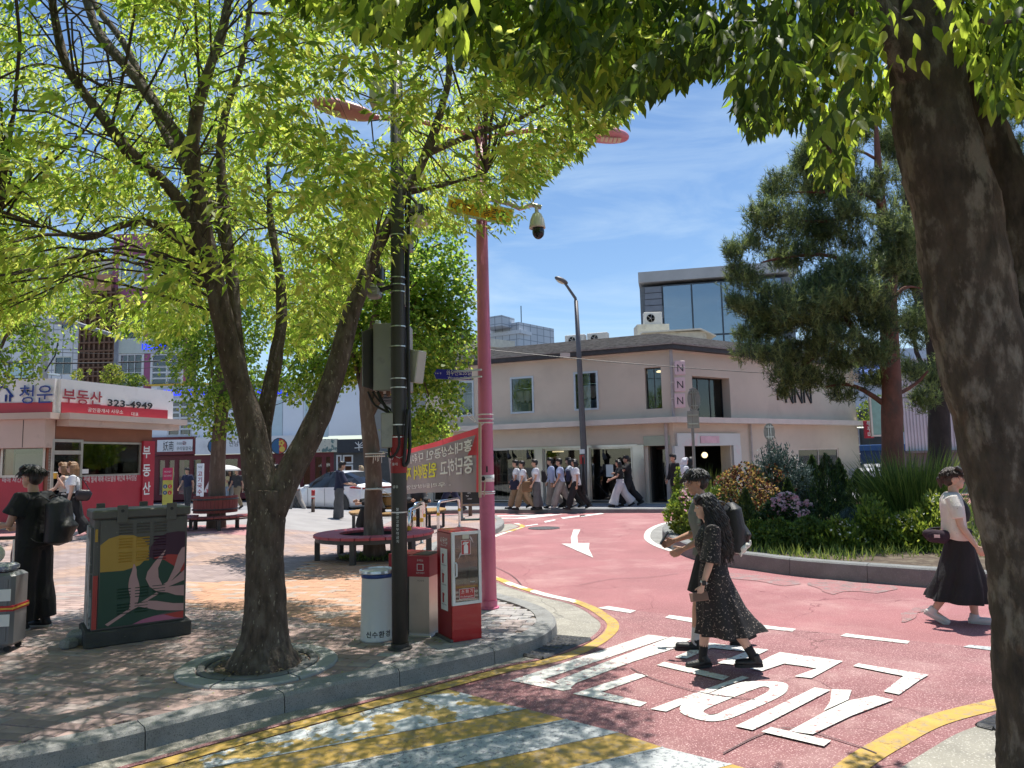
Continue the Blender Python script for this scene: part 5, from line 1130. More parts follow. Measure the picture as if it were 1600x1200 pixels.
NLm=[Mleaf('near_leaf',(.07,.125,.02),.5,(.34,.50,.05)),Mleaf('near_leaf_dark',(.035,.07,.016),.4,(.12,.2,.025)),Mleaf('near_leaf_bright',(.13,.20,.028),.6,(.66,.84,.10))]
a1=near_crown(2300,(2.9,4.6),(-1.9,3.6,2.3,5.3),True,6,6,.09)
px,py,z=PXn(a1[0]);tl=np.interp(py,[-50,0,100,200],[1362,1372,1388,1400]);tr_=np.interp(py,[0,100,200],[1484,1500,1522]);k=~((px>tl-8) & (px<tr_+4) & (z<DN+.5) & (RNG.random(len(px))<.93));a1=[v[k] for v in a1]
clump=noise3(a1[0],2.6,41);mi=np.where(clump+RNG.normal(0,.35,len(clump))>.35,2,np.where(clump+RNG.normal(0,.3,len(clump))<-.1,1,0));print('near leaves',len(a1[0]))
foliage(nr,'leaves',a1[0],a1[1]-np.array([0,0,.6]),a1[2]+RNG.normal(0,.4,a1[2].shape),a1[3],a1[3]*.19,NLm,mi,LEAF4,.22,.2,singles=300)
a2=near_crown(480,(4.3,6.6),(-2.2,5.4,-.6,5.2),False,5,6,.12)
mi=RNG.choice(3,len(a2[0]),p=[.4,.35,.25]);o=foliage(nr,'upper_leaves',a2[0],a2[1],a2[2],a2[3],a2[3]*.2,NLm,mi,LEAF2,.2,.1)
# ------------------------------------------------------------------ ginkgos
def ginkgo(label,base,tpts,trad,blobs,n,seed,size=.062):
 t=thing('ginkgo_tree',label,'tree',base,0,'ginkgo trees on the plaza');b=MB();q=limb(b,tpts,trad,12,4);rs=np.random.default_rng(seed);pos=[]
 for c,rx,rz in blobs:
  b.tube(smooth([q[len(q) // 2],Vector(c).lerp(q[-1],.5)-Vector((0,0,.3)),Vector(c)],4),list(np.linspace(.05,.012,9)),6,cap=False)
 tk=b.build('trunk',m_barkg,t,True,True);roughen(tk,.012,12,seed)
 tot=sum(rx*rx*rz for _,rx,rz in blobs)
 for c,rx,rz in blobs:
  m=int(n*rx*rx*rz/tot);d=rs.normal(size=(m,3));d=d/np.linalg.norm(d,axis=1,keepdims=True);r_=(.35+.68*rs.random(m) ** .55+.28*rs.random(m) ** 6)[:,None];p=np.array(c)+d*r_*np.array([rx,rx,rz]);pos.append(p)
 pos=np.concatenate(pos);pos=pos[noise3(pos,3.2,seed)>-.22];m=len(pos);c0=np.mean([c for c,_,_ in blobs],0);outw=nrm(pos-c0)
 ax=outw*.6+rs.normal(0,.6,(m,3))-np.array([0,0,.35]);nm_=outw*.5+rs.normal(0,.6,(m,3))+np.array([0,0,.8]);le=size*rs.uniform(.6,1.25,m)
 mi=rs.choice(3,m,p=[.45,.3,.25]);foliage(t,'leaves',pos,ax,nm_,le,le*.5,GK,mi,[(0,.1),(.75,1),(1,.55)],0,.15,singles=0)
def blobs(l,d):return [(tuple(P(x,y,d+dd)),rx/FPX*d,rz/FPX*d) for x,y,rx,rz,dd in l]
d=17.6
ginkgo('ginkgo tree rising from the slatted curved bench at left',P(338,832,d),PP((338,835,d),(339,760,d),(342,690,d),(350,600,d),(345,480,d)),[.24,.19,.17,.14,.07],blobs([(335,430,80,60,0),(330,520,88,70,.2),(345,590,70,60,0),(350,640,55,45,-.1),(300,480,70,60,.3),(390,470,60,70,.4)],d),26000,21,.075)
d=13.1;gb3=G(586,871,.13);d=gb3.y
ginkgo('leaning ginkgo tree growing through the round red bench',gb3,[gb3]+PP((583,800,d),(584,750,d),(579,690,d),(572,630,d),(574,560,d),(590,480,d),(600,420,d)),[.22,.16,.155,.145,.125,.1,.07,.04],blobs([(700,470,45,60,.2),(720,540,30,40,.2),(590,440,110,75,.3),(680,440,60,80,.3),(660,540,85,75,.2),(520,540,80,70,.5),(610,530,100,80,.8),(480,590,60,45,.6),(670,620,55,70,.3),(640,680,40,45,.5),(470,480,50,60,1.2),(690,380,40,45,.2)],d),48000,22,.07)
d=15.5
ginkgo('dense dark ginkgo tree above the estate agent sign at the left edge',Vector((P(-60,800,d).x,d,.2)),PP((-60,820,d),(-50,700,d),(-40,500,d)),[.2,.17,.1],blobs([(20,440,95,80,0),(60,510,55,55,0),(-20,530,70,70,.2),(-60,450,90,90,.2),(10,575,50,30,-.1)],d),20000,23,.07)
# greenery on the kiosk roof
def bush(name,label,base,r,n,leaf,wid,mats,probs,prof=OVAL,fold=.15,up=.3,spread=.6,core=.35,group=None,seed=0,shell=.5,cone=0.0,cat='bush',part='leaves',thr=-.6,nsc=3.0,singles=0):
 """a shrub: leaves through an ellipsoid (or cone) volume round stems"""
 rs=np.random.default_rng(seed+100);t=thing(name,label,cat,base,0,group);base=np.array(base);r=np.array(r if hasattr(r,'__len__') else (r,r,r),float)
 h=rs.random(n);th=rs.random(n)*6.283;rr=core+(1-core)*rs.random(n) ** shell
 if cone:prof_r=np.clip(1-h ** 1.5,0,1) ** .75*np.clip(h*6+.45,0,1);
 else:prof_r=np.sqrt(np.clip(1-(2*h-1) ** 2,0,1))*.85+.15*(1-h)
 lump=1+.22*np.sin(th*3+seed+h*5)*np.sin(h*9+seed)+.12*np.sin(th*7+seed)
 p=base+np.stack([r[0]*rr*prof_r*lump*np.cos(th),r[1]*rr*prof_r*lump*np.sin(th),2*r[2]*h*(1+.1*np.sin(th*4+seed))],-1);p=p[noise3(p,nsc,seed)>thr];m=len(p)
 outw=nrm((p-base)*np.array([1,1,.3]));ax=outw*(1-up)+np.array([0,0,up*1.6])+rs.normal(0,spread,(m,3));nm_=outw+rs.normal(0,.5,(m,3))+np.array([0,0,.4]);le=leaf*rs.uniform(.6,1.3,m)
 mi=rs.choice(len(mats),m,p=probs);foliage(t,part,p,ax,nm_,le,le*wid,mats,mi,prof,fold,.1,singles=singles)
 b=MB()
 for k in range(7):
  a_=rs.random()*6.28;e=base+np.array([r[0]*.5*math.cos(a_),r[1]*.5*math.sin(a_),r[2]*1.2]);b.tube([base+np.array([0,0,-.03]),(base+e)/2+rs.normal(0,.03,3),e],[.012,.009,.004],5)
 b.build('stem',m_twig,t,True)
 return t,p
BG=Mleaf('bush_green',(.06,.11,.022),.35,(.16,.26,.04));BB=Mleaf('bush_bright',(.13,.19,.03),.45,(.4,.5,.06));BD=Mleaf('bush_dark',(.025,.055,.02),.25,(.05,.1,.025));BY=Mleaf('bush_yellow',(.28,.28,.06),.4,(.5,.5,.1))
bush('potted_shrub','small yellow green shrub on the estate agent roof, left one',P(130,598,20.5),(.32,.3,.18),700,.07,.3,[BB,BY],[.6,.4],seed=1)
bush('potted_shrub','taller yellow green shrub on the estate agent roof, middle one',P(174,600,21),(.36,.3,.26),900,.07,.3,[BB,BY],[.6,.4],seed=2)
bush('potted_shrub','low dark green shrub on the estate agent roof, right one',P(203,604,21.6),(.55,.3,.17),900,.07,.3,[BG,BB],[.7,.3],seed=3)
bush('young_tree','small bright leafy tree behind the banner beside the shop',P(668,720,24),(.9,.8,.75),3500,.09,.4,[GK[0],GK[2]],[.5,.5],seed=4,cat='tree')
# ------------------------------------------------------------------ pines on the island
def needles(parent,pads,n,seed,ln=.115,groups=17):
 rs=np.random.default_rng(seed);pos=[];w_=[]
 tot=sum(a*c for _,a,c in pads)
 for c,rx,rz in pads:
  m=int(n*rx*rz/tot);d_=rs.normal(size=(m,3));d_ /= np.linalg.norm(d_,axis=1,keepdims=True);r_=(.25+.75*rs.random(m) ** .5)[:,None];p=np.array(c)+d_*r_*np.array([rx,rx*.9,rz])*(.8+.2*np.sin(d_[:,:1]*9+seed));pos.append(p)
 T=np.concatenate(pos);T=T[noise3(T,3.0,seed)>-.3];m=len(T);up=np.array([0,0,1.0]);axis=nrm(up*1.0+rs.normal(0,.4,(m,3)))
 d_=axis[:,None,:]*.8+rs.normal(0,.6,(m,groups,3));off=axis[:,None,:]*(rs.random((m,groups))[...,None]*.24)
 p=(T[:,None,:]+off).reshape(-1,3);d_=d_.reshape(-1,3);k=len(p);le=ln*rs.uniform(.7,1.2,k);mi=np.repeat(rs.choice(3,m,p=[.4,.42,.18]),groups)
 foliage(parent,'needles',p,d_,rs.normal(size=(k,3)),le,np.full(k,.0062),PN,mi,NEEDLE,0,0)
 return T
def pads(l,d0):return [(tuple(P(x,y,d0+dd)),rx/FPX*d0,rz/FPX*d0) for x,y,rx,rz,dd in l]
d=14.6
pb_=Vector((P(1394,745,d).x,d,.2));p1=thing('pine_tree','large red barked pine spreading over the round flower bed','tree',pb_);b=MB()
tp=limb(b,[pb_+Vector((0,0,-.1))]+PP((1396,740,d),(1394,660,d),(1393,600,d),(1390,530,d),(1389,470,d),(1392,400,d),(1378,330,d),(1372,260,d),(1368,190,d)),[.27,.215,.2,.19,.175,.15,.125,.1,.07,.04],14,4)
for l,r_ in (([(1386,590),(1375,550),(1345,530),(1325,500),(1318,480),(1290,478),(1265,470)],.09),([(1345,530),(1300,525),(1260,535),(1215,540)],.05),([(1325,500),(1322,470),(1330,450)],.04),([(1388,490),(1372,480),(1350,455)],.06),([(1385,340),(1345,335),(1300,345),(1250,345)],.05),([(1378,320),(1340,300),(1280,300),(1220,300)],.05),([(1372,250),(1340,235),(1290,225)],.035),([(1388,480),(1412,450),(1440,450)],.05),([(1394,640),(1350,610),(1320,600),(1290,605)],.06),([(1350,430),(1300,400),(1240,400),(1190,410)],.05),([(1330,520),(1270,560),(1220,600),(1215,625)],.04),([(1396,620),(1430,600),(1450,580)],.05)):
 limb(b,[P(x,y,d+RNG.normal(0,.12)+.25*i/len(l)) for i,(x,y) in enumerate(l)],[r_,r_*.8,r_*.6,r_*.4],8,3)
tk=b.build('trunk',m_barkp,p1,True,True);roughen(tk,.014,9,4)
needles(p1,pads([(1290,230,44,30,0),(1262,262,38,26,-.4),(1350,215,42,26,.5),(1222,300,46,26,-.5),(1290,300,60,34,.3),(1200,345,44,28,-.8),(1260,355,60,34,.4),(1335,300,50,40,.8),(1190,385,38,26,-.6),(1240,405,60,30,.3),(1310,380,70,40,.5),(1385,300,34,40,-.3),(1395,230,36,40,.4),(1330,430,70,28,-.8),(1390,415,44,36,-.7),(1270,455,56,26,-.6),(1200,470,50,26,-.4),(1165,492,40,18,-.5),(1150,480,22,12,-.7),(1215,510,60,26,-.2),(1180,530,46,22,-.4),(1290,510,60,26,.4),(1235,560,64,26,.2),(1300,570,60,30,.6),(1225,595,46,18,-.4),(1370,510,40,30,-.6),(1340,480,60,24,-.5),(1260,600,50,20,.2),(1225,622,16,10,-.2),(1330,605,60,16,.3),(1320,625,36,12,.1),(1375,600,30,14,.2),(1430,520,36,40,.6),(1165,440,44,30,-.6),(1150,400,26,20,-.7),(1250,490,70,36,-1.0),(1330,470,70,36,-1.1),(1190,560,56,26,-.7),(1300,540,60,30,-.9),(1290,250,60,40,-.6),(1340,340,60,40,-.7),(1400,380,40,50,-.9),(1360,560,44,30,-.8),(1430,580,40,26,.6),(1445,630,30,26,1.0),(1420,440,30,40,.4)],d),18500,31)
d=17
p2=thing('pine_tree','darker pine trunk standing behind the broom bush at right','tree',Vector((P(1466,745,d).x,d,.2)));b=MB()
limb(b,PP((1468,760,d),(1467,640,d),(1462,540,d),(1440,470,d),(1420,400,d),(1415,300,d)),[.25,.23,.2,.15,.11,.07],12,4);limb(b,PP((1455,600,d),(1432,550,d),(1425,500,d)),[.07,.05,.03],8,3)
tk=b.build('trunk',M('dark_pine_bark',(.055,.04,.035),.95,var=.3,vs=6,bump=1,bs=26,stretch=(1,1,.5)),p2,True,True);roughen(tk,.012,9,6)
needles(p2,pads([(1420,330,50,60,.2),(1440,400,50,50,0),(1440,500,40,40,0),(1440,590,50,30,-.4),(1480,600,50,30,0),(1600,180,60,60,1),(1590,250,40,60,1),(1420,240,60,50,.5),(1500,330,90,80,1),(1560,420,60,90,1)],d),6000,33)
# ------------------------------------------------------------------ island planting
def isl_at(px,d):return Vector((P(px,800,d).x,d,.2))
def hm(pix,d):return pix/FPX*d
PK=[Mleaf('pink_petal',(.74,.40,.48),.3,(.8,.5,.56)),Mleaf('pale_petal',(.78,.58,.60),.3,(.8,.6,.62))];WP=Mleaf('white_petal',(.75,.75,.66),.3,(.8,.8,.7))
def flowers(t,pts,n,seed,size,mats,lift=.02):
 rs=np.random.default_rng(seed);base=np.array(WM(t).translation);cen=pts.mean(0);wgt=(pts[:,2]-pts[:,2].min())-.6*(pts[:,1]-cen[1]);od=np.argsort(-wgt+rs.normal(0,.12,len(pts)))[:n];k=0
 me=[]
 for m in mats:
  b=MB()
  for ring_,(rr,zz,np_) in enumerate(((1.0,.15,6),(.6,.45,5))):
   for j in range(np_):
    a_=j*6.283/np_+ring_;c,s_=math.cos(a_),math.sin(a_);b.add([(0,0,0),(rr*(c-.55*s_)*.75,rr*(s_+.55*c)*.75,zz*.8),(rr*c,rr*s_,zz),(rr*(c+.55*s_)*.75,rr*(s_-.55*c)*.75,zz*.8)],[(0,3,2,1)])
  o=b.build('blossom',m,None);me.append(o.data);bpy.data.objects.remove(o)
 for i in od:
  o=bpy.data.objects.new('blossom',me[rs.integers(len(me))]);C.objects.link(o);o.parent=t;o.location=Vector(pts[i]-base)+Vector((0,-.03,lift));o.rotation_euler=(rs.normal(.6,.5),rs.normal(0,.5),rs.random()*6);s_=size*rs.uniform(.7,1.25);o.scale=(s_,s_,s_)
d=15.0;t,p_=bush('rose_bush','pale pink rose bush spilling over the left tip of the island kerb',isl_at(1072,d),(.42,.6,.42),3600,.06,.4,[BB,BG],[.6,.4],seed=10,cat='bush');flowers(t,p_,70,1,.038,PK)
d=16;t,p_=bush('rose_bush','tall thin leafy stem standing above the left rose bush',isl_at(1062,d),(.12,.15,.62),700,.07,.35,[BB,BG],[.7,.3],seed=11)
d=13.6;t,p_=bush('flower_bush','dark leaved bush covered in pink blossoms in the middle bed',isl_at(1228,d),(hm(48,d),.6,hm(33,d)),5200,.05,.4,[BD,BG],[.7,.3],seed=12);flowers(t,p_,230,2,.034,PK)
BRN=[Mleaf('barberry_red',(.11,.045,.035),.35,(.25,.09,.05)),Mleaf('barberry_gold',(.40,.26,.09),.4,(.6,.4,.12)),BD]
d=15.4;bush('barberry_bush','brown and golden leaved bush behind the walking couple',isl_at(1165,d),(hm(52,d),.7,hm(48,d)),6000,.055,.42,BRN,[.42,.36,.22],seed=13,thr=-.35)
d=16.5;bush('barberry_bush','smaller dark purple bush beside the golden barberry',isl_at(1213,d),(hm(34,d),.5,hm(44,d)),2600,.055,.42,BRN,[.55,.2,.25],seed=14,thr=-.35)
d=17.5;bush('box_shrub','rounded bright green shrub near the glowing shop opening',isl_at(1138,d),(hm(24,d),.4,hm(34,d)),2600,.05,.4,[BG,BB],[.6,.4],seed=15)
GR=[Mleaf('blade_green',(.09,.15,.03),.35,(.24,.34,.06)),Mleaf('blade_dark',(.05,.095,.025),.3,(.12,.2,.04)),Mleaf('blade_light',(.17,.23,.05),.4,(.42,.5,.1))]
def tuft(name,label,base,r,h,n,seed,probs=(.4,.35,.25),lean=.35,wid=.006,cat='bush',group=None):
 rs=np.random.default_rng(seed);t=thing(name,label,cat,base,0,group);a_=rs.random(n)*6.283;rr=r*np.sqrt(rs.random(n))*.55;base=np.array(base);p=base+np.stack([rr*np.cos(a_),rr*np.sin(a_),h*.5*rs.random(n) ** 2],-1)
 ax=np.stack([np.cos(a_)*lean*rr/r*2,np.sin(a_)*lean*rr/r*2,np.ones(n)],-1)+rs.normal(0,.16,(n,3));le=h*rs.uniform(.3,.75,n);foliage(t,'blades',p,ax,rs.normal(size=(n,3)),le,np.full(n,wid),GR,rs.choice(3,n,p=list(probs)),BLADE,0,.12)
 return t
d=18;tuft('ornamental_grass','feathery green grass clump in front of the dark shop opening',isl_at(1105,d),.75,1.25,900,5)
d=13.4;tuft('broom_bush','tall dense broom bush of upright green blades on the right of the bed',isl_at(1425,d),.95,1.55,5200,6,(.45,.35,.2),.5,.008)
JU=[Mleaf('juniper_blue',(.10,.15,.135),.15,(.1,.16,.12)),Mleaf('juniper_dark',(.035,.06,.055),.12,(.05,.08,.06))]
FR_P=[None]
def fronds(name,label,base,r,h,nf,seed,mats,probs=(.6,.4),lw=.012,spr=.4,m=110):
 """upright conifer of many pointed plumes"""
 rs=np.random.default_rng(seed);t=thing(name,label,'bush',base);base=np.array(base);P_,A_,N_,L_=[],[],[],[]
 for k in range(nf):
  a_=rs.random()*6.283;q=math.sqrt(rs.random());root=base+np.array([q*r*.45*math.cos(a_),q*r*.45*math.sin(a_),h*.12*rs.random()]);tip=base+np.array([q*r*math.cos(a_),q*r*math.sin(a_),h*(1-.45*q*q)*rs.uniform(.75,1.05)]);s_=rs.random(m);w_=(.03+.11*(1-s_))[:,None]
  p=root+(tip-root)*s_[:,None]+rs.normal(size=(m,3))*w_*np.array([1,1,.5]);P_.append(p);A_.append((tip-root)/np.linalg.norm(tip-root)+rs.normal(0,spr+.15,(m,3)))
 p=np.concatenate(P_);n=len(p);FR_P[0]=p;foliage(t,'leaves',p,np.concatenate(A_),rs.normal(size=(n,3)),rs.uniform(.06,.13,n),np.full(n,lw),mats,rs.choice(len(mats),n,p=list(probs)),LEAF2,0,0)
 b=MB();b.tube([base,base+np.array([0,0,h*.6])],[.05,.02],6);b.build('stem',m_twig,t,True);return t
d=16.8;fronds('juniper_shrub','tall blue grey juniper with pointed plumes in front of the pale wall',isl_at(1220,d),hm(52,d),hm(128,d),150,41,JU)
TH=[Mleaf('thuja_green',(.055,.10,.028),.2,(.1,.18,.04)),Mleaf('thuja_dark',(.03,.06,.024),.15,(.05,.09,.03)),Mleaf('thuja_light',(.11,.16,.03),.3,(.22,.3,.05))]
for px,d,w_,hp,lab,pr,sd in ((1274,17.2,26,92,'pointed dark conifer with a sharp tip left of the shop side window',(.5,.4,.1),51),(1257,16.6,14,66,'small conifer with bright sunlit left side',(.4,.2,.4),52),(1296,13.9,36,116,'biggest rounded conifer in the centre of the bed',(.45,.5,.05),53),(1316,17.0,20,88,'dark conifer directly below the red hanging sign',(.3,.65,.05),54),(1166,13.4,21,74,'dwarf brownish green conifer right of the couple',(.6,.3,.1),55),(1233,15.6,20,70,'dark green conifer behind the pink blossom bush',(.4,.55,.05),56),(1345,16,34,78,'spreading dark evergreen beside the broom bush',(.35,.6,.05),57)):
 bush('conifer_shrub',lab,isl_at(px,d),(hm(w_,d),hm(w_,d),hm(hp,d)/2),5200,.075,.16,TH,list(pr),prof=LEAF2,up=.55,spread=.35,cone=1.0,seed=sd,shell=.4,core=.55,thr=-.8,cat='bush')
d=13.0;bush('dwarf_pine','low blue green dwarf pine in front of the broom bush',isl_at(1330,d),(hm(36,d),.45,hm(24,d)),3600,.07,.08,[JU[0],JU[1]],[.7,.3],prof=NEEDLE,fold=0,up=.5,spread=.5,seed=58)
LF_=[BB,BG,Mleaf('weed_yellow',(.22,.27,.05),.45,(.5,.55,.1))]
for px,d,w_,hp,pr,lab,sd in ((1135,14.0,22,46,(.7,.2,.1),'light green leafy plant between the couple and dwarf conifer',61),(1215,12.6,38,40,(.1,.9,0),'low dark leafy plant behind the left part of the front kerb',62),(1262,12.4,40,44,(.15,.85,0),'low dark leafy plant in the middle of the front kerb',63),(1308,12.2,28,50,(.5,.45,.05),'leafy weed with white flecks left of the upright weed',64),(1362,12.3,26,84,(.5,.4,.1),'upright spiky weed behind the front kerb',65),(1408,12.2,34,56,(.6,.3,.1),'bushy weed with small white flowers on the front kerb',66),(1455,12.0,40,84,(.55,.25,.2),'tallest white flowered weed at the right end of the bed',67),(1180,13.1,30,34,(.3,.6,.1),'low yellowish plant by the dwarf conifer foot',68),(1385,13.6,46,60,(.2,.8,0),'dark green undergrowth plant in front of the broom',69),(1474,17.5,12,70,(.2,.2,.6),'tall pale flowering plant above the broom bush',70)):
 if sd in (61,64,65,66,67,70):t=fronds('garden_plant',lab,isl_at(px,d),hm(w_,d),hm(hp,d),46,sd,LF_,pr,.02,.3,62);p_=FR_P[0]
 else:t,p_=bush('garden_plant',lab,isl_at(px,d),(hm(w_,d),hm(w_,d)*.8,hm(hp,d)/2),2600,.06,.3,LF_,list(pr),up=.45,seed=sd,thr=-.3,core=.1,cat='plant',nsc=5)
 if sd in (64,66,67,70):flowers(t,p_,55,sd,.018,[WP])
# ground cover on the island
n=15000;q=RNG.random((n*3,2));x=2.5+13*q[:,0];y=11+11.5*q[:,1];k=inpoly(x,y,[(p.x,p.y) for p in iin]) & (noise3(np.stack([x,y,x*0],-1),1.2,77)>-.35);x,y=x[k][:n],y[k][:n];m=len(x)
gp_=np.stack([x,y,np.full(m,.2)],-1);ax=RNG.normal(0,.35,(m,3))+np.array([0,0,1]);le=RNG.uniform(.08,.24,m)
foliage(None,'grass',gp_,ax,RNG.normal(size=(m,3)),le,np.full(m,.009),GR,RNG.choice(3,m,p=[.3,.2,.5]),BLADE,0,.2)
# grass in the bed of the round bench
n=900;a_=RNG.random(n)*6.28;rr=.62*np.sqrt(RNG.random(n));gp_=np.stack([gb3.x+.15+rr*np.cos(a_)*1.3,gb3.y+.05+rr*np.sin(a_),np.full(n,.135)],-1)
MB().lathe([(.66,.0),(.66,.012),(0,.015)],(gb3.x+.15,gb3.y+.05,.13),28,sc=(1.3,1,1)).build('bench_bed_soil',m_soil)['kind']='structure'
foliage(None,'grass',gp_,RNG.normal(0,.5,(n,3))+np.array([0,0,1]),RNG.normal(size=(n,3)),RNG.uniform(.03,.1,n),np.full(n,.008),GR,RNG.choice(3,n,p=[.3,.2,.5]),BLADE,0,.2)
# ------------------------------------------------------------------ painted utility cabinet
X3,Y3,Z3=Vector((1,0,0)),Vector((0,1,0)),Vector((0,0,1));FRN=Vector((0,-1,0))
m_cab=M('grey_cabinet_paint',(.105,.098,.088),.55,var=.12,vs=2,bump=.1,bs=60,speck=((.2,.2,.18),30,.7))
m_basec=M('dark_concrete_base',(.055,.055,.052),.9,var=.25,vs=5,bump=.6,bs=70,speck=((.4,.4,.38),24,.72))
PT={k:M('mural_'+k,c,.55,var=.06,vs=3) for k,c in dict(green=(.022,.062,.04),mustard=(.46,.27,.045),purple=(.055,.014,.035),red=(.42,.05,.04),pink=(.50,.29,.28),magenta=(.42,.13,.22)).items()}
cl_,cr_=G(131,1016,.13),G(299,1003,.13);cdir=(cr_-cl_).normalized();crz=R(35);rr_=ray(299,995);cdir=Vector((math.cos(crz),math.sin(crz),0));cw=(cl_.y*rr_.x/rr_.y-cl_.x)/(cdir.x-cdir.y*rr_.x/rr_.y);cdp=.62
cc=cl_+cdir*cw/2+Vector((-cdir.y,cdir.x,0))*cdp/2
cab=thing('utility_cabinet','dark grey utility cabinet painted with mustard, green and pink leaf shapes','cabinet',cc,crz)
b=MB();b.cbox((0,0,.075),(cw,cdp,.15),.012);b.build('base',m_basec,cab)
bw,bd,z0,z1=cw*.885,cdp*.86,.15,1.20
b=MB();b.cbox((0,.0,(z0+z1)/2),(bw,bd,z1-z0),.006);b.build('body',m_cab,cab)
b=MB();b.cbox((0,0,z1+.045),(bw+.05,bd+.06,.085),.012);b.build('lid',m_cab,cab)
yf=-bd/2
dw0,dw1=-bw/2+.05,bw/2-.02
b=MB();b.cbox(((dw0+dw1)/2,yf-.006,(z0+z1)/2+.01),(dw1-dw0,.022,z1-z0-.04),.004);dr=b.build('door',m_cab,cab)
# painted shapes on the door: cabinet-front pixel box (155..292, 781..990) -> door plane
def cabuv(px,py):
 lx=np.interp(py,[781,990],[160,152]);rx=np.interp(py,[781,990],[296,290]);u=(px-lx)/(rx-lx);t_=np.interp(px,[150,295],[781,778]);bt=np.interp(px,[150,295],[993,976]);v=(bt-py)/(bt-t_);return dw0+u*(dw1-dw0),z0+.02+v*(z1-z0-.04)
def mural(pts,key,lv,sm_=5,raw=False):
 """pts in zoomed cabinet pixels (844-wide view of 190 px)"""
 q=[cabuv(120+x/4.442,760+y/4.442) for x,y in pts]
 if not raw:q=[(p.x,p.y) for p in smooth([Vector((u,v,0)) for u,v in q],sm_,True)]
 q=[(min(max(u,dw0+.003),dw1-.003),min(max(v,z0+.024),z1-.026)) for u,v in q]
 o=[q[0]]
 for p in q[1:]:
  if math.hypot(p[0]-o[-1][0],p[1]-o[-1][1])>1e-4:o.append(p)
 b=MB();b.plate((0,yf-.0172-.0006*lv,0),X3,Z3,FRN,o,.0005);b.build('painted_shape',PT[key],dr)
mural([(168,536),(300,536),(400,515),(470,450),(530,428),(620,450),(690,510),(770,560),(775,880),(600,915),(480,960),(380,1030),(120,1035)],'green',1,raw=True)
mural([(168,300),(230,245),(310,218),(400,222),(470,262),(508,330),(500,420),(440,490),(330,530),(168,538)],'mustard',2,raw=True)
mural([(508,425),(520,330),(570,260),(640,215),(720,203),(790,208),(790,420),(700,410),(600,405),(540,432)],'purple',3,raw=True)
mural([(540,432),(600,408),(670,403),(740,412),(790,480),(790,560),(740,560),(690,505),(620,450)],'red',4,raw=True)
mural([(385,1010),(450,965),(540,935),(640,920),(700,945),(790,975),(790,1000),(380,1030)],'magenta',5,raw=True)
mural([(610,925),(770,895),(790,895),(790,985),(700,955)],'red',6,raw=True)
mural([(400,475),(418,520),(420,580),(436,660),(436,740),(412,850),(365,868),(372,780),(360,690),(366,610),(385,540)],'pink',7)
mural([(195,995),(330,890),(365,862),(412,835),(470,795),(560,730),(575,745),(480,810),(415,858),(370,885),(215,1010)],'pink',8,raw=True)
mural([(633,352),(600,450),(572,520),(575,600),(602,668),(640,640),(690,520),(720,410),(750,350),(790,340),(790,470),(730,560),(665,640),(720,590),(790,540),(790,630),(690,665),(645,685),(720,678),(790,672),(790,765),(700,760),(640,735),(560,725),(510,680),(482,610),(495,550),(545,470)],'pink',9,raw=True)
mural([(415,845),(480,800),(560,805),(680,830),(790,830),(790,892),(660,892),(560,885),(480,862)],'pink',10,raw=True)
# louvres pressed in the door
for cx_ in (.42,.62,.82):
 for zz in (.93,.8,.67,.34,.2):
  for k in range(4):
   if zz<.3 and cx_==.82:continue
   u=dw0+cx_*(dw1-dw0)-.1;z=z0+zz*(z1-z0)+.02-k*.028;b=MB();b.add([(u-.058,yf-.0172,z),(u+.058,yf-.0172,z),(u+.058,yf-.027,z-.005),(u-.058,yf-.027,z-.005),(u-.058,yf-.0172,z-.016),(u+.058,yf-.0172,z-.016)],[(3,2,1,0),(0,1,5,4),(4,5,2,3),(0,4,3),(1,2,5)])
   lvl=PT['green'] if zz<.5 else (PT['mustard'] if (cx_<.7 and zz<.85) else (PT['purple'] if zz<.85 else m_cab));b.build('louvre',lvl,dr)
for x in (-bw*.22,bw*.31):
 b=MB();b.cbox((x,yf-.034,z1+.045),(.095,.012,.17),.003);b.lathe([(.016,-.008),(.016,.008)],(x,yf-.036,z1+.075),12,rot=(R(90),0,0),mi=1);b.build('hasp',[m_cab,m_black],cab)
for x in (-bw*.38,bw*.1):b=MB();b.cbox((x,bd/2+.02,z1+.1),(.08,.02,.07),.004);b.build('rear_lug',m_cab,cab)
b=MB();b.plate((-bw/2-.001,-bd/2+.06,0),(0,1,0),(0,0,1),(-1,0,0),[(.0,.17),(.45,.17),(.45,1.12),(.0,1.12)],.02);sd_=b.build('side_panel',M('pale_side_print',(.40,.42,.42),.5,var=.2,vs=3,col2=(.12,.12,.11),c2s=3.5,c2=(.5,.56)),cab)
b=MB();b.box((-bw/2+.022,yf-.008,.42),(.04,.02,.5));b.build('red_edge',PT['red'],cab);b=MB();b.box((-bw/2+.02,yf-.0085,1.05),(.022,.012,.12));b.build('warning_label',PT['mustard'],cab)
for k,(x,y,s_) in enumerate(((-cw/2-.02,.02,.16),(-cw/2-.11,-.13,.12))):
 p=cc+Matrix.Rotation(crz,3,'Z') @ Vector((x,y,.0));t=MB();t.cbox((0,0,s_*.38),(s_*1.2,s_*.9,s_*.8),.02,rot=(.08,.05,.3+k));o=t.build('concrete_block',m_kerb,None);o.location=(p.x,p.y,.13);tag(o,('taller broken concrete block against the left side of the painted cabinet','smaller concrete block lying left of the painted cabinet')[k],'block')
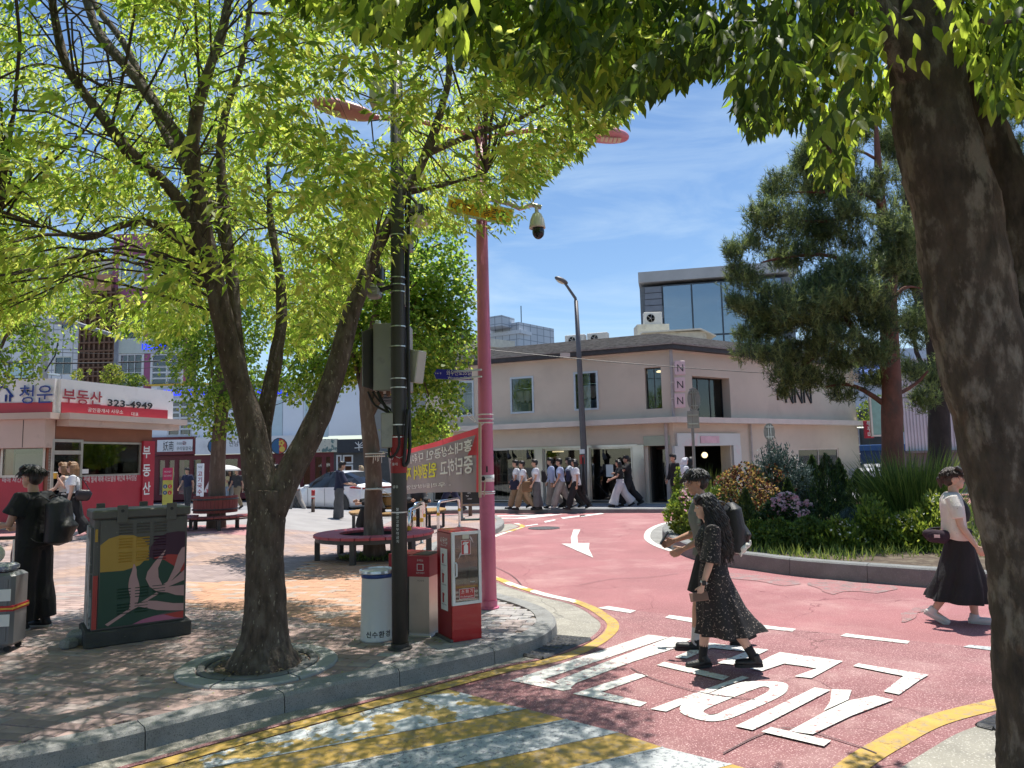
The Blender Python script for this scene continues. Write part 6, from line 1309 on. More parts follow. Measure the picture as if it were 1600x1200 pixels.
# ------------------------------------------------------------------ dark pole with boxes and cables
m_pole=M('dark_grey_pole',(.042,.040,.036),.5,.0,var=.15,vs=3,bump=.15,bs=40,speck=((.2,.19,.17),30,.74));m_pred=M('crimson_wrap',(.30,.018,.02),.5,var=.08)
m_boxg=M('grey_metal_box',(.30,.295,.27),.45,.3,var=.1,vs=3,col2=(.2,.2,.19),c2s=3,c2=(.55,.7));m_boxs=M('glossy_grey_door',(.24,.24,.25),.18,.6,var=.06)
dp=G(625,1013,.13);dpt=P(619,-60,dp.y);dpt.x+=0
pole=thing('camera_pole','tall dark grey pole with red band carrying metal boxes and cameras','pole',dp)
def LP(px,py,dd=0):return P(px,py,dp.y+dd)-dp
pr=.073;b=MB();b.tube([(0,0,0),(0,0,1.6),(0,0,1.62),(0,0,3.3),(0,0,6.6)],[pr,pr,pr*.98,pr*.92,pr*.8],20);b.build('shaft',m_pole,pole,smooth_=True)
b=MB();b.lathe([(.115,0),(.115,.012),(pr+.01,.018),(pr+.01,.05)],n=20);b.build('base_flange',m_pole,pole)
zr=lambda y:LP(622,y).z
b=MB();b.lathe([(pr+.003,zr(739)),(pr+.004,zr(738)),(pr+.004,zr(682)),(pr+.003,zr(681))],n=20);b.build('red_band',m_pred,pole,smooth_=True)
b=MB();
for y in (800,683,664,606,592,542,511,457,446,435,369):z=zr(y);b.lathe([(pr+.002,z-.006),(pr+.006,z-.005),(pr+.006,z+.005),(pr+.002,z+.006)],n=18)
b.build('strap',m_metal,pole)
for k,ch in enumerate('불법광고물부착금지'):text(ch,.031,m_wlet,pole,(-.004,-pr-.0025,zr(797+k*6.2)),X3,Z3,FRN,.001,'CENTER',name='letter')
text('공유',.03,m_wlet,pole,(-.045,-pr-.004,zr(762)),X3,Z3,FRN,.001,name='letter',width=.05);text('홍대',.03,m_wlet,pole,(-.05,-pr-.006,zr(727)),X3,Z3,FRN,.001,name='letter',width=.05)
b=MB();b.tube([(-.05,-pr-.005,zr(718)),(-.03,-pr-.008,zr(712)),(.02,-pr-.009,zr(716)),(.05,-pr*.8,zr(713))],.003,4);b.build('script_mark',m_wlet,pole)
# big box left, behind the pole
def obox(name,px0,py0,px1,py1,dep,dd,mat,rz=0,front=None):
 a,c=LP(px0,py0,dd),LP(px1,py1,dd);cx_,cz_=(a.x+c.x)/2,(a.z+c.z)/2;t=MB();t.cbox((0,0,0),(abs(c.x-a.x),dep,abs(c.z-a.z)),.008);o=t.build(name,mat,pole);o.location=(cx_,dd,cz_);o.rotation_euler=(0,0,rz);return o,abs(c.x-a.x),abs(c.z-a.z)
bx_,w_,h_=obox('cabinet_box',588,510,642,612,.34,.26,m_boxg)
b=MB();a,c,e,f=LP(565,518,.1),LP(588,511,.26),LP(588,612,.26),LP(566,604,.1);b.add([a,c,e,f],[(0,1,2,3)]);n_=(c-a).cross(f-a).normalized()*-.012
b.add([a+n_,c+n_,e+n_,f+n_],[(3,2,1,0)]);b.add([a,c,c+n_,a+n_],[(0,1,2,3)]);b.add([f,e,e+n_,f+n_],[(3,2,1,0)]);b.add([a,f,f+n_,a+n_],[(0,1,2,3)]);b.build('box_door',m_boxs,pole)
b=MB();b.cbox((w_*-.4,-.1,h_/2+.02),(.05,.03,.04),.004);b.cbox((w_*.46,-.1,h_/2+.02),(.04,.03,.05),.004);b.build('lifting_lug',m_metal,bx_)
b=MB()
for k in range(4):b.lathe([(.018,-.05),(.022,0)],(-w_/2+.06+k*.07,-.08,-h_/2),10)
b.build('cable_gland',M('rusty_gland',(.24,.13,.09),.7),bx_)
bx2,w2,h2=obox('slim_box',596,646,616,700,.16,.02,m_boxg,.1)
bx3,w3,h3=obox('tilted_box',640,548,660,598,.14,.12,M('pale_grey_box',(.44,.44,.40),.5,var=.06),-.35);bx3.rotation_euler=(0,R(9),-.5)
obox('upper_box',626,361,643,393,.14,.06,m_boxg,-.3);obox('flat_box',629,447,637,480,.14,.06,M('pale_flat_box',(.5,.5,.48),.5),-.2)
obox('top_box',579,124,603,166,.16,.06,M('cream_box',(.46,.44,.36),.5,var=.08));obox('top_box',636,160,650,186,.12,.06,m_boxg)
# cameras: ring mounted pair at left, dome at right top
b=MB();b.tube([LP(612,447),LP(596,453),LP(588,450)],.022,8);b.cbox(LP(586,443),(.15,.12,.018),.004);b.build('camera_bracket',m_black,pole)
c1=LP(588,427);b=MB();b.cbox(c1,(.125,.15,.17),.02);b.box(c1+Vector((0,-.082,.015)),(.095,.02,.12),mi=1);b.box(c1+Vector((0,-.094,.012)),(.05,.006,.02),mi=2);b.build('camera_head',[m_black,M('smoked_camera_face',(.06,.05,.05),.2),m_whitepl],pole)
c2=LP(584,458);b=MB();b.cbox(c2,(.13,.16,.10),.02);b.lathe([(.045,-.10),(.04,-.05),(.04,.02)],c2+Vector((.01,-.05,.03)),14,1,rot=(R(70),0,0));b.build('camera_head',[m_boxg,m_whitepl],pole)
c3=LP(657,340,-.02);b=MB();b.ball(c3,(.115,.115,.10),18,10);b.build('dome_lamp',M('cream_dome',(.66,.62,.52),.35,var=.03),pole,smooth_=True);b=MB();b.lathe([(.118,-.01),(.125,.02),(.08,.11),(.03,.13)],c3,18);b.tube([c3+Vector((0,0,.1)),c3+Vector((-.1,0,.22)),LP(622,318)],.018,8);b.build('lamp_cap',m_black,pole)
# cables
b=MB()
b.tube(smooth([LP(640,300,-.02),LP(637,420,.0),LP(638,560,0),LP(640,680,-.02),LP(640,700,-.04),LP(637,722,-.06),LP(631,726,-.08),LP(633,700,-.08),LP(637,640,-.05)],5),.017,8)
b.tube(smooth([LP(575,612,.1),LP(585,632,.08),LP(606,645,.02),LP(618,662,-.06),LP(624,690,-.085),LP(620,706,-.09),LP(612,714,-.09),LP(608,712,-.07),LP(608,700,-.02)],6),.012,7)
b.tube(smooth([LP(590,612,.12),LP(600,632,.08),LP(613,645,.0),LP(614,560,.02)],5),.016,7);b.tube(smooth([LP(582,612,.1),LP(594,628,.1),LP(610,640,.04),LP(614,655,0)],5),.010,6);b.tube(smooth([LP(634,300,.05),LP(634,420,.05),LP(633,540,.05),LP(634,640,.03),LP(630,700,0)],5),.012,6)
b.tube(smooth([LP(645,365),LP(652,372),LP(651,382),LP(644,389)],5),.006,5);b.build('cable',m_cable,pole,smooth_=True)
# street name plate
sp_=P(708,586,9.5);sn=thing('street_name_sign','blue street name plate with white arrow end beside the pink pole','street sign',sp_);s_=9.5/FPX
m_bsign=M('blue_sign_face',(.012,.012,.27),.4,var=.03)
def LB(x,y):q=P(x,y,9.5)-sp_;return q.x,q.z
b=MB();b.plate((0,0,0),X3,Z3,FRN,[LB(678,584),LB(683,577),LB(737,579),LB(737,594),LB(682,592)],.03);b.build('plate',m_bsign,sn)
u,v=LB(698,586.5);text('와우산로35길',9.5*s_*.95,m_wlet,sn,(u,-.031,v),(1,0,-.01),Z3,FRN,.002,width=(736-698)*s_);u,v=LB(700,592.5);text('Wausan-ro 35-gil',5.5*s_,m_wlet,sn,(u,-.031,v),(1,0,-.01),Z3,FRN,.002,width=(736-700)*s_);u,v=LB(681,585);text('1←5',3.6*s_,m_wlet,sn,(u,-.031,v),X3,Z3,FRN,.002,width=9*s_)
u,v=LB(737,586);b=MB();e=P(752,583,8.35)-sp_;b.tube([(u-.25,.02,v+.05),(e.x,e.y,e.z+.04)],.012,6);b.tube([(u-.25,.02,v-.05),(e.x,e.y,e.z-.04)],.012,6);b.build('bracket',m_metal,sn)
# ------------------------------------------------------------------ pink lamp post
m_pink=M('pink_post_paint',(.58,.15,.25),.42,var=.1,vs=2,col2=(.48,.12,.19),c2s=3,c2=(.55,.7));m_pink2=M('pink_lamp_shell',(.66,.25,.34),.4,var=.06)
pp=G(764,950,.13);pk=thing('pink_lamp_post','tall pink double armed street lamp post at the pavement corner','street lamp',pp)
def LK(px,py,dd=0):return P(px,py,pp.y+dd)-pp
pz=LK(751,205).z
b=MB();b.tube([(0,0,0),(0,0,.9),(0,0,2.2),(-.0,0,pz)],[.093,.09,.084,.062],22);b.build('shaft',m_pink,pk,smooth_=True);b=MB();b.lathe([(.12,0),(.12,.015),(.098,.02),(.098,.09)],n=20);b.build('base_collar',m_pink,pk)
b=MB();zz=LK(758,662).z
for z in (LK(758,648).z,LK(758,655).z,LK(758,661).z,LK(760,768).z,LK(760,771).z):b.lathe([(.092,z-.007),(.1,z),(.092,z+.007)],n=14)
b.tube(smooth([(-.1,-.02,zz),(-.17,-.05,zz+.12),(-.21,-.06,zz+.10),(-.12,-.04,zz+.02)],4),.006,5);b.build('white_tie',m_wlet,pk)
z=LK(760,742).z;b=MB();b.lathe([(.0905,z-.08),(.0905,z+.0)],n=22);o=b.build('notice_band',m_wlet,pk,smooth_=True);o.data.polygons.foreach_set('use_smooth',[True]*len(o.data.polygons))
b=MB();b.lathe([(.02,0),(.026,0),(.026,.002),(.02,.002)],(-.035,-.088,z-.04),16,rot=(R(90),0,R(-20)));b.tube([(-.05,-.087,z-.055),(-.02,-.094,z-.025)],.003,4);b.build('no_entry_mark',m_letter,pk);text('금연구역',.018,m_letter,pk,(-.002,-.0915,z-.035),X3,Z3,FRN,.001,name='letter',width=.06)
b=MB();b.cbox((.01,-.088,LK(760,733).z),(.02,.012,.07),.004);b.build('keyhole_plate',m_black,pk)
# arms and leaf shaped lamp heads
for (x0,y0,x1,y1,ti,dd) in ((488,160,584,182,-.12,-.7),(912,206,983,214,.1,.0)):
 a,c=LK(x0,y0,dd),LK(x1,y1,dd);ctr=(a+c)/2;Ln=(c-a).length;ang=math.atan2((c-a).z,(c-a).x);b=MB()
 if x0>700:a=a-Vector((.12,0,0));ctr=(a+c)/2;Ln=(c-a).length
 prof=[(max(1e-4,math.sin(math.pi*k/16) ** .85),-math.cos(math.pi*k/16)) for k in range(17)]
 b.lathe([(r_*1.0,z_) for r_,z_ in prof],(0,0,0),18,sc=(.17,.085,Ln/2));o=b.build('lamp_head',m_pink2,pk,smooth_=True);o.location=ctr;o.rotation_euler=(R(90),0,0);
 q=Matrix.Rotation(ang,3,'Y').inverted() if False else Matrix.Rotation(-ang,3,'Y');o.rotation_euler=(q @ Matrix.Rotation(R(90),3,'Y')).to_euler();o.rotation_euler=(q @ Matrix(((0,0,1),(1,0,0),(0,1,0)))).to_euler()
 for k in range(5):
  b=MB();u=(.02+.075*k)*Ln*(1 if x0>700 else -1);b.box((u,-.05,-.0835+.012*(k/5) ** 2),(Ln*.055,.13,.006));l_=b.build('lens',M('pale_lens',(.62,.58,.46),.3),pk);l_.location=ctr;l_.rotation_euler=q.to_euler()
 inner_=c if x0<700 else a;b=MB();top=Vector((0,0,pz-.1));b.tube(smooth([inner_-Vector((.06*(1 if x0<700 else -1),0,0)),inner_.lerp(top,.5)+Vector((0,0,.06)),top],5),[.03]*11,10);b.build('arm',m_pink,pk,smooth_=True)
b=MB();b.lathe([(.075,pz-.02),(.07,pz+.05),(.02,pz+.09)],n=16);b.build('cap',m_pink,pk)
# security camera arm and dome, yellow sign
b=MB();q_=[LK(760,310),LK(795,318),LK(812,326),LK(831,320),LK(846,324)];b.tube(q_,.03,10);b.build('camera_arm',M('galvanised_arm',(.52,.47,.45),.35,.7,var=.2,vs=8),pk)
cz=LK(839,336);b=MB();b.tube([LK(838,322),cz+Vector((0,0,.02))],.024,10);b.lathe([(.03,.03),(.055,.01),(.085,-.06),(.098,-.14),(.1,-.165),(.085,-.17),(.08,-.16)],cz,20);b.build('camera_dome',M('cream_camera_shell',(.60,.60,.52),.4,var=.03),pk,smooth_=True)
b=MB();b.ball(cz+Vector((.01,-.01,-.21)),(.074,.074,.095),18,10);b.cbox(cz+Vector((.045,-.02,-.25)),(.06,.06,.05),.012,rot=(0,.5,0));b.build('camera_lens',M('black_lens',(.008,.008,.009),.15),pk,smooth_=True)
yl0,yl1=LK(700,318,-.12),LK(800,344,-.12);ysn=thing('cctv_sign','yellow CCTV sign board with bell symbol half hidden by leaves','sign',pp+(yl0+yl1)/2);sl_=(LK(800,330,-.12)-LK(698,309,-.12));uxs=sl_.normalized();uzs=Vector((-uxs.z,0,uxs.x)).normalized();wS=sl_.length
uzs=Vector((-uxs.z,0,uxs.x));b=MB();hS=27/FPX*pp.y;b.plate((0,0,0),uxs,uzs,FRN,[(-wS/2,-hS/2),(wS/2,-hS/2),(wS/2,hS/2),(-wS/2,hS/2)],.05);b.build('frame',m_metal,ysn);b=MB();b.plate((0,-.051,0),uxs,uzs,FRN,[(-wS/2+.02,-hS/2+.02),(wS/2-.02,-hS/2+.02),(wS/2-.02,hS/2-.02),(-wS/2+.02,hS/2-.02)],.004);b.build('face',M('amber_sign_face',(.68,.34,.02),.45,var=.04),ysn)
text('CCTV 작동중',hS*.62,m_letter,ysn,uxs*(-wS/2+.05)-uzs*hS*.24+Vector((0,-.056,0)),uxs,uzs,FRN,.002,width=wS*.72)
b=MB();b.plate(uxs*(wS*.36)+Vector((0,-.057,-.0)),uxs,uzs,FRN,[(-.045,-.035),(.045,-.035),(.03,-.015),(.028,.02),(.012,.042),(-.012,.042),(-.028,.02),(-.03,-.015)],.002);b.build('bell_mark',m_letter,ysn)
b=MB();b.tube([Vector((0,0,0)),Vector((pp.x,pp.y,0))-Vector((ysn.location.x,ysn.location.y,0))+Vector((0,-.05,0))],.02,6);b.build('bracket',m_metal,ysn)
# ------------------------------------------------------------------ banner (seen from its back), tied between ginkgo trunk and pink post
m_bgrey=Mleaf('banner_grey',(.33,.285,.295),.12,(.42,.36,.37),.7,.04);m_bred=Mleaf('banner_red',(.72,.08,.10),.3,(.95,.14,.16),.7,.05);m_bwht=Mleaf('banner_white',(.92,.90,.91),.05,(.85,.82,.84),.7,.03);m_byel=Mleaf('banner_yellow',(.95,.88,.06),.05,(.95,.9,.12),.7,.03)
TL,TR,BR_,BLq=P(606,707,12.2),P(748,668,8.25),P(748,769,8.25),P(613,775,12.2)
bn=thing('protest_banner','grey and red cloth banner with mirrored white and yellow Korean text','banner',(TL+BR_)/2)
def bpt(u,v,d=0):
 a=TL.lerp(TR,u);c=BLq.lerp(BR_,u);p=c.lerp(a,v);s_=math.sin(math.pi*u);nb=(TR-TL).cross(BLq-TL).normalized();nb=nb if nb.y<0 else -nb
 return p+nb*(.10*s_+.025*math.sin(u*21+v*3)*s_+d)-Vector((0,0,.05*s_*v-.035*s_*(1-v)))
def cloth(name,mat,u0,u1,v0,v1,d=0,nu=24,nv=6,cut=None):
 b=MB()
 for j in range(nv+1):
  for i in range(nu+1):b.v.append(tuple(bpt(u0+(u1-u0)*i/nu,v0+(v1-v0)*j/nv,d)))
 for j in range(nv):
  for i in range(nu):a=j*(nu+1)+i;b.f.append((a,a+1,a+nu+2,a+nu+1));b.m.append(0)
 return b.build(name,mat,bn,True,True)
cloth('cloth',m_bgrey,0,.985,0,.9);cloth('red_hem',m_bred,0,.985,.9,1.0);cloth('red_edge',m_bred,.985,1,0,1,nu=2)
b=MB();b.v=[tuple(bpt(.985,.93,.004)),tuple(bpt(.985,.58,.004)),tuple(bpt(.93,.60,.004)),tuple(bpt(.965,.78,.004))];b.f=[(0,1,2,3)];b.m=[0];b.build('red_corner',m_bred,bn,True)
def btext(body,u0,u1,v0,v1,mat,bold=.03):
 c=bpy.data.curves.new('lettering','FONT');c.body=body;c.offset=bold;c.resolution_u=2;t=bpy.data.objects.new('lettering',c);C.objects.link(t);me=bpy.data.meshes.new_from_object(t.evaluated_get(bpy.context.evaluated_depsgraph_get()));bpy.data.objects.remove(t);vs=[v.co.copy() for v in me.vertices];fs=[tuple(p.vertices) for p in me.polygons];bpy.data.meshes.remove(me)
 xs=[v.x for v in vs];ys=[v.y for v in vs];b=MB();b.add([bpt(u1-(v.x-min(xs))/(max(xs)-min(xs))*(u1-u0),v0+(v.y-min(ys))/(max(ys)-min(ys))*(v1-v0),.014) for v in vs],fs);b.build('lettering',mat,bn,True)
btext('홍대소상공인 다 죽이는 전철역 공',.05,.965,.66,.86,m_bwht,.02);btext('중단하고',.715,.97,.30,.60,m_bwht,.02);btext('원점에서 재검토',.20,.69,.30,.60,m_byel,.02);btext('하라',.06,.18,.30,.60,m_bwht,.02);btext('- 우리동네상인연합회 일동 -',.05,.80,.10,.19,m_bwht,.005)
b=MB();b.tube([TR+Vector((.015,0,.05)),BR_+Vector((.015,0,-.06))],.018,8);b.tube([BR_+Vector((.06,.0,-.05)),TR+Vector((.06,.02,-.6))],.008,6);b.build('end_stick',M('pale_wood_stick',(.5,.38,.28),.7),bn,True)
b=MB()
for a,c in ((TL,P(592,705,12.9)),(BLq,P(589,762,12.9)),(TR,Vector((pp.x,pp.y,TR.z+.08))),(BR_,Vector((pp.x,pp.y,BR_.z)))):b.tube([a,c],.006,5)
for y in (709,713,764):
 c=P(586,y,12.95);b.lathe([(.175,-.012),(.185,0),(.175,.012)],c,14)
for k in range(5):a=P(584+k*3,711,12.72);b.tube([a,a+Vector((RNG.normal(0,.03),-.02,-.09-.08*RNG.random()))],.005,4)
o=b.build('rope',M('white_rope',(.6,.57,.5),.9),bn,True);o['kind']='stuff'
# ------------------------------------------------------------------ bins and extinguisher box
wbp=G(590,998,.13);wb_=thing('white_bin','round white litter drum with steel lid and black lettering','bin',wbp);m_bin=M('white_enamel',(.68,.69,.68),.4,var=.05,vs=3,col2=(.5,.5,.48),c2s=3,c2=(.62,.75))
b=MB();b.lathe([(.165,0),(.168,.015),(.163,.03),(.150,.59),(.153,.6)],n=32);b.build('drum',m_bin,wb_,smooth_=True)
b=MB();b.lathe([(.154,.588),(.158,.6),(.158,.632),(.15,.634)],n=32);b.build('blue_liner',M('blue_liner_film',(.02,.06,.24),.35),wb_,smooth_=True);b=MB();b.lathe([(.172,.628),(.176,.634),(.172,.658),(.15,.664),(.148,.65),(.02,.645),(0,.645)],n=32);b.build('lid',m_metal,wb_)
for k,ch in enumerate('신수환경'):
 a_=R(-110+k*22);n_=Vector((math.cos(a_),math.sin(a_),0));text(ch,.064,m_letter,wb_,n_*.163+Z3*.05,(-n_.y,n_.x,0),Z3,n_,.0015,'CENTER',name='letter',bold=.015)
rbp=G(652,990,.13);rb2=thing('recycling_bin','stainless steel bin with red top half hidden behind the dark pole','bin',rbp,R(-18));m_rbin=M('red_bin_top',(.38,.025,.04),.35,var=.06)
b=MB();b.box((.06,.12,.29),(.22,.40,.56),taper=.97);b.build('body',M('warm_steel_side',(.56,.49,.43),.3,.8,var=.15,vs=2),rb2);b=MB();b.box((.06,.12,.665),(.235,.415,.20));b.build('top',m_rbin,rb2)
b=MB();b.box((-.20,.2,.29),(.24,.34,.54));b.build('left_body',M('dark_bin_side',(.09,.09,.085),.4,.4),rb2);b=MB();b.box((-.20,.2,.665),(.25,.35,.2));b.build('left_top',m_rbin,rb2);b=MB();b.cbox((.03,.12,.004),(.36,.5,.018),.004);b.build('base_plate',m_metal,rb2)
b=MB();b.frame_=None;b.box((.06,.12,.7685),(.17,.3,.004));b.build('opening',m_black,rb2)
text('우리는',.026,m_wlet,rb2,(.08,-.0895,.715),X3,Z3,FRN,.001,'CENTER',name='lettering');text('일반쓰레기',.02,m_wlet,rb2,(.08,-.0895,.595),X3,Z3,FRN,.001,'CENTER');text('시간안내',.02,m_letter,rb2,(.08,-.084,.52),X3,Z3,FRN,.001,'CENTER')
b=MB();b.plate((.08,-.089,.66),X3,Z3,FRN,[(-.035,-.035),(.035,-.035),(.035,.03),(-.035,.03)],.0012);b.build('pictogram',m_wlet,rb2);b=MB();b.plate((.08,-.0905,.66),X3,Z3,FRN,[(-.028,-.029),(.028,-.029),(.028,.024),(-.028,.024)],.0012);b.plate((.08,-.092,.66),X3,Z3,FRN,[(-.0,-.01),(.012,-.01),(.02,.0),(.0,.012)],.001,0);b.build('pictogram_face',m_rbin,rb2)
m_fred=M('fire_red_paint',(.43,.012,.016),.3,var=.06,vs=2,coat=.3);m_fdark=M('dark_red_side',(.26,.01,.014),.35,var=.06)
fl_,fr_=G(705,1004,.13),G(748,998,.13);fd=(fr_-fl_).normalized();frz=math.atan2(fd.y,fd.x);fw=.305;fdep=.34;fh=1.0
fx=thing('extinguisher_cabinet','red fire extinguisher cabinet with glazed white framed door','cabinet',fl_+fd*fw/2+Vector((-fd.y,fd.x,0))*fdep/2,frz+R(3))
yF=-fdep/2;b=MB();t_=.015
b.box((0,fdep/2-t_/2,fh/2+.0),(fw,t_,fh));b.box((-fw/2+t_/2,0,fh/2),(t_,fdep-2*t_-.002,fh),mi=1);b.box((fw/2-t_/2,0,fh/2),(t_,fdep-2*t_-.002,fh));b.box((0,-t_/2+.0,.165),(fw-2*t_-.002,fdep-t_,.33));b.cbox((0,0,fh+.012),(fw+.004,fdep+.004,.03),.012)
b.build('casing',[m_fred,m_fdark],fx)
b=MB();b.cbox((0,yF+.004,.165),(fw,.02,.33),.004);b.build('lower_panel',m_fred,fx);b=MB();b.cbox((-fw/2-.01,0,.012),(.03,fdep+.03,.03),.004);b.build('foot_plate',M('dark_foot_plate',(.1,.09,.085),.6),fx)
b=MB();z0_,z1_=.335,1.015
for (x0,x1,a,c) in ((-fw/2,-fw/2+.028,z0_,z1_),(fw/2-.028,fw/2,z0_,z1_),(-fw/2+.028,fw/2-.028,z0_,z0_+.028),(-fw/2+.028,fw/2-.028,z1_-.028,z1_)):b.bbox((x0,yF-.022,a),(x1,yF+.004,c))
dr=b.build('door',m_whitepl,fx);b=MB();b.bbox((-fw/2+.026,yF-.012,z0_+.026),(fw/2-.026,yF-.006,z1_-.026));b.build('pane',Mglass('cabinet_glass',(.42,.3,.3),.03,.06),dr)
b=MB();b.tube([(-fw/2+.034,yF-.02,.60),(-fw/2+.034,yF-.045,.61),(-fw/2+.034,yF-.045,.72),(-fw/2+.034,yF-.02,.73)],.008,6);b.build('handle',m_whitepl,dr)
def decal(pts,mat,o,name='sticker',d=.0):b=MB();b.plate((o[0],yF-.0125-d,o[1]),X3,Z3,FRN,pts,.001);return b.build(name,mat,dr)
def rc(w_,h):return [(-w_/2,-h/2),(w_/2,-h/2),(w_/2,h/2),(-w_/2,h/2)]
decal(rc(.098,.135),m_wlet,(-.005,.865));decal(rc(.09,.127),m_fred,(-.005,.865),d=.0012)
decal([(-.022,-.055),(.022,-.055),(.022,.018),(.01,.034),(-.01,.034),(-.022,.018)],m_wlet,(-.005,.862),'extinguisher_mark',.0024);decal([(-.012,.036),(.012,.036),(.034,.05),(.034,.056),(.01,.048),(-.012,.052),(-.03,.028),(-.036,.028),(-.028,.05),(-.012,.058)],m_wlet,(-.005,.862),'extinguisher_mark',.0024)
decal(rc(.07,.04),M('cream_label',(.6,.57,.45),.5),(-.005,.965));decal(rc(.16,.095),m_wlet,(.0,.435));decal(rc(.154,.088),m_fred,(.0,.435),d=.0012)
text('소 화 기',.04,m_wlet,dr,(0,yF-.0145,.44),X3,Z3,FRN,.001,'CENTER',width=.12);text('Fire Extinguisher',.022,m_wlet,dr,(0,yF-.0145,.402),X3,Z3,FRN,.001,'CENTER',width=.135)
text('KOREA',.014,m_wlet,dr,(.06,yF-.0135,.535),X3,Z3,FRN,.001,'CENTER')
for x,s_ in ((-.085,1),(.075,-1)):decal([(x*0+0,0),(.016*s_,.05),(.04*s_,.075),(.03*s_,.045)],M('reflection_white',(.6,.5,.5),.6),(x,.76 if s_==1 else .9),'painted_reflection')  # pale slivers drawn on the door glass as a painted reflection
xs_=-fw/2-.001;b=MB();b.plate((xs_,0,.56),(0,-1,0),Z3,(-1,0,0),rc(.16,.58)[:],.002);pl_=b.build('instruction_panel',m_whitepl,fx)
text('사용법',.07,m_wlet,fx,(xs_,.0,.90),(0,-1,0),Z3,(-1,0,0),.002,'CENTER',width=.17);text('How to use',.02,m_wlet,fx,(xs_,.0,.875),(0,-1,0),Z3,(-1,0,0),.002,'CENTER',width=.13)
for k in range(3):
 z=.77-k*.185;b=MB();b.plate((xs_-.003,0.02,z),(0,-1,0),Z3,(-1,0,0),[(-.02,-.06),(.015,-.06),(.015,.0),(.03,.02),(.01,.03),(-.02,.03)],.001);b.build('pictogram',m_fred,fx);text(str(k+1),.026,m_redlet,fx,(xs_-.002,.03,z+.042),(0,-1,0),Z3,(-1,0,0),.002,'CENTER');text('안전핀을 뽑는다' if k==0 else ('호스를 빼낸다' if k==1 else '손잡이를 누른다'),.014,m_letter,fx,(xs_-.002,.0,z-.082),(0,-1,0),Z3,(-1,0,0),.002,'CENTER',width=.12)
ex=thing('fire_extinguisher','red fire extinguisher standing inside the glazed red cabinet','fire extinguisher',fx.location+Vector((0,.02,.335)),frz);b=MB();b.lathe([(.07,0),(.075,.02),(.075,.36),(.06,.41),(.025,.44),(.025,.46)],n=20);b.build('cylinder',m_fred,ex,smooth_=True);b=MB();b.cbox((0,-.0,.49),(.03,.09,.03),.006);b.tube(smooth([(0,-.04,.48),(.07,-.07,.42),(.085,-.06,.2),(.08,-.05,.1)],4),.009,6);b.build('valve',m_black,ex);b=MB();b.lathe([(.0765,.1),(.0765,.26)],n=20);b.build('label',m_wlet,ex)
# ------------------------------------------------------------------ benches, hoops, bollards, signs on the plaza
m_rslat=M('red_bench_slat',(.45,.075,.09),.6,var=.15,vs=5,bump=.4,bs=40,col2=(.5,.2,.2),c2s=8,c2=(.58,.7));m_bslat=M('maroon_bench_slat',(.20,.04,.035),.6,var=.15,vs=5);m_bframe=M('bench_steel_frame',(.06,.058,.058),.5,.3)
bc=Vector((gb3.x-.02,gb3.y+.05,.13));rbn=thing('round_bench','red round slatted bench ringing the leaning ginkgo trunk','bench',bc)
ro,ri,zs_=1.07,.62,.40;nsl=26
for k in range(nsl):
 a0,a1=2*math.pi*k/nsl+.008,2*math.pi*(k+1)/nsl-.008;arc_piece(ri,ro,a0,a1,zs_,zs_+.045,m_rslat,'slat',rbn,n=2,ch=.008)
b=MB()
for r_ in (ri+.06,ro-.05):b.lathe([(r_-.02,zs_-.07),(r_+.02,zs_-.07),(r_+.02,zs_-.003),(r_-.02,zs_-.003),(r_-.02,zs_-.07)],n=40)
b.build('ring_frame',m_bframe,rbn)
for k in range(6):a_=k*math.pi/3+.35;b=MB();b.box((1.0*math.cos(a_),1.0*math.sin(a_),(zs_-.06)/2),(.09,.09,zs_-.06),a_);b.build('leg',m_bframe,rbn)
def curved_bench(label,c,r0,r1,a0,a1,n,sm,fm,zb=.13,back=True):
 t=thing('curved_bench',label,'bench',(c[0],c[1],zb))
 for k in range(n):
  x0,x1=a0+(a1-a0)*k/n+.006,a0+(a1-a0)*(k+1)/n-.006;arc_piece(r0,r1,x0,x1,.42,.46,sm,'seat_slat',t,n=1,ch=.006)
  if back:
   o=arc_piece(r0-.03,r0+.0,x0,x1,.52,.92,sm,'back_slat',t,n=1,ch=.004)
 b=MB()
 for zz,r_ in ((.39,r1-.05),(.39,r0+.05))+(((.6,r0+.015),(.84,r0+.015)) if back else ()):b.tube([(r_*math.cos(a0+(a1-a0)*i/16),r_*math.sin(a0+(a1-a0)*i/16),zz) for i in range(17)],.02,5)
 b.build('frame',fm,t)
 for k in range(4):
  a_=a0+(a1-a0)*(k+.5)/4
  for r_ in (r0+.06,r1-.08):b=MB();b.box((r_*math.cos(a_),r_*math.sin(a_),.2),(.07,.07,.4),a_);b.build('leg',fm,t)
 return t
q=P(336,832,17.6);curved_bench('maroon slatted curved bench round the left ginkgo trunk',(q.x,17.6),.5,.98,R(-200),R(20),22,m_bslat,m_bframe,.2)
m_yslat=M('golden_bench_slat',(.34,.20,.07),.6,var=.2,vs=4);q=P(622,822,19.0);curved_bench('golden brown slatted curved bench behind the round red bench',(q.x,19.0),.75,1.25,R(-215),R(35),20,m_yslat,m_bframe,.13)
m_yband=M('yellow_reflective_band',(.68,.40,.03),.4)
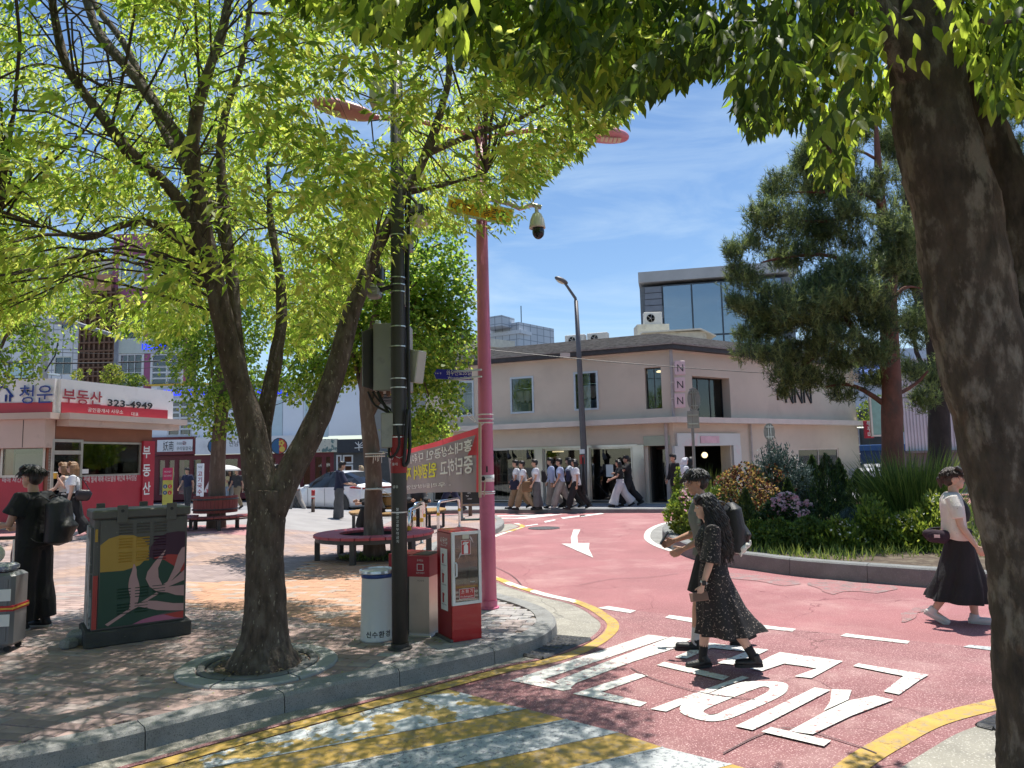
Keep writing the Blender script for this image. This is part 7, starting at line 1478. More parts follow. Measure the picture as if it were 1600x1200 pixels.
def hoop(label,a,c,h,r=.035):
 a,c=Vector((a.x,a.y,.13)),Vector((c.x,c.y,.13));mid=(a+c)/2;t=thing('bike_hoop',label,'bollard hoop',mid,0,'steel hoops along the kerb');A0,C0=a-mid,c-mid;d_=(C0-A0).normalized();rr=.12
 pts=[A0,A0+Z3*(h-rr),A0+Z3*(h-rr*.3)+d_*rr*.3,A0+Z3*h+d_*rr,C0+Z3*h-d_*rr,C0+Z3*(h-rr*.3)-d_*rr*.3,C0+Z3*(h-rr),C0];b=MB();b.tube(pts,r,14);b.build('tube',m_chrome,t,smooth_=True)
 for q in (A0,C0):b=MB();b.lathe([(r+.003,h*.55),(r+.003,h*.65)],q,14);b.build('yellow_band',m_yband,t);b=MB();b.lathe([(r+.03,0),(r+.03,.01),(r,.012)],q,14);b.build('foot',m_metal,t)
hoop('nearest steel hoop with yellow bands right of the dark pole',G(640,867,.13),G(659,849,.13),.80);hoop('steel hoop with yellow bands in front of the banner bottom',G(685,832,.13),G(718,823,.13),.72);hoop('steel hoop just behind the nearest one',G(648,845,.13),G(663,838,.13),.78,.032)
def bollard(label,p,h=.85):
 t=thing('bollard',label,'bollard',p,0,'red topped bollards round the plaza');b=MB();b.lathe([(.058,0),(.055,h*.72)],n=16);b.build('post',M('brown_bollard_post',(.11,.075,.06),.6,var=.15),t,smooth_=True);b=MB();b.lathe([(.058,h*.70),(.058,h*.98),(.05,h),(0,h)],n=16);b.build('cap',m_fred,t,smooth_=True);b=MB();b.lathe([(.0595,h*.74),(.0595,h*.80)],n=16);b.build('white_band',m_wlet,t)
bollard('red topped bollard in front of the white car',G(489,810,.13),.88);bollard('red topped bollard behind the steel hoop and banner',G(735,806,.13),.88);
# chalk board sign
q=G(738,812,.13);t=thing('sandwich_board','wood framed black menu board beside the pink post','sign board',q,R(8));m_wood=M('light_wood',(.34,.24,.16),.6,var=.15,vs=6,stretch=(1,1,.2));b=MB()
for x in (-.3,.3):b.box((x,0,.58),(.05,.04,1.16))
b.box((0,0,1.13),(.56,.04,.05));b.box((0,0,.42),(.56,.04,.05));b.build('frame',m_wood,t);b=MB();b.box((0,.002,.775),(.54,.02,.63));b.build('board',M('chalk_board',(.025,.025,.025),.7),t)
for k in range(6):text(['MENU','COFFEE','LATTE','ADE','TEA','OPEN'][k],.05,m_wlet,t,(-.18+.05*(k % 2),-.0085,1.0-k*.085),X3,Z3,FRN,.001)
b=MB()
for x in (-.3,.3):b.box((x,-.0,.05),(.16,.34,.05));b.box((x,0,.2),(.08,.1,.3),taper=.4)
b.build('foot',M('grey_foot',(.35,.34,.32),.7),t);b=MB();b.box((0,0,.012),(.6,.36,.02));b.build('base',M('green_base',(.05,.09,.07),.7),t)
# standing signs by the restaurants
q=P(261,800,26);t=thing('banner_stand','money exchange banner stand in pink and lime beside the red vertical sign','banner stand',(q.x,26,.1));zt=P(261,731,26).z-.1;b=MB();b.box((0,0,zt/2),(.36,.02,zt));b.build('sheet',M('lime_print',(.52,.56,.12),.6),t);b=MB();b.box((0,-.012,zt-.22),(.36,.006,.44));b.build('pink_top',M('pink_print',(.55,.05,.14),.6),t);text('MONEY',.09,m_wlet,t,(0,-.016,zt-.17),X3,Z3,FRN,.001,'CENTER',width=.25);text('EXCHANGE',.09,m_wlet,t,(0,-.016,zt-.31),X3,Z3,FRN,.001,'CENTER',width=.27)
for k in range(4):b=MB();b.lathe([(.075,0),(0,0.004)],(-.085+.17*(k % 2),-.012,zt-.66-.22*(k // 2)),14,rot=(R(90),0,0));b.build('currency_disc',m_roundel[k % 2],t);text('$€¥£'[k],.1,m_wlet,t,(-.085+.17*(k % 2),-.018,zt-.695-.22*(k // 2)),X3,Z3,FRN,.001,'CENTER')
b=MB();b.tube([(0,.05,0),(0,.05,zt)],.012,5);b.box((0,.03,.01),(.4,.3,.02));b.build('stand',m_metal,t)
q=P(312,790,33);t=thing('pillar_sign','white standing sign with red Korean noodle lettering by the restaurant door','sign',(q.x,33,.05));zt=P(312,726,33).z;b=MB();b.box((0,0,zt/2),(.30,.08,zt));b.build('panel',m_signw,t)
for k,ch in enumerate('고기국수'):text(ch,.24,m_redlet,t,(0,-.042,zt-.55-k*.27),X3,Z3,FRN,.002,'CENTER',bold=.02)
text('직접',.1,m_letter,t,(0,-.042,zt-.2),X3,Z3,FRN,.002,'CENTER')
q=P(333,790,33.5);t=thing('feather_flag','red and white feather flag behind the left ginkgo trunk','flag',(q.x,33.5,.05));zt=P(333,722,33.5).z;b=MB();b.plate((0,0,0),X3,Z3,FRN,[(-.45,.6),(.4,.5),(.45,zt-.3),(.3,zt),(.1,zt-.2)],.01);b.build('cloth',M('flag_print',(.55,.5,.52),.8,var=.1,vs=2,col2=(.4,.05,.08),c2s=3,c2=(.52,.55)),t);b=MB();b.tube([(.42,.02,0),(.42,.02,zt)],.015,5);b.build('staff',m_metal,t)
# ------------------------------------------------------------------ sign posts seen from behind, far grey lamp
m_signback=M('sign_back_metal',(.42,.41,.38),.45,.6,var=.12,vs=6);m_post=M('grey_sign_post',(.30,.28,.26),.5,.4,var=.1)
def signpost(label,px,pby,d,rpx,cyp,plate=None,sc=(1,1)):
 t=thing('road_sign',label,'road sign',(P(px,700,d).x,d,.1));c=P(px,cyp,d);s_=d/FPX;b=MB();x0=t.location.x;b.tube([(0,.03,0),(0,.03,c.z+rpx*s_*.9-.1)],.04,10);b.build('post',m_post,t);cz=c.z-.1;r=rpx*s_
 b=MB();b.lathe([(r,-.008),(r,.008),(r*.9,.008),(r*.88,.004),(0,.004)],(c.x-x0,0,cz),28,rot=(R(90),0,0),sc=(sc[0],sc[1],1));b.build('disc',m_signback,t)
 b=MB();b.box((c.x-x0-.03,-.02,cz),(.025,.02,r*1.6));b.box((c.x-x0+.03,-.02,cz),(.025,.02,r*1.6));b.box((c.x-x0,-.035,cz+r*.55),(.2,.03,.03));b.box((c.x-x0,-.035,cz-r*.55),(.2,.03,.03));b.build('clamp',m_metal,t)
 if plate:a,c_=P(plate[0],plate[1],d),P(plate[2],plate[3],d);b=MB();b.box(((a.x+c_.x)/2-x0,0,(a.z+c_.z)/2-.1),(abs(c_.x-a.x),.015,abs(a.z-c_.z)));b.build('plate',m_signback,t);[MB().box(((a.x+c_.x)/2-x0,-.02,z-.1),(.26,.03,.03)).build('plate_clamp',m_metal,t) for z in (a.z*.75+c_.z*.25,a.z*.25+c_.z*.75)]
signpost('round road sign with square plate seen from behind in front of the shop',1084,790,19.5,18.5,624,(1073,642,1093,669),(.55,1));signpost('oval road sign seen from behind above the blue grey juniper',1202,790,19,14,675,None,(.62,1))
q=P(913,790,26.6);t=thing('street_lamp','slim dark grey street lamp with angled arm before the shop front','street lamp',(q.x,26.6,.13));m_slamp=M('slate_lamp_post',(.12,.115,.12),.5,.3,var=.08)
def L9(x,y):return P(x,y,26.6)-Vector(t.location)
b=MB();b.tube([(0,0,0),(0,0,.6),L9(912,700),L9(905,560),L9(900,470)],[.15,.13,.12,.095,.075],14);b.build('shaft',m_slamp,t,smooth_=True);b=MB();b.tube([L9(900,474),L9(899,466),L9(886,447),L9(880,439)],[.06,.055,.05,.045],10);b.build('arm',m_slamp,t,smooth_=True)
b=MB();o=b.ball((0,0,0),(.28,.17,.10),16,8).build('lamp_head',m_slamp,t,smooth_=True);o.location=L9(877,438);o.rotation_euler=(0,R(28),0);b=MB();b.ball((0,0,-.05),(.2,.12,.07),14,6);o=b.build('lens',MATS['pale_lens'],t,smooth_=True);o.location=L9(877,438);o.rotation_euler=(0,R(28),0)
b=MB();zz=L9(911,717).z;z2=L9(911,700).z;b.lathe([(.128,L9(911,725).z),(.127,L9(911,711).z)],(.0+L9(911,718).x,0,0),16);b.build('red_band',m_fred,t);b=MB();b.lathe([(.126,L9(911,709).z),(.126,L9(911,702).z)],(L9(911,706).x,0,0),16);b.build('notice_band',m_wlet,t)
t2=thing('hanging_sign','small cream plate hung from the wire above the shop windows','sign',P(883,555,24.2));b=MB();b.box((0,0,0),(.33,.03,.16));b.build('plate',M('cream_plate',(.58,.50,.44),.6),t2)
# ------------------------------------------------------------------ right background: alley, blue container, corrugated shed, sign
bcnt=thing('blue_container','dark blue container cabin behind the pines','container',(P(1362,715,34).x,34,.1));a,c=P(1336,697,34),P(1395,697,34);zt=P(1360,697,34).z-.1;w_=5.0;m_bc=M('navy_container',(.010,.045,.16),.4,var=.1,vs=1);b=MB();x0=a.x-bcnt.location.x;b.cbox((x0+w_/2,2,zt/2-.1),(w_,4,zt-.2),.02);b.build('body',m_bc,bcnt);b=MB();b.cbox((x0+w_/2,2,zt-.08),(w_+.3,4.3,.28),.02);b.build('roof_edge',M('bright_blue_edge',(.02,.10,.33),.4),bcnt);b=MB();b.box((x0+1.4,-.01,zt-.75),(.5,.03,.4));b.build('notice',M('tan_notice',(.4,.33,.22),.6),bcnt)
sv=thing('parked_van','pale roof of a parked vehicle in front of the blue container','van',(P(1382,730,31).x,31,.1));zt=P(1382,725,31).z-.1;b=MB();b.cbox((.6,0,zt*.55),(3.6,1.7,zt*.65),.12);b.build('body',M('pale_van_paint',(.55,.58,.62),.25,coat=.5),sv);b=MB();b.cbox((.6,0,zt*.9),(2.6,1.6,zt*.22),.1);b.build('roof',MATS['pale_van_paint'],sv)
for x in (-.5,1.7):b=MB();b.lathe([(.3,-.1),(.3,.1)],(x,-.8,.3),16,rot=(R(90),0,0));b.build('wheel',m_rubber,sv)
cs=thing('corrugated_shed','white corrugated metal shed wall behind the pines','shed',(P(1440,680,29).x,29,.1));FS=Fac((P(1415,700,29).x,29),(P(1640,700,29).x,29));zt,zb=P(1440,560,29).z,P(1440,704,29).z;u=0;m_corr=M('white_corrugated_sheet',(.50,.51,.53),.5,.2,var=.1,vs=1,col2=(.34,.33,.32),c2s=1.5,c2=(.58,.75))
while u<FS.w:
 b=MB();n_=6
 for k in range(n_):FS.box(b,u+k*.13,u+k*.13+.065,zb,zt,.03,-.02);FS.box(b,u+k*.13+.065,u+k*.13+.13,zb,zt,.0,-.021)
 b.build('wall_sheet',m_corr,cs,True);u+=.79
b=MB();FS.box(b,-.2,FS.w,.1,zb-.02,.0,-.2);b.build('lower_wall',M('grimy_wall',(.16,.155,.15),.9,var=.3,vs=2),cs,True);b=MB();FS.box(b,0,FS.w,zb-.1,zb,.25,-.03);b.build('awning',MATS['grimy_wall'],cs,True);r=FS.rect(1418,640,1430,664);FS.window(cs,(-1.3,-.3,zb+.6,zb+2.2),m_alum,M('green_glass',(.2,.4,.33),.2),.07,.0,-.1)
bh=thing('white_house','white building with blue awning roof behind the pines','building',(P(1370,600,44).x,44,0));F9=Fac((P(1330,600,44).x,44),(P(1460,600,44).x,44));b=MB();F9.box(b,0,F9.w,0,P(1380,545,44).z,0,-5);b.build('wall',M('bluish_white_wall',(.52,.56,.62),.8,var=.06),bh,True);b=MB();z0,z1=P(1350,592,43).z,P(1350,568,43).z;b.add([F9.pt(.3,z0,1.2),F9.pt(F9.w*.75,z0,1.2),F9.pt(F9.w*.75,z1,.05),F9.pt(.3,z1,.05),F9.pt(.3,z0-.08,1.2),F9.pt(F9.w*.75,z0-.08,1.2),F9.pt(F9.w*.75,z1-.08,.05),F9.pt(.3,z1-.08,.05)],[(0,1,2,3),(7,6,5,4),(0,4,5,1),(1,5,6,2),(2,6,7,3),(3,7,4,0)]);b.build('awning',M('blue_awning',(.03,.13,.50),.5,var=.1,vs=2),bh,True)
b=MB();r=F9.rect(1333,560,1346,585);F9.window(bh,(r[0]+.2,r[1]+.4,r[2],r[3]),m_alum,m_glassb,.06,.03,-.03);b=MB();r=F9.rect(1340,640,1400,690);F9.box(b,r[0],r[1],r[2]-1,r[3],.3,.02);b.build('gate_shade',m_dark,bh,True)  # dark box standing in for the shade of a gateway
q=P(1357,671,30);t=thing('hanging_sign','red vertical sign with white Korean letters by the alley','sign',q);m_rsign=M('red_sign_face',(.46,.02,.05),.4);s_=30/FPX;b=MB();b.cbox((0,0,0),(13*s_,.15,27*s_),.01);b.build('panel',m_rsign,t);b=MB();b.tube([(-5*s_,0,3*s_),(-14*s_,.2,3*s_)],.03,6);b.build('bracket',m_metal,t)
for k,ch in enumerate('쭈꾸미'):text(ch,8.5*s_,m_wlet,t,(0,-.078,(6-k*8.6)*s_),X3,Z3,FRN,.003,'CENTER',bold=.03)
t=thing('snowflake_light','pale snowflake light decoration hanging among pine branches','decoration',P(1331,591,13.9));b=MB();s_=13.9/FPX
for k in range(6):
 a_=k*math.pi/3+.5;d_=Vector((math.cos(a_),0,math.sin(a_)));e=Vector((-math.sin(a_),0,math.cos(a_)));b.tube([d_*2*s_,d_*11.5*s_],.008,5);b.tube([d_*5*s_,(d_*9+e*3.5)*s_,d_*11*s_],.007,5);b.tube([d_*5*s_,(d_*9-e*3.5)*s_,d_*11*s_],.007,5);b.tube([d_*3*s_,(d_*4.5+e*2.6)*s_],.007,5);b.tube([d_*3*s_,(d_*4.5-e*2.6)*s_],.007,5)
b.build('flake',M('cream_plastic_tube',(.62,.56,.42),.5),t);b=MB();b.tube([(0,0,11*s_),(.02,0,20*s_)],.004,4);b.build('cord',m_cable,t)
t=thing('downpipe','pinkish vent pipe on the right end of the shop wall','pipe',FR.pt(FR.w+.1,.1,-.1));b=MB();b.tube([(0,0,0),(0,0,3.6)],.07,8);b.build('pipe',M('pinkish_pipe',(.42,.30,.27),.6),t);b=MB();[b.lathe([(.1,z),(.1,z+.05)],(0,0,0),8) for z in np.arange(.4,3.5,.4)];b.build('collar',m_metal,t)
bush('roadside_shrub','bright leafy shrub in the alley beside the red hanging sign',(P(1385,700,33).x,33,2.6),(1.3,1,.8),3000,.12,.35,[BB,BG],[.6,.4],seed=90,thr=-.4)
# ------------------------------------------------------------------ people
def fuse(mb,name,mat,parent,voxel,it=3,mats=None):
 """union of overlapping closed shapes into one continuous smooth surface"""
 me=bpy.data.meshes.new(name);me.from_pydata(mb.v,[],mb.f);o=bpy.data.objects.new(name,me);C.objects.link(o)
 m=o.modifiers.new('r','REMESH');m.mode='VOXEL';m.voxel_size=voxel;m.use_smooth_shade=True;s_=o.modifiers.new('s','SMOOTH');s_.iterations=it;s_.factor=.5
 nm=bpy.data.meshes.new_from_object(o.evaluated_get(bpy.context.evaluated_depsgraph_get()));bpy.data.objects.remove(o);bpy.data.meshes.remove(me)
 nm.name=name;nm.materials.clear();nm.materials.append(mat);nm.polygons.foreach_set('use_smooth',[True]*len(nm.polygons));o=bpy.data.objects.new(name,nm);C.objects.link(o);o.parent=parent;return o
m_skin=M('warm_skin',(.50,.29,.20),.5,var=.06,vs=8);m_skin2=M('light_skin',(.58,.36,.27),.5,var=.06,vs=8);m_skin3=M('tanned_skin',(.44,.24,.16),.5,var=.06,vs=8)
m_hair=M('black_hair',(.014,.012,.012),.38,var=.3,vs=30,bump=.8,bs=120,stretch=(1,1,.15));m_hairb=M('brown_hair',(.09,.045,.022),.4,var=.3,vs=30,bump=.8,bs=120,stretch=(1,1,.15));m_hairbl=M('light_brown_hair',(.24,.13,.06),.45,var=.3,vs=30,bump=.8,bs=120)
def CLO(name,c,**k):return M(name,c,k.pop('rough',.88),var=k.pop('var',.14),vs=k.pop('vs',6),bump=k.pop('bump',.7),bs=k.pop('bs',26),**k)
c_black=CLO('black_cotton',(.014,.014,.016));c_char=CLO('charcoal_cloth',(.04,.04,.045));c_navy=CLO('navy_cloth',(.018,.022,.055));c_white=CLO('white_cotton',(.66,.67,.70),var=.05);c_sky=CLO('pale_blue_cotton',(.42,.48,.66),var=.05);c_khaki=CLO('khaki_cloth',(.27,.20,.12));c_greyt=CLO('grey_trouser_cloth',(.10,.10,.105));c_lgrey=CLO('light_grey_cloth',(.30,.28,.26));c_wide=CLO('white_trouser_cloth',(.56,.54,.55),var=.06);c_knit=CLO('cream_knit',(.68,.63,.57),var=.06,bs=70,speck=((.42,.36,.3),26,.7));c_olive=CLO('grey_green_shirt',(.15,.165,.155));c_brown=CLO('brown_canvas',(.17,.10,.05));c_yel=CLO('pale_yellow_cotton',(.6,.56,.34))
c_floral=M('black_floral_print',(.014,.013,.014),.8,var=.2,vs=6,bump=.6,bs=24,speck=((.36,.29,.25),60,.61))
m_shoeb=M('black_shoe',(.012,.012,.013),.5,var=.2,bump=.4,bs=60);m_shoew=M('white_sneaker',(.60,.58,.56),.6,var=.1,vs=14,bump=.5,bs=60);m_sock=CLO('white_sock',(.6,.58,.58));m_sole=M('pale_sole',(.5,.48,.46),.7)
def ell(b,c,r,rot=None):return b.ball(c,r,14,9,0,rot)
def hand(b,w_,d,pn,s_=1.0,curl=.6,th=1):
 """palm, four unequal bent fingers and a thumb; w_ wrist, d hand direction, pn palm normal"""
 d=Vector(d).normalized();pn=Vector(pn);pn=(pn-d*pn.dot(d)).normalized();sd=d.cross(pn)*th
 b.tube([w_-d*.02,w_+d*.02*s_,w_+d*.055*s_,w_+d*.09*s_],[.021*s_,.025*s_,.031*s_,.030*s_],10,flat=.5,side=pn)
 for k,(off,ln) in enumerate(((-.028,.068),(-.009,.078),(.010,.074),(.028,.058))):
  p=w_+d*.082*s_+sd*off*s_;pts=[p-d*.025*s_,p];a_=.12
  for seg in range(3):a_+=curl*(.5+.25*seg);v=(d*math.cos(a_)+pn*math.sin(a_));p=p+v*(ln*s_*(.42,.32,.26)[seg]);pts.append(p)
  b.tube(pts,[.0092*s_,.0092*s_,.0086*s_,.008*s_,.0065*s_],7)
 p=w_+d*.03*s_-sd*.022*s_;v=(d*.75-sd*.6+pn*.35).normalized();q=p+v*.04*s_;b.tube([p-v*.01,p,q,q+(v+d*.6+pn*.4).normalized()*.03*s_],[.012*s_,.012*s_,.0098*s_,.0075*s_],7)
def person(label,pos,hd,H=1.7,legs=((20,10),(-18,15)),arms=((-15,15),(15,20)),lean=3,female=False,skin=None,top=None,bottom=None,shoes=None,hair=None,feet=(0,25),group=None,vox=.018,w=1.0,headturn=0,face=False,sock=None,extra=None,arm_pts=None,seat=None,headtilt=0):
 """figure facing +X in its own frame; legs (thigh, knee) and arms (shoulder, elbow) in degrees for left, right"""
 skin=skin or m_skin;t=thing('person',label,'person',pos,R(hd),group);s_=H/1.7;J={}
 sw,hw=(.165,.085) if female else (.188,.088);sw*=w
 hipz=.90;ld=Vector((math.sin(R(lean)),0,math.cos(R(lean))))
 pel=Vector((0,0,hipz));L1,L2=.43,.41;F=[]
 for k,(a,kn) in enumerate(legs):
  sd=1 if k==0 else -1;h=pel+Vector((0,sd*hw,0));n_=h+Vector((math.sin(R(a)),.0,-math.cos(R(a))))*L1;q=n_+Vector((math.sin(R(a-kn)),0,-math.cos(R(a-kn))))*L2;F.append((h,n_,q))
 def footlow(q,p):return q.z-.075*math.cos(R(p))-max(0,.14*math.sin(R(p)))-max(0,-.06*math.sin(R(p)))
 mz=min(footlow(f[2],feet[k]) for k,f in enumerate(F));sh=Vector((0,0,-mz))
 if seat is not None:sh=Vector((0,0,seat+.09/s_-hipz))
 pel=pel+sh;F=[tuple(v+sh for v in f) for f in F]
 def sp(h,off=0):return pel+ld*h+Vector((off,0,0))
 chest=sp(.36);neck=sp(.525);head=sp(.68)+Vector((.02+.06*math.sin(R(headtilt)),0,-.01));
 bd=MB()
 def loft(b,rings,n=18):
  vs=[];fs=[]
  for c,rx,ry in rings:
   for i in range(n):a_=2*math.pi*i/n;vs.append(Vector((c.x+rx*math.cos(a_),c.y+ry*math.sin(a_),c.z)))
  for r_ in range(len(rings)-1):
   for i in range(n):fs.append((r_*n+i,r_*n+(i+1) % n,(r_+1)*n+(i+1) % n,(r_+1)*n+i))
  fs.append(tuple(range(n-1,-1,-1)));fs.append(tuple((len(rings)-1)*n+i for i in range(n)));b.add(vs,fs)
 bu=.02 if female else 0
 tor=[(-.10,0,.06,.10),(-.04,-.01,.105,.155*w),(.06,-.005,.10,.15*w),(.17,.0,.09,.128*w if female else .14*w),(.29,.012,.105+bu,.145*w),(.37,.008,.105+bu*.6,.16*w),(.45,-.005,.085,.15*w),(.50,-.01,.06,.09)]
 loft(bd,[(sp(h,o),rx,ry) for h,o,rx,ry in tor])
 bd.tube([sp(.44,-.01),neck,head+Vector((-.01,0,-.07))],[.06,.053,.05],12)
 ct,st_=math.cos(R(headturn)),math.sin(R(headturn));HR=Matrix.Rotation(R(headturn),3,'Z') @ Matrix.Rotation(R(-headtilt),3,'Y').inverted()
 def hp(x,y,z):return head+HR @ Vector((x,y,z))
 ell(bd,head+HR @ Vector((-.008,0,.02)),(.094,.076,.105));ell(bd,hp(.035,0,-.045),(.058,.055,.068));ell(bd,hp(.060,0,-.088),(.024,.028,.02))
 bd.tube([hp(.082,0,.018),hp(.1,0,-.018),hp(.102,0,-.028)],[.008,.013,.012],8);ell(bd,hp(.078,0,.03),(.014,.05,.012));ell(bd,hp(.084,0,-.056),(.012,.024,.008));ell(bd,hp(.083,0,-.067),(.012,.02,.008))
 for y in (-1,1):ell(bd,hp(-.005,y*.077,-.01),(.018,.008,.03));
 AR=[]
 for k,(a,e) in enumerate(arms):
  sd=1 if k==0 else -1;so_=sp(.455,-.005)+Vector((0,sd*sw,0));ab=.13
  el=so_+Vector((math.sin(R(a)),sd*ab,-math.cos(R(a)))).normalized()*.285;wr=el+Vector((math.sin(R(a+e)),sd*ab*.2,-math.cos(R(a+e)))).normalized()*.245
  if arm_pts and arm_pts[k]:el,wr=so_+Vector(arm_pts[k][0]),so_+Vector(arm_pts[k][1])
  AR.append((so_,el,wr));bd.tube([sp(.46)+Vector((0,sd*.06,0)),so_,so_.lerp(el,.5),el,el.lerp(wr,.35),wr],[.055,.056*(.9 if female else 1),.045,.036,.037,.024],12)
  d_=(wr-el).normalized();pn=Vector((.25,-sd,0));hand(bd,wr,d_,pn,.95 if female else 1.05,.5,sd)
 for k,(h,n_,q) in enumerate(F):
  bd.tube([h+Vector((0,0,.04)),h.lerp(n_,.3),n_,n_.lerp(q,.3),q.lerp(n_,.1),q],[.09,.085*w,.058,.058,.038,.036],12)
  p=R(feet[k]);fd_=Vector((math.cos(p),0,-math.sin(p)));bd.tube([q+Vector((0,0,.0))-fd_*.04-Vector((0,0,.03)),q+fd_*.06-Vector((0,0,.045)),q+fd_*.15-Vector((0,0,.055))],[.036,.036,.024],10)
 for b in (bd,):b.v=[tuple(Vector(v)*s_) for v in b.v]
 body=fuse(bd,'body',skin,t,vox*.72 if not face else .0062,2)
 def sc(b):b.v=[tuple(Vector(v)*s_) for v in b.v];return b
 if face:
  for y in (-1,1):
   b=MB();ell(b,hp(.072,y*.031,.012),(.011,.013,.0085));sc(b).build('eye',m_whitepl,t,smooth_=True);b=MB();ell(b,hp(.0805,y*.031,.012),(.004,.006,.0062));sc(b).build('iris',m_black,t,smooth_=True)
   b=MB();b.tube([hp(.083,y*.012,.034),hp(.082,y*.032,.038),hp(.07,y*.052,.033)],[.0035,.005,.003],5);sc(b).build('eyebrow',m_hair,t)
  b=MB();ell(b,hp(.094,0,-.0615),(.003,.021,.0075));sc(b).build('lips',M('lip_colour',(.38,.14,.12),.45,var=.05),t,smooth_=True)
 if top:
  lo=top.get('loose',.018);hem=top.get('hem',.0);b=MB();rings=[(h,o,rx,ry) for h,o,rx,ry in tor if hem-.03<=h<=.46]
  rg_=[(sp(hem),.108+lo*1.35,.155*w+lo*1.35)]+[(sp(h,o),rx+lo,ry+lo) for h,o,rx,ry in rings if h>hem+.02]+[(sp(.49,-.01),.068+lo*.5,.115+lo*.4),(sp(.515,-.01),.06,.066)]
  loft(b,rg_)
  for (so_,el,wr) in AR:
   sl=top.get('sleeve','short');e=.62 if sl=='short' else 1
   if sl=='none':continue
   c0=Vector((0,so_.y*.45,so_.z+.005))+Vector((so_.x,0,0));pts=[c0,so_+Vector((0,0,.004)),so_.lerp(el,.35),so_.lerp(el,e)];rr=[.06,.064+lo*.5,.058+lo*.8,.052+lo*1.5]
   if sl=='long':pts+=[el.lerp(wr,.5),el.lerp(wr,.93)];rr=rr[:3]+[.046+lo,.040+lo,.034+lo*.8]
   if sl=='mid':pts[-1]=el.lerp(wr,.1);rr[-1]=.06+lo*1.6
   b.tube(pts,rr,12)
  if top.get('hood'):ell(b,sp(.50,-.075),(.07,.12,.06))
  if top.get('collar'):b.tube([sp(.50,-.01),sp(.535,.0)],[.078,.066],14)
  fuse(sc(b),'top',top['mat'],t,vox,2)
 if bottom:
  b=MB();lo=bottom.get('loose',.02);kd=bottom['kind']
  if kd in ('trousers','shorts'):
   loft(b,[(sp(h),.098+lo*.6,.15*w+lo*.6) for h in (-.10,-.04,.06,.12)])
   for k,(h,n_,q) in enumerate(F):
    e=.9 if kd=='trousers' else 0
    if kd=='trousers':b.tube([h+Vector((0,0,.03)),h.lerp(n_,.3),n_,n_.lerp(q,.5),n_.lerp(q,bottom.get('end',.97))],[.096+lo*.5,.092+lo,.066+lo*1.2,.056+lo*1.6,.048+lo*bottom.get('flare',1.5)],12)
    else:b.tube([h+Vector((0,0,.03)),h.lerp(n_,.3),h.lerp(n_,.92)],[.096+lo*.5,.094+lo,.08+lo*1.6],12)
   fuse(sc(b),'shorts' if kd=='shorts' else 'trousers',bottom['mat'],t,vox,2)
  else:
   hz=bottom['hem'];sway=bottom.get('sway',0);flare=bottom.get('flare',.2);n=72;rs_=24;vs=[];fs=[];ht=pel.z+.12
   for r_ in range(rs_+1):
    f=r_/rs_;z=ht+(hz-ht)*f;rx=.10+lo+(flare)*f ** 1.3*bottom.get('depth',1.2);ry=.15*w+lo*.6+flare*f ** 1.5*.75
    if .12<f<.5:ry=max(ry,.165*w+.02);rx=max(rx,.135)
    for i in range(n):
     a_=2*math.pi*i/n;pl=1+.09*f ** 1.5*math.sin(a_*9+f*2.5)+.05*f*math.sin(a_*5+1)+.035*f*math.sin(a_*14+f*7)+.03*math.sin(f*13+a_*3);cxx=sway*f ** 2;hz_=z+(bottom.get('lift',0)*f ** 3*max(0,-math.cos(a_)))
     vs.append((sp(0).x*0+pel.x+cxx+rx*pl*math.cos(a_)+(math.sin(R(lean))*.1*(1-f)),ry*pl*math.sin(a_),hz_))
   for r_ in range(rs_):
    for i in range(n):fs.append((r_*n+i,(r_+1)*n+i,(r_+1)*n+(i+1) % n,r_*n+(i+1) % n))
   b.add(vs,fs);sc(b).build('skirt',bottom['mat'],t,smooth_=True)
 if sock:
  for k,(h,n_,q) in enumerate(F):b=MB();b.tube([q.lerp(n_,sock[1]),q.lerp(n_,.1),q-Vector((0,0,.03))],[.046,.042,.044],12);sc(b).build('sock',sock[0],t,smooth_=True)
 if shoes:
  for k,(h,n_,q) in enumerate(F):
   p=R(feet[k]);fd_=Vector((math.cos(p),0,-math.sin(p)));upv=Vector((math.sin(p),0,math.cos(p)));c=q-upv*.045;b=MB()
   b.tube([c-fd_*.075+upv*.0,c-fd_*.045,c+fd_*.03,c+fd_*.10,c+fd_*.165,c+fd_*.185],[.022,.043,.047,.046,.038,.018],14,flat=.8,side=upv);b.tube([c+upv*.0-fd_*.02,q+upv*.025-fd_*.005],[.047,.046],12)
   fuse(sc(b),'shoe',shoes[0],t,max(.009,vox*.55),2)
   b=MB();bx=c+fd_*.055-upv*.03;prf=[(-.13,.028),(-.1,.04),(0,.042),(.07,.048),(.11,.04),(.135,.02)];sdv=Vector((0,1,0));pts=[bx+fd_*x+sdv*y for x,y in prf]+[bx+fd_*x-sdv*y for x,y in reversed(prf)];m_=len(pts);b.add([q_-upv*.014 for q_ in pts]+[q_+upv*.014 for q_ in pts],[tuple(range(m_))[::-1],tuple(range(m_,2*m_))]+[(i,(i+1) % m_,(i+1) % m_+m_,i+m_) for i in range(m_)]);sc(b).build('sole',shoes[1] if len(shoes)>1 else m_rubber,t)
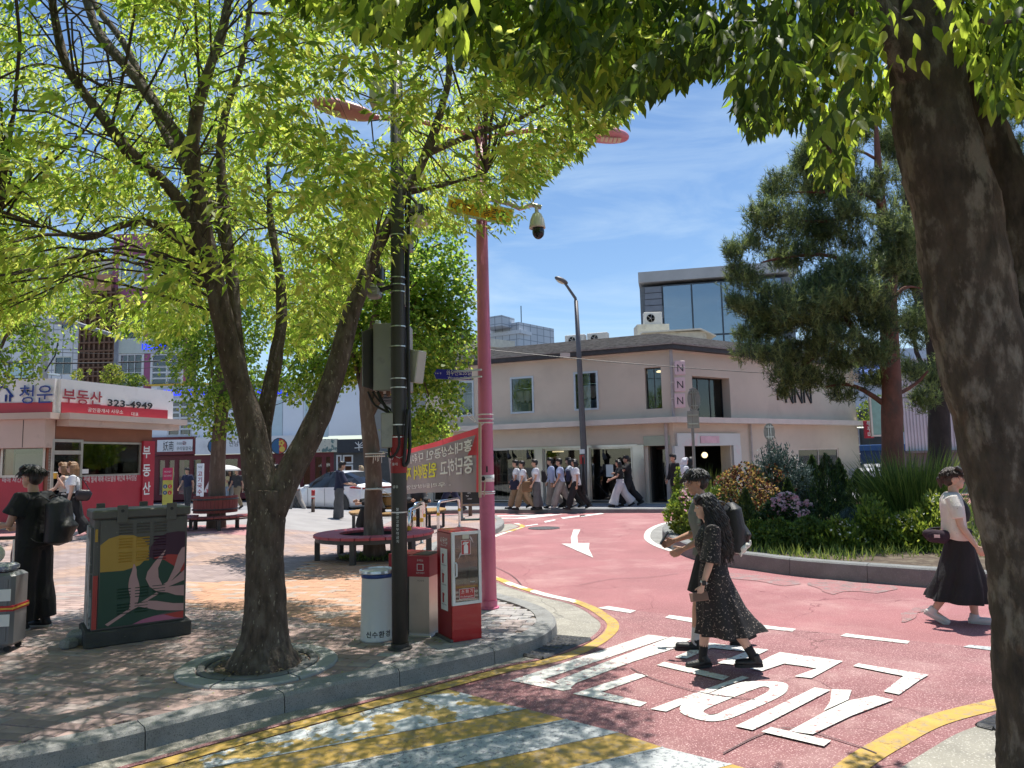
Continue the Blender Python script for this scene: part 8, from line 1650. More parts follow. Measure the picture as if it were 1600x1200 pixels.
 if hair:
  b=MB();kd=hair[0];ell(b,hp(-.022,0,.045),(.103,.087,.095));ell(b,hp(-.045,0,.0),(.075,.082,.085))
  for k in range(9):a_=-1+k*.25;b.tube([hp(.03,a_*.06,.125),hp(.078,a_*.07,.095),hp(.092-.012*abs(a_),a_*.075,.058-.012*(k % 3))],[.03,.022,.008],7)
  if kd in ('bob','long'):
   L_=.20 if kd=='bob' else .36
   for k in range(11):a_=math.pi*(.36+1.28*k/10);x,y=math.cos(a_),math.sin(a_);b.tube([hp(-.02+.07*x,.075*y,.06),hp(-.03+.085*x,.09*y,-.03),hp(-.04+.08*x,.088*y,.04-L_)],[.03,.034,.02],8)
  if kd=='tail':b.tube([hp(-.1,0,.05),hp(-.14,0,0),hp(-.13,0,-.1)],[.03,.035,.012],8)
  fuse(sc(b),'hair',hair[1],t,max(.008,vox*.6),1)
  if face and kd in ('short','tail'):
   b=MB();rs=random.Random(9)
   for k in range(300):
    a_=rs.uniform(0,6.283);zz=rs.uniform(.25,1.0);rr=math.sqrt(1-zz*zz);x,y=rr*math.cos(a_),rr*math.sin(a_);p=hp(-.022+.104*x,.088*y,.045+.096*zz);fr=1 if x>.2 else 0;dn=Vector((.045*fr+.02*x+rs.gauss(0,.012),.03*y+rs.gauss(0,.012),-.045-.03*rr+rs.gauss(0,.01)))
    b.tube([p+Vector((0,0,-.006)),p+dn*.5+Vector((.01*x,.012*y,.012)),p+dn],[.0055,.005,.0015],4)
   sc(b).build('hair_strands',hair[1],t,smooth_=True)
  if kd=='curly':
   b=MB();rs=random.Random(5)
   for k in range(560):
    a_=R(75+215*rs.random()) ;zz=rs.uniform(-.02,.12);rr=math.sqrt(max(0,1-(zz/.14) ** 2));p=hp(-.02+.1*rr*math.cos(a_),.088*rr*math.sin(a_),zz+.02);pts=[p];ph=rs.random()*6.28;L_=rs.uniform(.38,.60);o_=HR @ Vector((math.cos(a_),math.sin(a_),0));N_=15;amp=rs.uniform(.008,.018);wn_=rs.uniform(2.2,4)
    for i in range(1,N_+1):
     f=i/N_;spread=.07*math.sin(min(1,f*1.6)*1.57)+.03*rs.random()*f;pts.append(p+o_*spread+Vector((-.05*f+amp*math.cos(ph+f*6.28*wn_),amp*math.sin(ph+f*6.28*wn_),-L_*f+.03*math.sin(f*3.14))))
    b.tube(pts,list(np.linspace(.009,.0035,len(pts))),5)
   o=sc(b).build('curls',hair[1],t,smooth_=True)
 t['_s']=s_;JT=dict(sp=lambda h,o=0:sp(h,o)*s_,hp=lambda *a:hp(*a)*s_,AR=[[v*s_ for v in a] for a in AR],F=[[v*s_ for v in f] for f in F],w=lambda v:Matrix.Rotation(R(hd),3,'Z') @ Vector(v)+Vector(pos),s=s_,hd=R(hd));del t['_s']
 return t,JT
def backpack(label,J,mat,size=1.0,h=.44,dpt=.17,wd_=.30,vox=.012,z=.22,strap=True):
 p=J['w'](J['sp'](z,-.20-dpt*.3));t=thing('backpack',label,'backpack',p,J['hd']);b=MB();b.tube([(0,0,-h/2),(-.01,0,-h*.42),(-.02,0,0),(0,0,h*.38),(.01,0,h/2)],[.03*size,wd_/2,wd_/2,wd_/2*.9,.05],16,flat=dpt/wd_,side=(1,0,0));b.tube([(-dpt*.45,0,-h*.38),(-dpt*.6,0,-.1*h),(-dpt*.5,0,.06*h)],[.06,wd_*.36,.05],12,flat=.45,side=(1,0,0));fuse(b,'bag',mat,t,vox,2)
 if strap:
  for y in (-1,1):
   b=MB();b.tube(smooth([Vector((.03,y*.10,h*.42)),Vector((.14,y*.115,h*.5+.02)),Vector((.27,y*.12,h*.3)),Vector((.30,y*.125,0)),Vector((.17,y*.15,-h*.35)),Vector((.05,y*.12,-h*.42))],4),.016,6,flat=.35,side=(1,0,0));b.build('strap',mat,t,smooth_=True)
  b=MB();b.tube([(0,-.03,h*.48),(-.0,-.02,h*.56),(0,.02,h*.56),(0,.03,h*.48)],.008,5);b.build('top_handle',mat,t)
 return t
FINE=.0095
# --- couple crossing the lettering
wp_=G(1124,1048);
tW,JW=person('person in black floral two piece with long curly hair holding a phone, crossing the road',wp_,172,1.46,legs=((-16,14),(12,4)),feet=(2,10),arms=((8,12),(-6,12)),lean=3,female=True,w=1.18,skin=m_skin2,top=dict(mat=c_floral,sleeve='mid',loose=.03,hem=.02),bottom=dict(kind='skirt',mat=c_floral,hem=.36,flare=.115,sway=-.13,lift=.06,loose=.03,depth=1.6),shoes=(m_shoeb,m_rubber),sock=(c_black,.45),hair=('curly',m_hair),vox=FINE,face=True,headtilt=8)
so_,el_,wr_=JW['AR'][0];wd_=(wr_-el_).normalized();b=MB();b.tube([wr_-wd_*.028,wr_-wd_*.012],.030,14);o=b.build('watch_strap',m_whitepl,tW,smooth_=True);b=MB();b.cbox(wr_-wd_*.02+Vector((0,.032,0)),(.036,.012,.04),.004);b.build('watch',m_black,tW)
q=JW['w'](wr_+wd_*.10+Vector((.005,.012,.0)));ph=thing('phone','brown cased phone in the hand of the floral dressed person','phone',q,JW['hd']);b=MB();b.cbox((0,0,0),(.15,.012,.075),.004,rot=(.5,.12,0));b.build('case',M('brown_phone_case',(.20,.11,.085),.5),ph)
mp_=G(1116,1014);mp_.y+=.05
tM,JM=person('person in grey green shirt and black shorts with backpack, walking beside the floral dress',mp_,176,1.69,legs=((16,8),(-14,20)),feet=(-4,22),arms=((2,62),(4,66)),lean=4,skin=m_skin3,top=dict(mat=c_olive,sleeve='short',loose=.035,hem=-.03),bottom=dict(kind='shorts',mat=c_black,loose=.03),shoes=(m_shoeb,m_rubber),sock=(m_sock,.38),hair=('short',m_hair),vox=FINE,face=True,headtilt=10)
backpack('black backpack with grey piping on the back of the walking person in shorts',JM,M('black_nylon',(.016,.016,.018),.55,var=.25,vs=5,bump=.6,bs=30),1,.50,.20,.32,.01)
q=JM['w'](JM['AR'][1][2]+Vector((.11,.03,.03)));ph=thing('phone','dark phone held up in front of the person in shorts','phone',q,JM['hd']);b=MB();b.cbox((0,0,0),(.012,.075,.15),.004,rot=(0,-.6,0));b.build('case',m_black,ph)
q=JM['w'](JM['sp'](.04,-.30)+Vector((0,.12,0)));pt_=thing('plush_charm','small white plush toy hanging from the black backpack','toy',q,0);b=MB();ell(b,(0,0,0),(.045,.04,.04));ell(b,(.05,0,.03),(.03,.028,.028));ell(b,(.08,0,.055),(.014,.012,.03));ell(b,(-.045,.0,-.03),(.03,.02,.016));ell(b,(-.02,-.02,-.045),(.015,.015,.03));fuse(b,'toy_body',CLO('white_plush',(.7,.68,.62)),pt_,.008)
# --- person at right by the near tree
rp_=G(1510,975);tR,JR=person('person in cream knit shawl and long black skirt walking past the near tree',rp_,-32,1.62,legs=((8,4),(-10,22)),feet=(-2,28),arms=((4,10),(10,20)),lean=-2,female=True,skin=m_skin2,top=dict(mat=c_black,sleeve='none',loose=.006,hem=.2),bottom=dict(kind='skirt',mat=c_black,hem=.24,flare=.10,sway=-.06,lift=.03,loose=.02,depth=2.0),shoes=(m_shoew,m_sole),hair=('tail',M('dark_brown_hair',(.035,.02,.014),.4,var=.3,vs=30,bump=.8,bs=120,stretch=(1,1,.15))),vox=FINE,face=True)
s_=JR['s'];b=MB();
def shw(h,o,rx,ry):c=JR['sp'](h,o);return c,rx*s_,ry*s_
vs=[];rows=[(.525,-.012,.075,.082),(.50,-.01,.10,.15),(.455,-.01,.125,.215),(.38,-.01,.135,.23),(.28,-.01,.14,.215),(.16,-.015,.142,.20),(.05,-.02,.15,.205)];n=40
for h,o_,rx,ry in rows:
 c=JR['sp'](h,o_)
 for i in range(n):
  a_=R(42)+(2*math.pi-R(84))*i/(n-1);f=1+.03*math.sin(a_*8+h*20);dz=-.05*(1-math.cos(a_))*0;vs.append((c.x+rx*f*s_*math.cos(a_),ry*f*s_*math.sin(a_),c.z+dz-(.10*max(0,math.cos(a_-1.0))+.10*max(0,math.cos(a_+1.0)))*(.5-h)))
fs=[]
for r_ in range(len(rows)-1):
 for i in range(n-1):
  x=2*math.pi*i/n
  an=42+276*i/(n-1)
  if r_>=3 and 66<an<100:continue
  fs.append((r_*n+i,(r_+1)*n+i,(r_+1)*n+i+1,r_*n+i+1))
b.add(vs,fs);o=b.build('shawl',c_knit,tR,smooth_=True);m=o.modifiers.new('t','SOLIDIFY');m.thickness=.012
so_,el_,wr_=JR['AR'][1];b=MB();b.tube([so_+Vector((-.02,.03,.02)),so_.lerp(el_,.35),so_.lerp(el_,.75)],[.07,.072,.065],12);fuse(b,'shawl_sleeve',c_knit,tR,.012)
b=MB();b.tube([JR['hp'](.088,-.055,.016),JR['hp'](.094,-.02,.016),JR['hp'](.094,.02,.016),JR['hp'](.088,.055,.016)],.005,5);b.tube([JR['hp'](.086,-.058,.018),JR['hp'](.0,-.085,.02)],.003,4);b.build('glasses',m_metal,tR)
q=JR['w'](JR['sp'](.03,-.16)+Vector((-.03,-.16,.02)));bg_=thing('waist_bag','dark plum waist bag behind the person in cream shawl','bag',q,JR['hd']);b=MB();b.tube([(-.14,.02,.03),(-.07,0,.0),(.05,0,-.01),(.13,.02,.03)],[.03,.07,.075,.03],12,flat=.6,side=(0,1,0));fuse(b,'bag',CLO('plum_nylon',(.035,.018,.03)),bg_,.01);b=MB();b.box((-.01,-.05,.0),(.055,.012,.03));b.build('label_patch',M('pink_patch',(.6,.42,.42),.6),bg_);b=MB();b.tube(smooth([Vector((-.14,.02,.03)),Vector((-.05,.2,.06)),Vector((.2,.3,.06)),Vector((.3,.14,.04)),Vector((.13,.02,.03))],4),.012,6);b.build('belt',c_black,bg_)
# --- man with backpack at left, suitcases
lp_=G(50,980,.13);lp_.y-=.05
tL,JL=person('person in black t-shirt and baggy black trousers with backpack standing by suitcases',lp_,178,1.73,legs=((3,4),(-5,4)),feet=(0,0),arms=((18,70),(12,68)),lean=2,w=1.05,top=dict(mat=c_black,sleeve='short',loose=.04,hem=-.06),bottom=dict(kind='trousers',mat=c_black,loose=.045),shoes=(m_shoeb,m_sole),hair=('short',m_hair),vox=FINE,face=True)
b=MB();b.tube([JL['hp'](.092,-.06,.014),JL['hp'](.098,-.02,.014),JL['hp'](.098,.02,.014),JL['hp'](.092,.06,.014)],.003,4);b.tube([JL['hp'](.09,.06,.016),JL['hp'](.0,.084,.016)],.003,4);b.build('glasses',m_metal,tL)
backpack('large black backpack on the person standing by the suitcases',JL,MATS['black_nylon'],1.1,.52,.24,.34,.011,z=.2)
sq=G(8,1016,.13);m_case=M('grey_suitcase_shell',(.17,.175,.185),.35,var=.1,vs=3);m_rstrap=M('red_strap',(.50,.02,.03),.6);m_ystrap=M('yellow_strap',(.7,.42,.05),.6)
def suitcase(label,p,w_,d_,h,shell,rz,strap):
 t=thing('suitcase',label,'suitcase',p,rz);b=MB();b.cbox((0,0,h/2+.05),(w_,d_,h),.03);b.build('shell',shell,t);b=MB()
 for k in range(5):b.cbox((-w_*.36+k*w_*.18,-d_/2-.002,h/2+.05),(.03,.012,h*.84),.003)
 b.build('rib',shell,t);b=MB();b.tube([(-.1,d_*.3,h+.04),(-.1,d_*.3,h+.36),(.1,d_*.3,h+.36),(.1,d_*.3,h+.04)],.011,6);b.build('pull_handle',m_metal,t);b=MB();b.tube([(-.11,d_*.3,h+.36),(.11,d_*.3,h+.36)],.018,8);b.build('grip',m_black,t)
 for x in (-1,1):
  for y in (-1,1):b=MB();b.lathe([(.028,-.014),(.03,0),(.028,.014)],(x*w_*.38,y*d_*.34,.03),12,rot=(R(90),0,0));b.box((x*w_*.38,y*d_*.34,.055),(.03,.035,.03));b.build('wheel',m_rubber,t)
 if strap:
  b=MB();z=h*.56;b.bbox((-w_/2-.004,-d_/2-.01,z),(w_/2+.004,d_/2+.004,z+.05));b.build('strap',m_rstrap,t);b=MB();b.bbox((-w_/2-.006,-d_/2-.012,z+.016),(w_/2+.006,d_/2+.006,z+.032));b.build('strap_stripe',m_ystrap,t);
  for z in (.7,.36):b=MB();b.bbox((w_/2-.115,-d_/2-.013,h*z),(w_/2-.02,-d_/2-.008,h*(z+.16)));b.build('paper_tag',m_wlet,t)
 return t
suitcase('grey hard suitcase with red and yellow strap beside the standing person',sq+Vector((-.12,-.0,0)),.46,.28,.68,m_case,R(8),True);suitcase('red suitcase partly outside the left edge of the photo',sq+Vector((-.42,-.22,0)),.40,.26,.62,M('red_suitcase_shell',(.42,.015,.02),.35),R(5),False)
b=MB();b.cbox((0,0,0),(.3,.2,.07),.02);o=b.build('folded_jacket',M('blue_white_bundle',(.2,.22,.3),.8,var=.3,vs=12,col2=(.6,.6,.6),c2s=16,c2=(.5,.55)),None);o.location=sq+Vector((-.10,.0,.775));tag(o,'blue and white bundle lying on top of the grey suitcase','jacket')
b=MB();ell(b,(0,0,0),(.11,.08,.10));o=fuse(b,'pouch',CLO('cream_pouch_cloth',(.6,.58,.52)),None,.012);o.location=sq+Vector((-.15,-.02,.90));tag(o,'cream pouch on top of the grey suitcase','pouch')
# --- woman with white top, friend behind
wq=P(112,838,15.4);wq.z=rise(wq.x,15.4);t,J=person('person in white t-shirt and black trousers with sunglasses carrying a white plastic bag',wq,208,1.64,legs=((-14,18),(20,8)),feet=(18,-4),arms=((4,8),(40,110)),lean=2,female=True,skin=m_skin2,top=dict(mat=c_white,sleeve='short',loose=.022,hem=.12),bottom=dict(kind='trousers',mat=c_black,loose=.05,flare=2.4,end=.8),shoes=(m_shoew,m_sole),hair=('long',m_hairbl),vox=.012,face=False)
b=MB();b.cbox(J['hp'](.088,0,.012),(.012,.15,.042),.004);b.build('sunglasses',m_black,t)
q=J['w'](J['AR'][0][2]+Vector((.02,.06,-.30)));bgp=thing('plastic_bag','white plastic shopping bag hanging from the hand of the person in white','bag',q,J['hd']);b=MB();b.tube([(0,0,-.19),(0,0,-.16),(0,0,0),(0,0,.1),(0,0,.2)],[.05,.15,.17,.12,.03],14,flat=.5,side=(0,1,0));b.tube([(-.03,0,.18),(0,0,.27),(.03,0,.18)],.014,6);fuse(b,'bag',M('white_film',(.72,.72,.74),.35,var=.05,bump=1,bs=18),bgp,.014);text('SEA',.06,m_letter,bgp,(-.02,.088,-.02),(-1,0,0),Z3,(0,1,0),.004,'CENTER')
q=J['w'](J['sp'](.06,-.05)+Vector((-.14,.20,.02)));bgs=thing('shoulder_bag','dark shoulder bag at the hip of the person in white','bag',q,J['hd']);b=MB();b.tube([(-.15,0,-.04),(-.1,0,-.02),(.1,0,.0),(.15,0,0)],[.07,.12,.12,.06],12,flat=.5,side=(0,1,0));fuse(b,'bag',CLO('dark_leather',(.02,.014,.02),rough=.4),bgs,.014);b=MB();b.tube(smooth([Vector((-.12,0,.08)),Vector((.03,-.03,.34)),Vector((.14,-.02,.36)),Vector((.13,0,.08))],4),.01,5);b.build('strap',m_black,bgs)
q=J['w'](J['AR'][1][2]+Vector((.05,0,.05)));dk=thing('drink_cup','yellow drink held up by the person in white','cup',q);b=MB();b.lathe([(.03,-.06),(.042,.06)],n=14);b.build('cup',M('yellow_drink',(.75,.42,.04),.3),dk);b=MB();b.lathe([(.044,.06),(.044,.075),(0,.08)],n=14);b.build('lid',m_whitepl,dk)
wq2=P(99,838,16.1);wq2.z=rise(wq2.x,16.1);person('person with light curled hair walking just behind the white t-shirt',wq2,200,1.62,legs=((14,8),(-14,18)),feet=(-3,20),arms=((30,30),(-8,20)),female=True,skin=m_skin2,top=dict(mat=CLO('cream_blouse',(.55,.5,.44)),sleeve='none',loose=.02,hem=.0),bottom=dict(kind='skirt',mat=c_black,hem=.4,flare=.08,loose=.02),shoes=(m_shoew,m_sole),hair=('bob',m_hairbl),vox=.014)
# --- far people in front of the shop
SG='students walking past the shop front'
def far(px,d,label,H=1.72,hd=180,z=.13,**k):
 p=P(px,700,d);p.z=z;return person(label,p,hd,H,**k)
st=dict(vox=.02)
WL=[((22,8),(-20,22)),((-16,20),(20,6)),((12,6),(-14,24)),((26,10),(-24,14))]
def walk(i):return dict(legs=WL[i % 4],feet=((-4,24),(22,-4),(-2,26),(-6,22))[i % 4])
t,J=far(807,25.2,'leftmost student in white shirt and khaki trousers with navy bag',1.7,180,**walk(0),arms=((10,20),(-8,20)),top=dict(mat=c_white,sleeve='short',loose=.03),bottom=dict(kind='trousers',mat=c_khaki,loose=.035),shoes=(m_shoeb,),hair=('short',m_hair),**st)
t2=thing('shoulder_bag','navy bag at the hip of the leftmost student','bag',J['w'](J['sp'](-.05,.1)+Vector((0,.2,0))),J['hd']);b=MB();b.cbox((0,0,0),(.32,.12,.34),.03);b.build('bag',c_navy,t2)
t,J=far(817,24.7,'student in white shirt carrying a brown canvas bag',1.66,182,**walk(1),arms=((10,15),(-8,20)),top=dict(mat=c_white,sleeve='short',loose=.03),bottom=dict(kind='trousers',mat=c_khaki,loose=.04),shoes=(m_shoeb,),hair=('short',m_hair),**st)
t2=thing('shoulder_bag','brown canvas bag hanging at a student hip','bag',J['w'](J['sp'](-.08,-.1)+Vector((0,.2,0))),J['hd']);b=MB();b.cbox((0,0,0),(.34,.13,.36),.03);b.build('bag',c_brown,t2);b=MB();b.tube([(-.1,0,.15),(.08,-.16,.62)],.012,5);b.tube([(.1,0,.15),(.08,-.16,.62)],.012,5);b.build('strap',c_brown,t2)
t,J=far(837,24.6,'student in white shirt and grey trousers wearing a black backpack',1.66,184,legs=((3,3),(-5,6)),feet=(0,3),arms=((8,20),(10,60)),top=dict(mat=c_white,sleeve='short',loose=.035,hem=-.05),bottom=dict(kind='trousers',mat=c_greyt,loose=.045),shoes=(m_shoeb,),hair=('short',m_hair),**st);backpack('black backpack on the student in grey trousers',J,c_black,vox=.02,strap=False)
t,J=far(861,25.3,'student in pale blue long sleeved shirt with dark backpack',1.72,180,**walk(2),arms=((-6,12),(8,14)),top=dict(mat=c_sky,sleeve='long',loose=.03),bottom=dict(kind='trousers',mat=c_lgrey,loose=.04),shoes=(m_shoeb,),hair=('short',m_hair),**st);backpack('navy backpack on the student in pale blue',J,c_navy,vox=.02,strap=False)
t,J=far(875,24.8,'student in pale blue shirt and beige trousers beside the taller friend',1.72,178,**walk(0),arms=((12,18),(-12,20)),top=dict(mat=c_sky,sleeve='short',loose=.03),bottom=dict(kind='trousers',mat=c_lgrey,loose=.045),shoes=(m_shoew,),hair=('short',m_hair),**st);backpack('dark backpack on the student in beige trousers',J,c_navy,vox=.02,strap=False)
t,J=far(890,25.3,'long haired student in white shirt and black trousers pointing forward',1.74,180,**walk(1),arms=((40,15),(-6,20)),female=True,top=dict(mat=c_white,sleeve='short',loose=.03),bottom=dict(kind='trousers',mat=c_black,loose=.04),shoes=(m_shoeb,),hair=('bob',m_hair),**st)
t,J=far(899,24.5,'student in white shirt with black guitar case on the back',1.7,182,**walk(3),arms=((-6,12),(8,20)),top=dict(mat=c_white,sleeve='short',loose=.04,hem=-.08),bottom=dict(kind='trousers',mat=c_black,loose=.04),shoes=(m_shoeb,),hair=('bob',m_hair),**st)
gcs=thing('guitar_case','tall black guitar case on the back of a student','guitar case',J['w'](J['sp'](.1,-.25)),J['hd']);b=MB();b.tube([(0,0,-.5),(0,0,-.42),(0,0,-.15),(0,0,.05),(0,0,.3),(0,0,.72),(0,0,.8)],[.08,.17,.15,.13,.07,.07,.04],12,flat=.5,side=(1,0,0));b.build('case',c_black,gcs,smooth_=True)
far(967,25.0,'person in black t-shirt and wide white trousers arm in arm before the mirrored glass',1.64,186,**walk(3),arms=((30,40),(20,40)),female=True,top=dict(mat=c_black,sleeve='short',loose=.02,hem=.08),bottom=dict(kind='trousers',mat=c_wide,loose=.06,flare=2.2),shoes=(m_shoeb,),hair=('bob',m_hair),**st)
far(980,25.3,'person all in black beside the wide white trousers',1.76,182,**walk(0),arms=((50,30),(-8,16)),female=True,top=dict(mat=c_black,sleeve='short',loose=.03),bottom=dict(kind='trousers',mat=c_black,loose=.045),shoes=(m_shoeb,),hair=('tail',m_hair),**st)
far(1053,24.3,'person in black suit with a white strap near the shop door',1.74,200,legs=((4,3),(-4,3)),feet=(0,0),arms=((5,15),(5,20)),top=dict(mat=c_black,sleeve='long',loose=.025),bottom=dict(kind='trousers',mat=c_black,loose=.04),shoes=(m_shoew,m_sole),hair=('short',m_hair),**st)
far(1067,23.9,'person in white hooded jacket and beige trousers by the flower bed',1.62,10,legs=((14,6),(-14,20)),feet=(-2,22),arms=((12,10),(-12,10)),female=True,top=dict(mat=c_white,sleeve='long',loose=.05,hem=-.12,hood=True),bottom=dict(kind='trousers',mat=c_lgrey,loose=.045),shoes=(m_shoew,),hair=('bob',c_white),**st)
far(1077,24.6,'dark haired person half hidden behind the white hooded jacket',1.66,20,**walk(1),female=True,top=dict(mat=c_char,sleeve='short'),bottom=dict(kind='trousers',mat=c_char),shoes=(m_shoeb,),hair=('long',m_hair),**st)
far(703,24.2,'person in dark trousers walking behind the protest banner',1.72,180,**walk(3),top=dict(mat=c_navy,sleeve='short'),bottom=dict(kind='trousers',mat=c_navy,loose=.03),shoes=(m_shoeb,),hair=('short',m_hair),**st)
# --- people on the plaza and by the restaurants
far(530,21.6,'person in navy hooded sweatshirt and grey trousers standing before the white car',1.74,25,legs=((4,2),(-5,2)),feet=(0,0),arms=((12,70),(14,62)),lean=4,headtilt=14,top=dict(mat=c_navy,sleeve='mid',loose=.035,hem=-.03,hood=True),bottom=dict(kind='trousers',mat=c_greyt,loose=.04),shoes=(m_shoeb,),hair=('short',m_hair),vox=.016)
ps_=P(594,800,18.2);ps_.z=.13;person('person in black seated on the golden bench behind the leaning trunk',ps_,195,1.7,legs=((84,70),(80,84)),feet=(0,0),arms=((25,60),(30,60)),lean=16,headtilt=20,seat=.46,top=dict(mat=c_black,sleeve='long',loose=.03),bottom=dict(kind='trousers',mat=c_black,loose=.03),shoes=(m_shoeb,),hair=('short',m_hair),vox=.018)
ps_=P(646,800,18.4);ps_.z=.13;person('person in charcoal seated on the golden bench behind the dark pole',ps_,300,1.7,legs=((84,80),(80,84)),feet=(0,0),arms=((25,60),(30,60)),lean=12,seat=.46,top=dict(mat=c_char,sleeve='long',loose=.03),bottom=dict(kind='trousers',mat=c_black,loose=.03),shoes=(m_shoew,),hair=('short',m_hair),vox=.018)
far(428,20.5,'dark haired person in black seen through the fork of the main tree',1.72,20,top=dict(mat=c_black,sleeve='short'),bottom=dict(kind='trousers',mat=c_char),shoes=(m_shoew,),hair=('short',m_hair),**st)
far(463,27.5,'person in white jacket standing at the front of the white car',1.66,160,z=.02,top=dict(mat=c_white,sleeve='long',loose=.04),bottom=dict(kind='trousers',mat=c_lgrey),shoes=(m_shoew,),hair=('short',m_hair),**st)
far(566,32.5,'person with tan cap standing behind the white car',1.7,200,z=.02,female=True,top=dict(mat=CLO('pink_cotton',(.55,.25,.28)),sleeve='short'),bottom=dict(kind='trousers',mat=c_char),shoes=(m_shoeb,),hair=('bob',CLO('tan_cap',(.36,.28,.18))),**st)
far(295,30.5,'person in dark t-shirt standing by the red noodle sign',1.72,250,z=.05,legs=((4,2),(-4,2)),feet=(0,0),top=dict(mat=c_navy,sleeve='short'),bottom=dict(kind='trousers',mat=c_char),shoes=(m_shoeb,),hair=('short',m_hair),**st)
t,J=far(352,30.5,'person in pale yellow top under a white parasol',1.62,265,z=.05,female=True,legs=((8,4),(-8,8)),feet=(0,5),arms=((35,95),(0,10)),top=dict(mat=c_yel,sleeve='short'),bottom=dict(kind='shorts',mat=CLO('pale_denim',(.3,.38,.48))),shoes=(m_shoew,),hair=('long',m_hair),**st)
q=J['w'](J['AR'][0][2]);pr_=thing('parasol','white parasol held over two people by the restaurants','parasol',q);b=MB();b.tube([(0,0,-.1),(0,0,.55)],.01,6);b.build('shaft',m_metal,pr_);b=MB();b.lathe([(.62,.34),(.56,.42),(.38,.52),(.15,.575),(0,.585)],n=16);b.build('canopy',Mleaf('parasol_cloth',(.72,.70,.68),.3,(.8,.78,.76),.7,.03),pr_,smooth_=True)
far(361,30.8,'person in navy top sharing the white parasol',1.64,265,z=.05,female=True,top=dict(mat=c_navy,sleeve='short'),bottom=dict(kind='trousers',mat=c_lgrey),shoes=(m_shoew,),hair=('long',m_hair),**st)
far(372,30.2,'person in dark clothes and beige trousers right of the parasol',1.68,250,z=.05,top=dict(mat=c_char,sleeve='short'),bottom=dict(kind='trousers',mat=c_khaki),shoes=(m_shoeb,),hair=('short',m_hair),**st)
# ------------------------------------------------------------------ white car
cp=P(527,780,28.6);ca_=R(180-38);car=thing('parked_car','white hatchback car standing behind the plaza','car',(cp.x,28.6,-.06),ca_)
m_car=M('white_car_paint',(.88,.89,.90),.25,var=.02,coat=.7);m_cg=M('dark_car_glass',(.012,.014,.018),.06,var=.1);m_tail=M('tail_lamp_red',(.30,.01,.012),.25)
# stations: x (front +), sill z, belt z, roof z, half width sill, belt, roof
SX=[(2.36,.42,.62,.66,.55,.62,.5),(2.30,.25,.70,.74,.74,.78,.6),(2.0,.20,.80,.86,.88,.88,.7),(1.45,.20,.90,.97,.92,.93,.74),(.95,.20,.95,1.06,.93,.94,.74),(.45,.20,.97,1.34,.93,.94,.66),(-.1,.20,.98,1.56,.93,.94,.62),(-.6,.20,.99,1.61,.93,.94,.61),(-1.2,.20,1.01,1.55,.93,.94,.59),(-1.75,.22,1.04,1.36,.92,.92,.58),(-2.15,.30,1.06,1.14,.88,.88,.64),(-2.34,.42,1.0,1.04,.80,.80,.6),(-2.38,.55,.9,.95,.72,.72,.55)]
vs=[];
for x,zs_,zb,zr_,w0,w1,w2 in SX:
 half=[(w0*.75,zs_),(w0,zs_+.08),(w0+.01,(zs_+zb)/2),(w1,zb),(w2+(w1-w2)*.45,zb+(zr_-zb)*.55),(w2,zr_-.03),(w2*.6,zr_)]
 vs+=[(x,y,z) for y,z in half]+[(x,-y,z) for y,z in reversed(half)]
n=14;fs=[];mi_=[]
for k in range(len(SX)-1):
 for i in range(n):
  fs.append((k*n+i,(k+1)*n+i,(k+1)*n+(i+1) % n,k*n+(i+1) % n))
  sideg=i in (3,4,8,9) and 4<=k<=9;mid=i in (5,6,7) and (k in (4,5) or k in (8,9));mi_.append(1 if sideg or mid else 0)
fs+=[tuple(range(n)),tuple((len(SX)-1)*n+i for i in range(n))[::-1]];mi_+=[0,0]
b=MB();b.v=vs;b.f=[f for f,m in zip(fs,mi_) if m==0];b.m=[0]*len(b.f);bo=b.build('body',m_car,car,smooth_=True);b=MB();b.v=vs;b.f=[f for f,m in zip(fs,mi_) if m==1];b.m=[0]*len(b.f);b.build('glazing',m_cg,car)
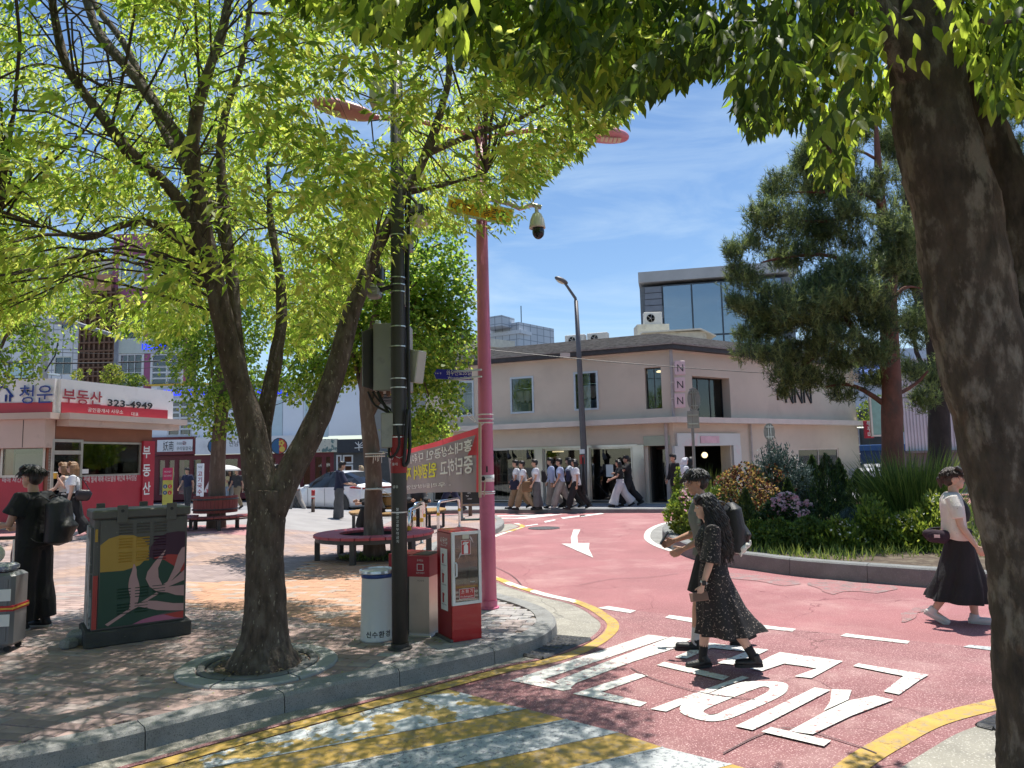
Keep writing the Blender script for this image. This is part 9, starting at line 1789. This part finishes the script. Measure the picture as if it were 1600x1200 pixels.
for x in (1.45,-1.42):
 for y in (-1,1):
  b=MB();b.lathe([(.24,-.12),(.345,-.12),(.36,-.08),(.36,.08),(.345,.12),(.24,.12)],(x,y*.83,.355),26,rot=(R(90),0,0));ty=b.build('wheel',m_rubber,car);b=MB()
  b.lathe([(.24,y*-.0-.08),(.24,.08),(.0,.1)],(x,y*.83,.355),20,rot=(R(90)*(1 if y<0 else -1),0,0));
  for k in range(5):a_=k*1.257;b.tube([(x,y*.955,.355),(x+.22*math.cos(a_),y*.955,.355+.22*math.sin(a_))],.03,5)
  b.build('rim',m_iron,ty);b=MB();b.lathe([(.40,-.02),(.44,.02),(.40,.03)],(x,y*.925,.36),26,rot=(R(90)*(1 if y<0 else -1),0,0));b.build('wheel_arch',m_black,car)
b=MB();b.bbox((-2.40,-.74,.93),(-2.30,.74,.99));b.build('tail_lamp',m_tail,car)
for y in (-1,1):
 b=MB();b.tube([(-2.33,y*.76,.96),(-2.05,y*.915,1.0),(-1.9,y*.93,.99)],[.05,.04,.02],6);b.build('tail_lamp',m_tail,car);b=MB();b.tube([(2.28,y*.70,.67),(2.05,y*.86,.76)],[.05,.04],8);b.build('headlight',m_chrome,car);b=MB();b.cbox((.55,y*1.02,1.03),(.14,.18,.12),.03);b.build('mirror',m_car,car)
 for x in (.0,-1.0):b=MB();b.cbox((x-.2,y*.948,.88),(.2,.015,.03),.004);b.build('door_handle',m_car,car)
 b=MB();
 for x in (.62,-.42):b.tube([(x,y*.943,.96),(x-.03,y*.952,.6),(x-.02,y*.945,.3)],.006,4)
 b.build('door_seam',m_black,car);b=MB();b.tube([(-.45,y*.80,1.02),(-.42,y*.64,1.56)],.03,5);b.build('pillar',m_black,car)
# tall wall of the street trees' twin: leaves and bits fallen on the pavement
n=260;x=RNG.uniform(-5,1,n);y=RNG.uniform(4.2,9,n);k=inpoly(x,y,side_poly);x,y=x[k],y[k];n=len(x)
foliage(None,'fallen_leaves',np.stack([x,y,np.full(n,.136)],-1),RNG.normal(size=(n,3))*np.array([1,1,.1]),np.tile([0,0,1.],(n,1))+RNG.normal(0,.25,(n,3)),RNG.uniform(.02,.05,n),RNG.uniform(.005,.011,n),[MATS['dry_leaf'],MATS['dry_leaf_dark'],ZL[1]],RNG.integers(0,3,n))
print('objects',len(bpy.data.objects))
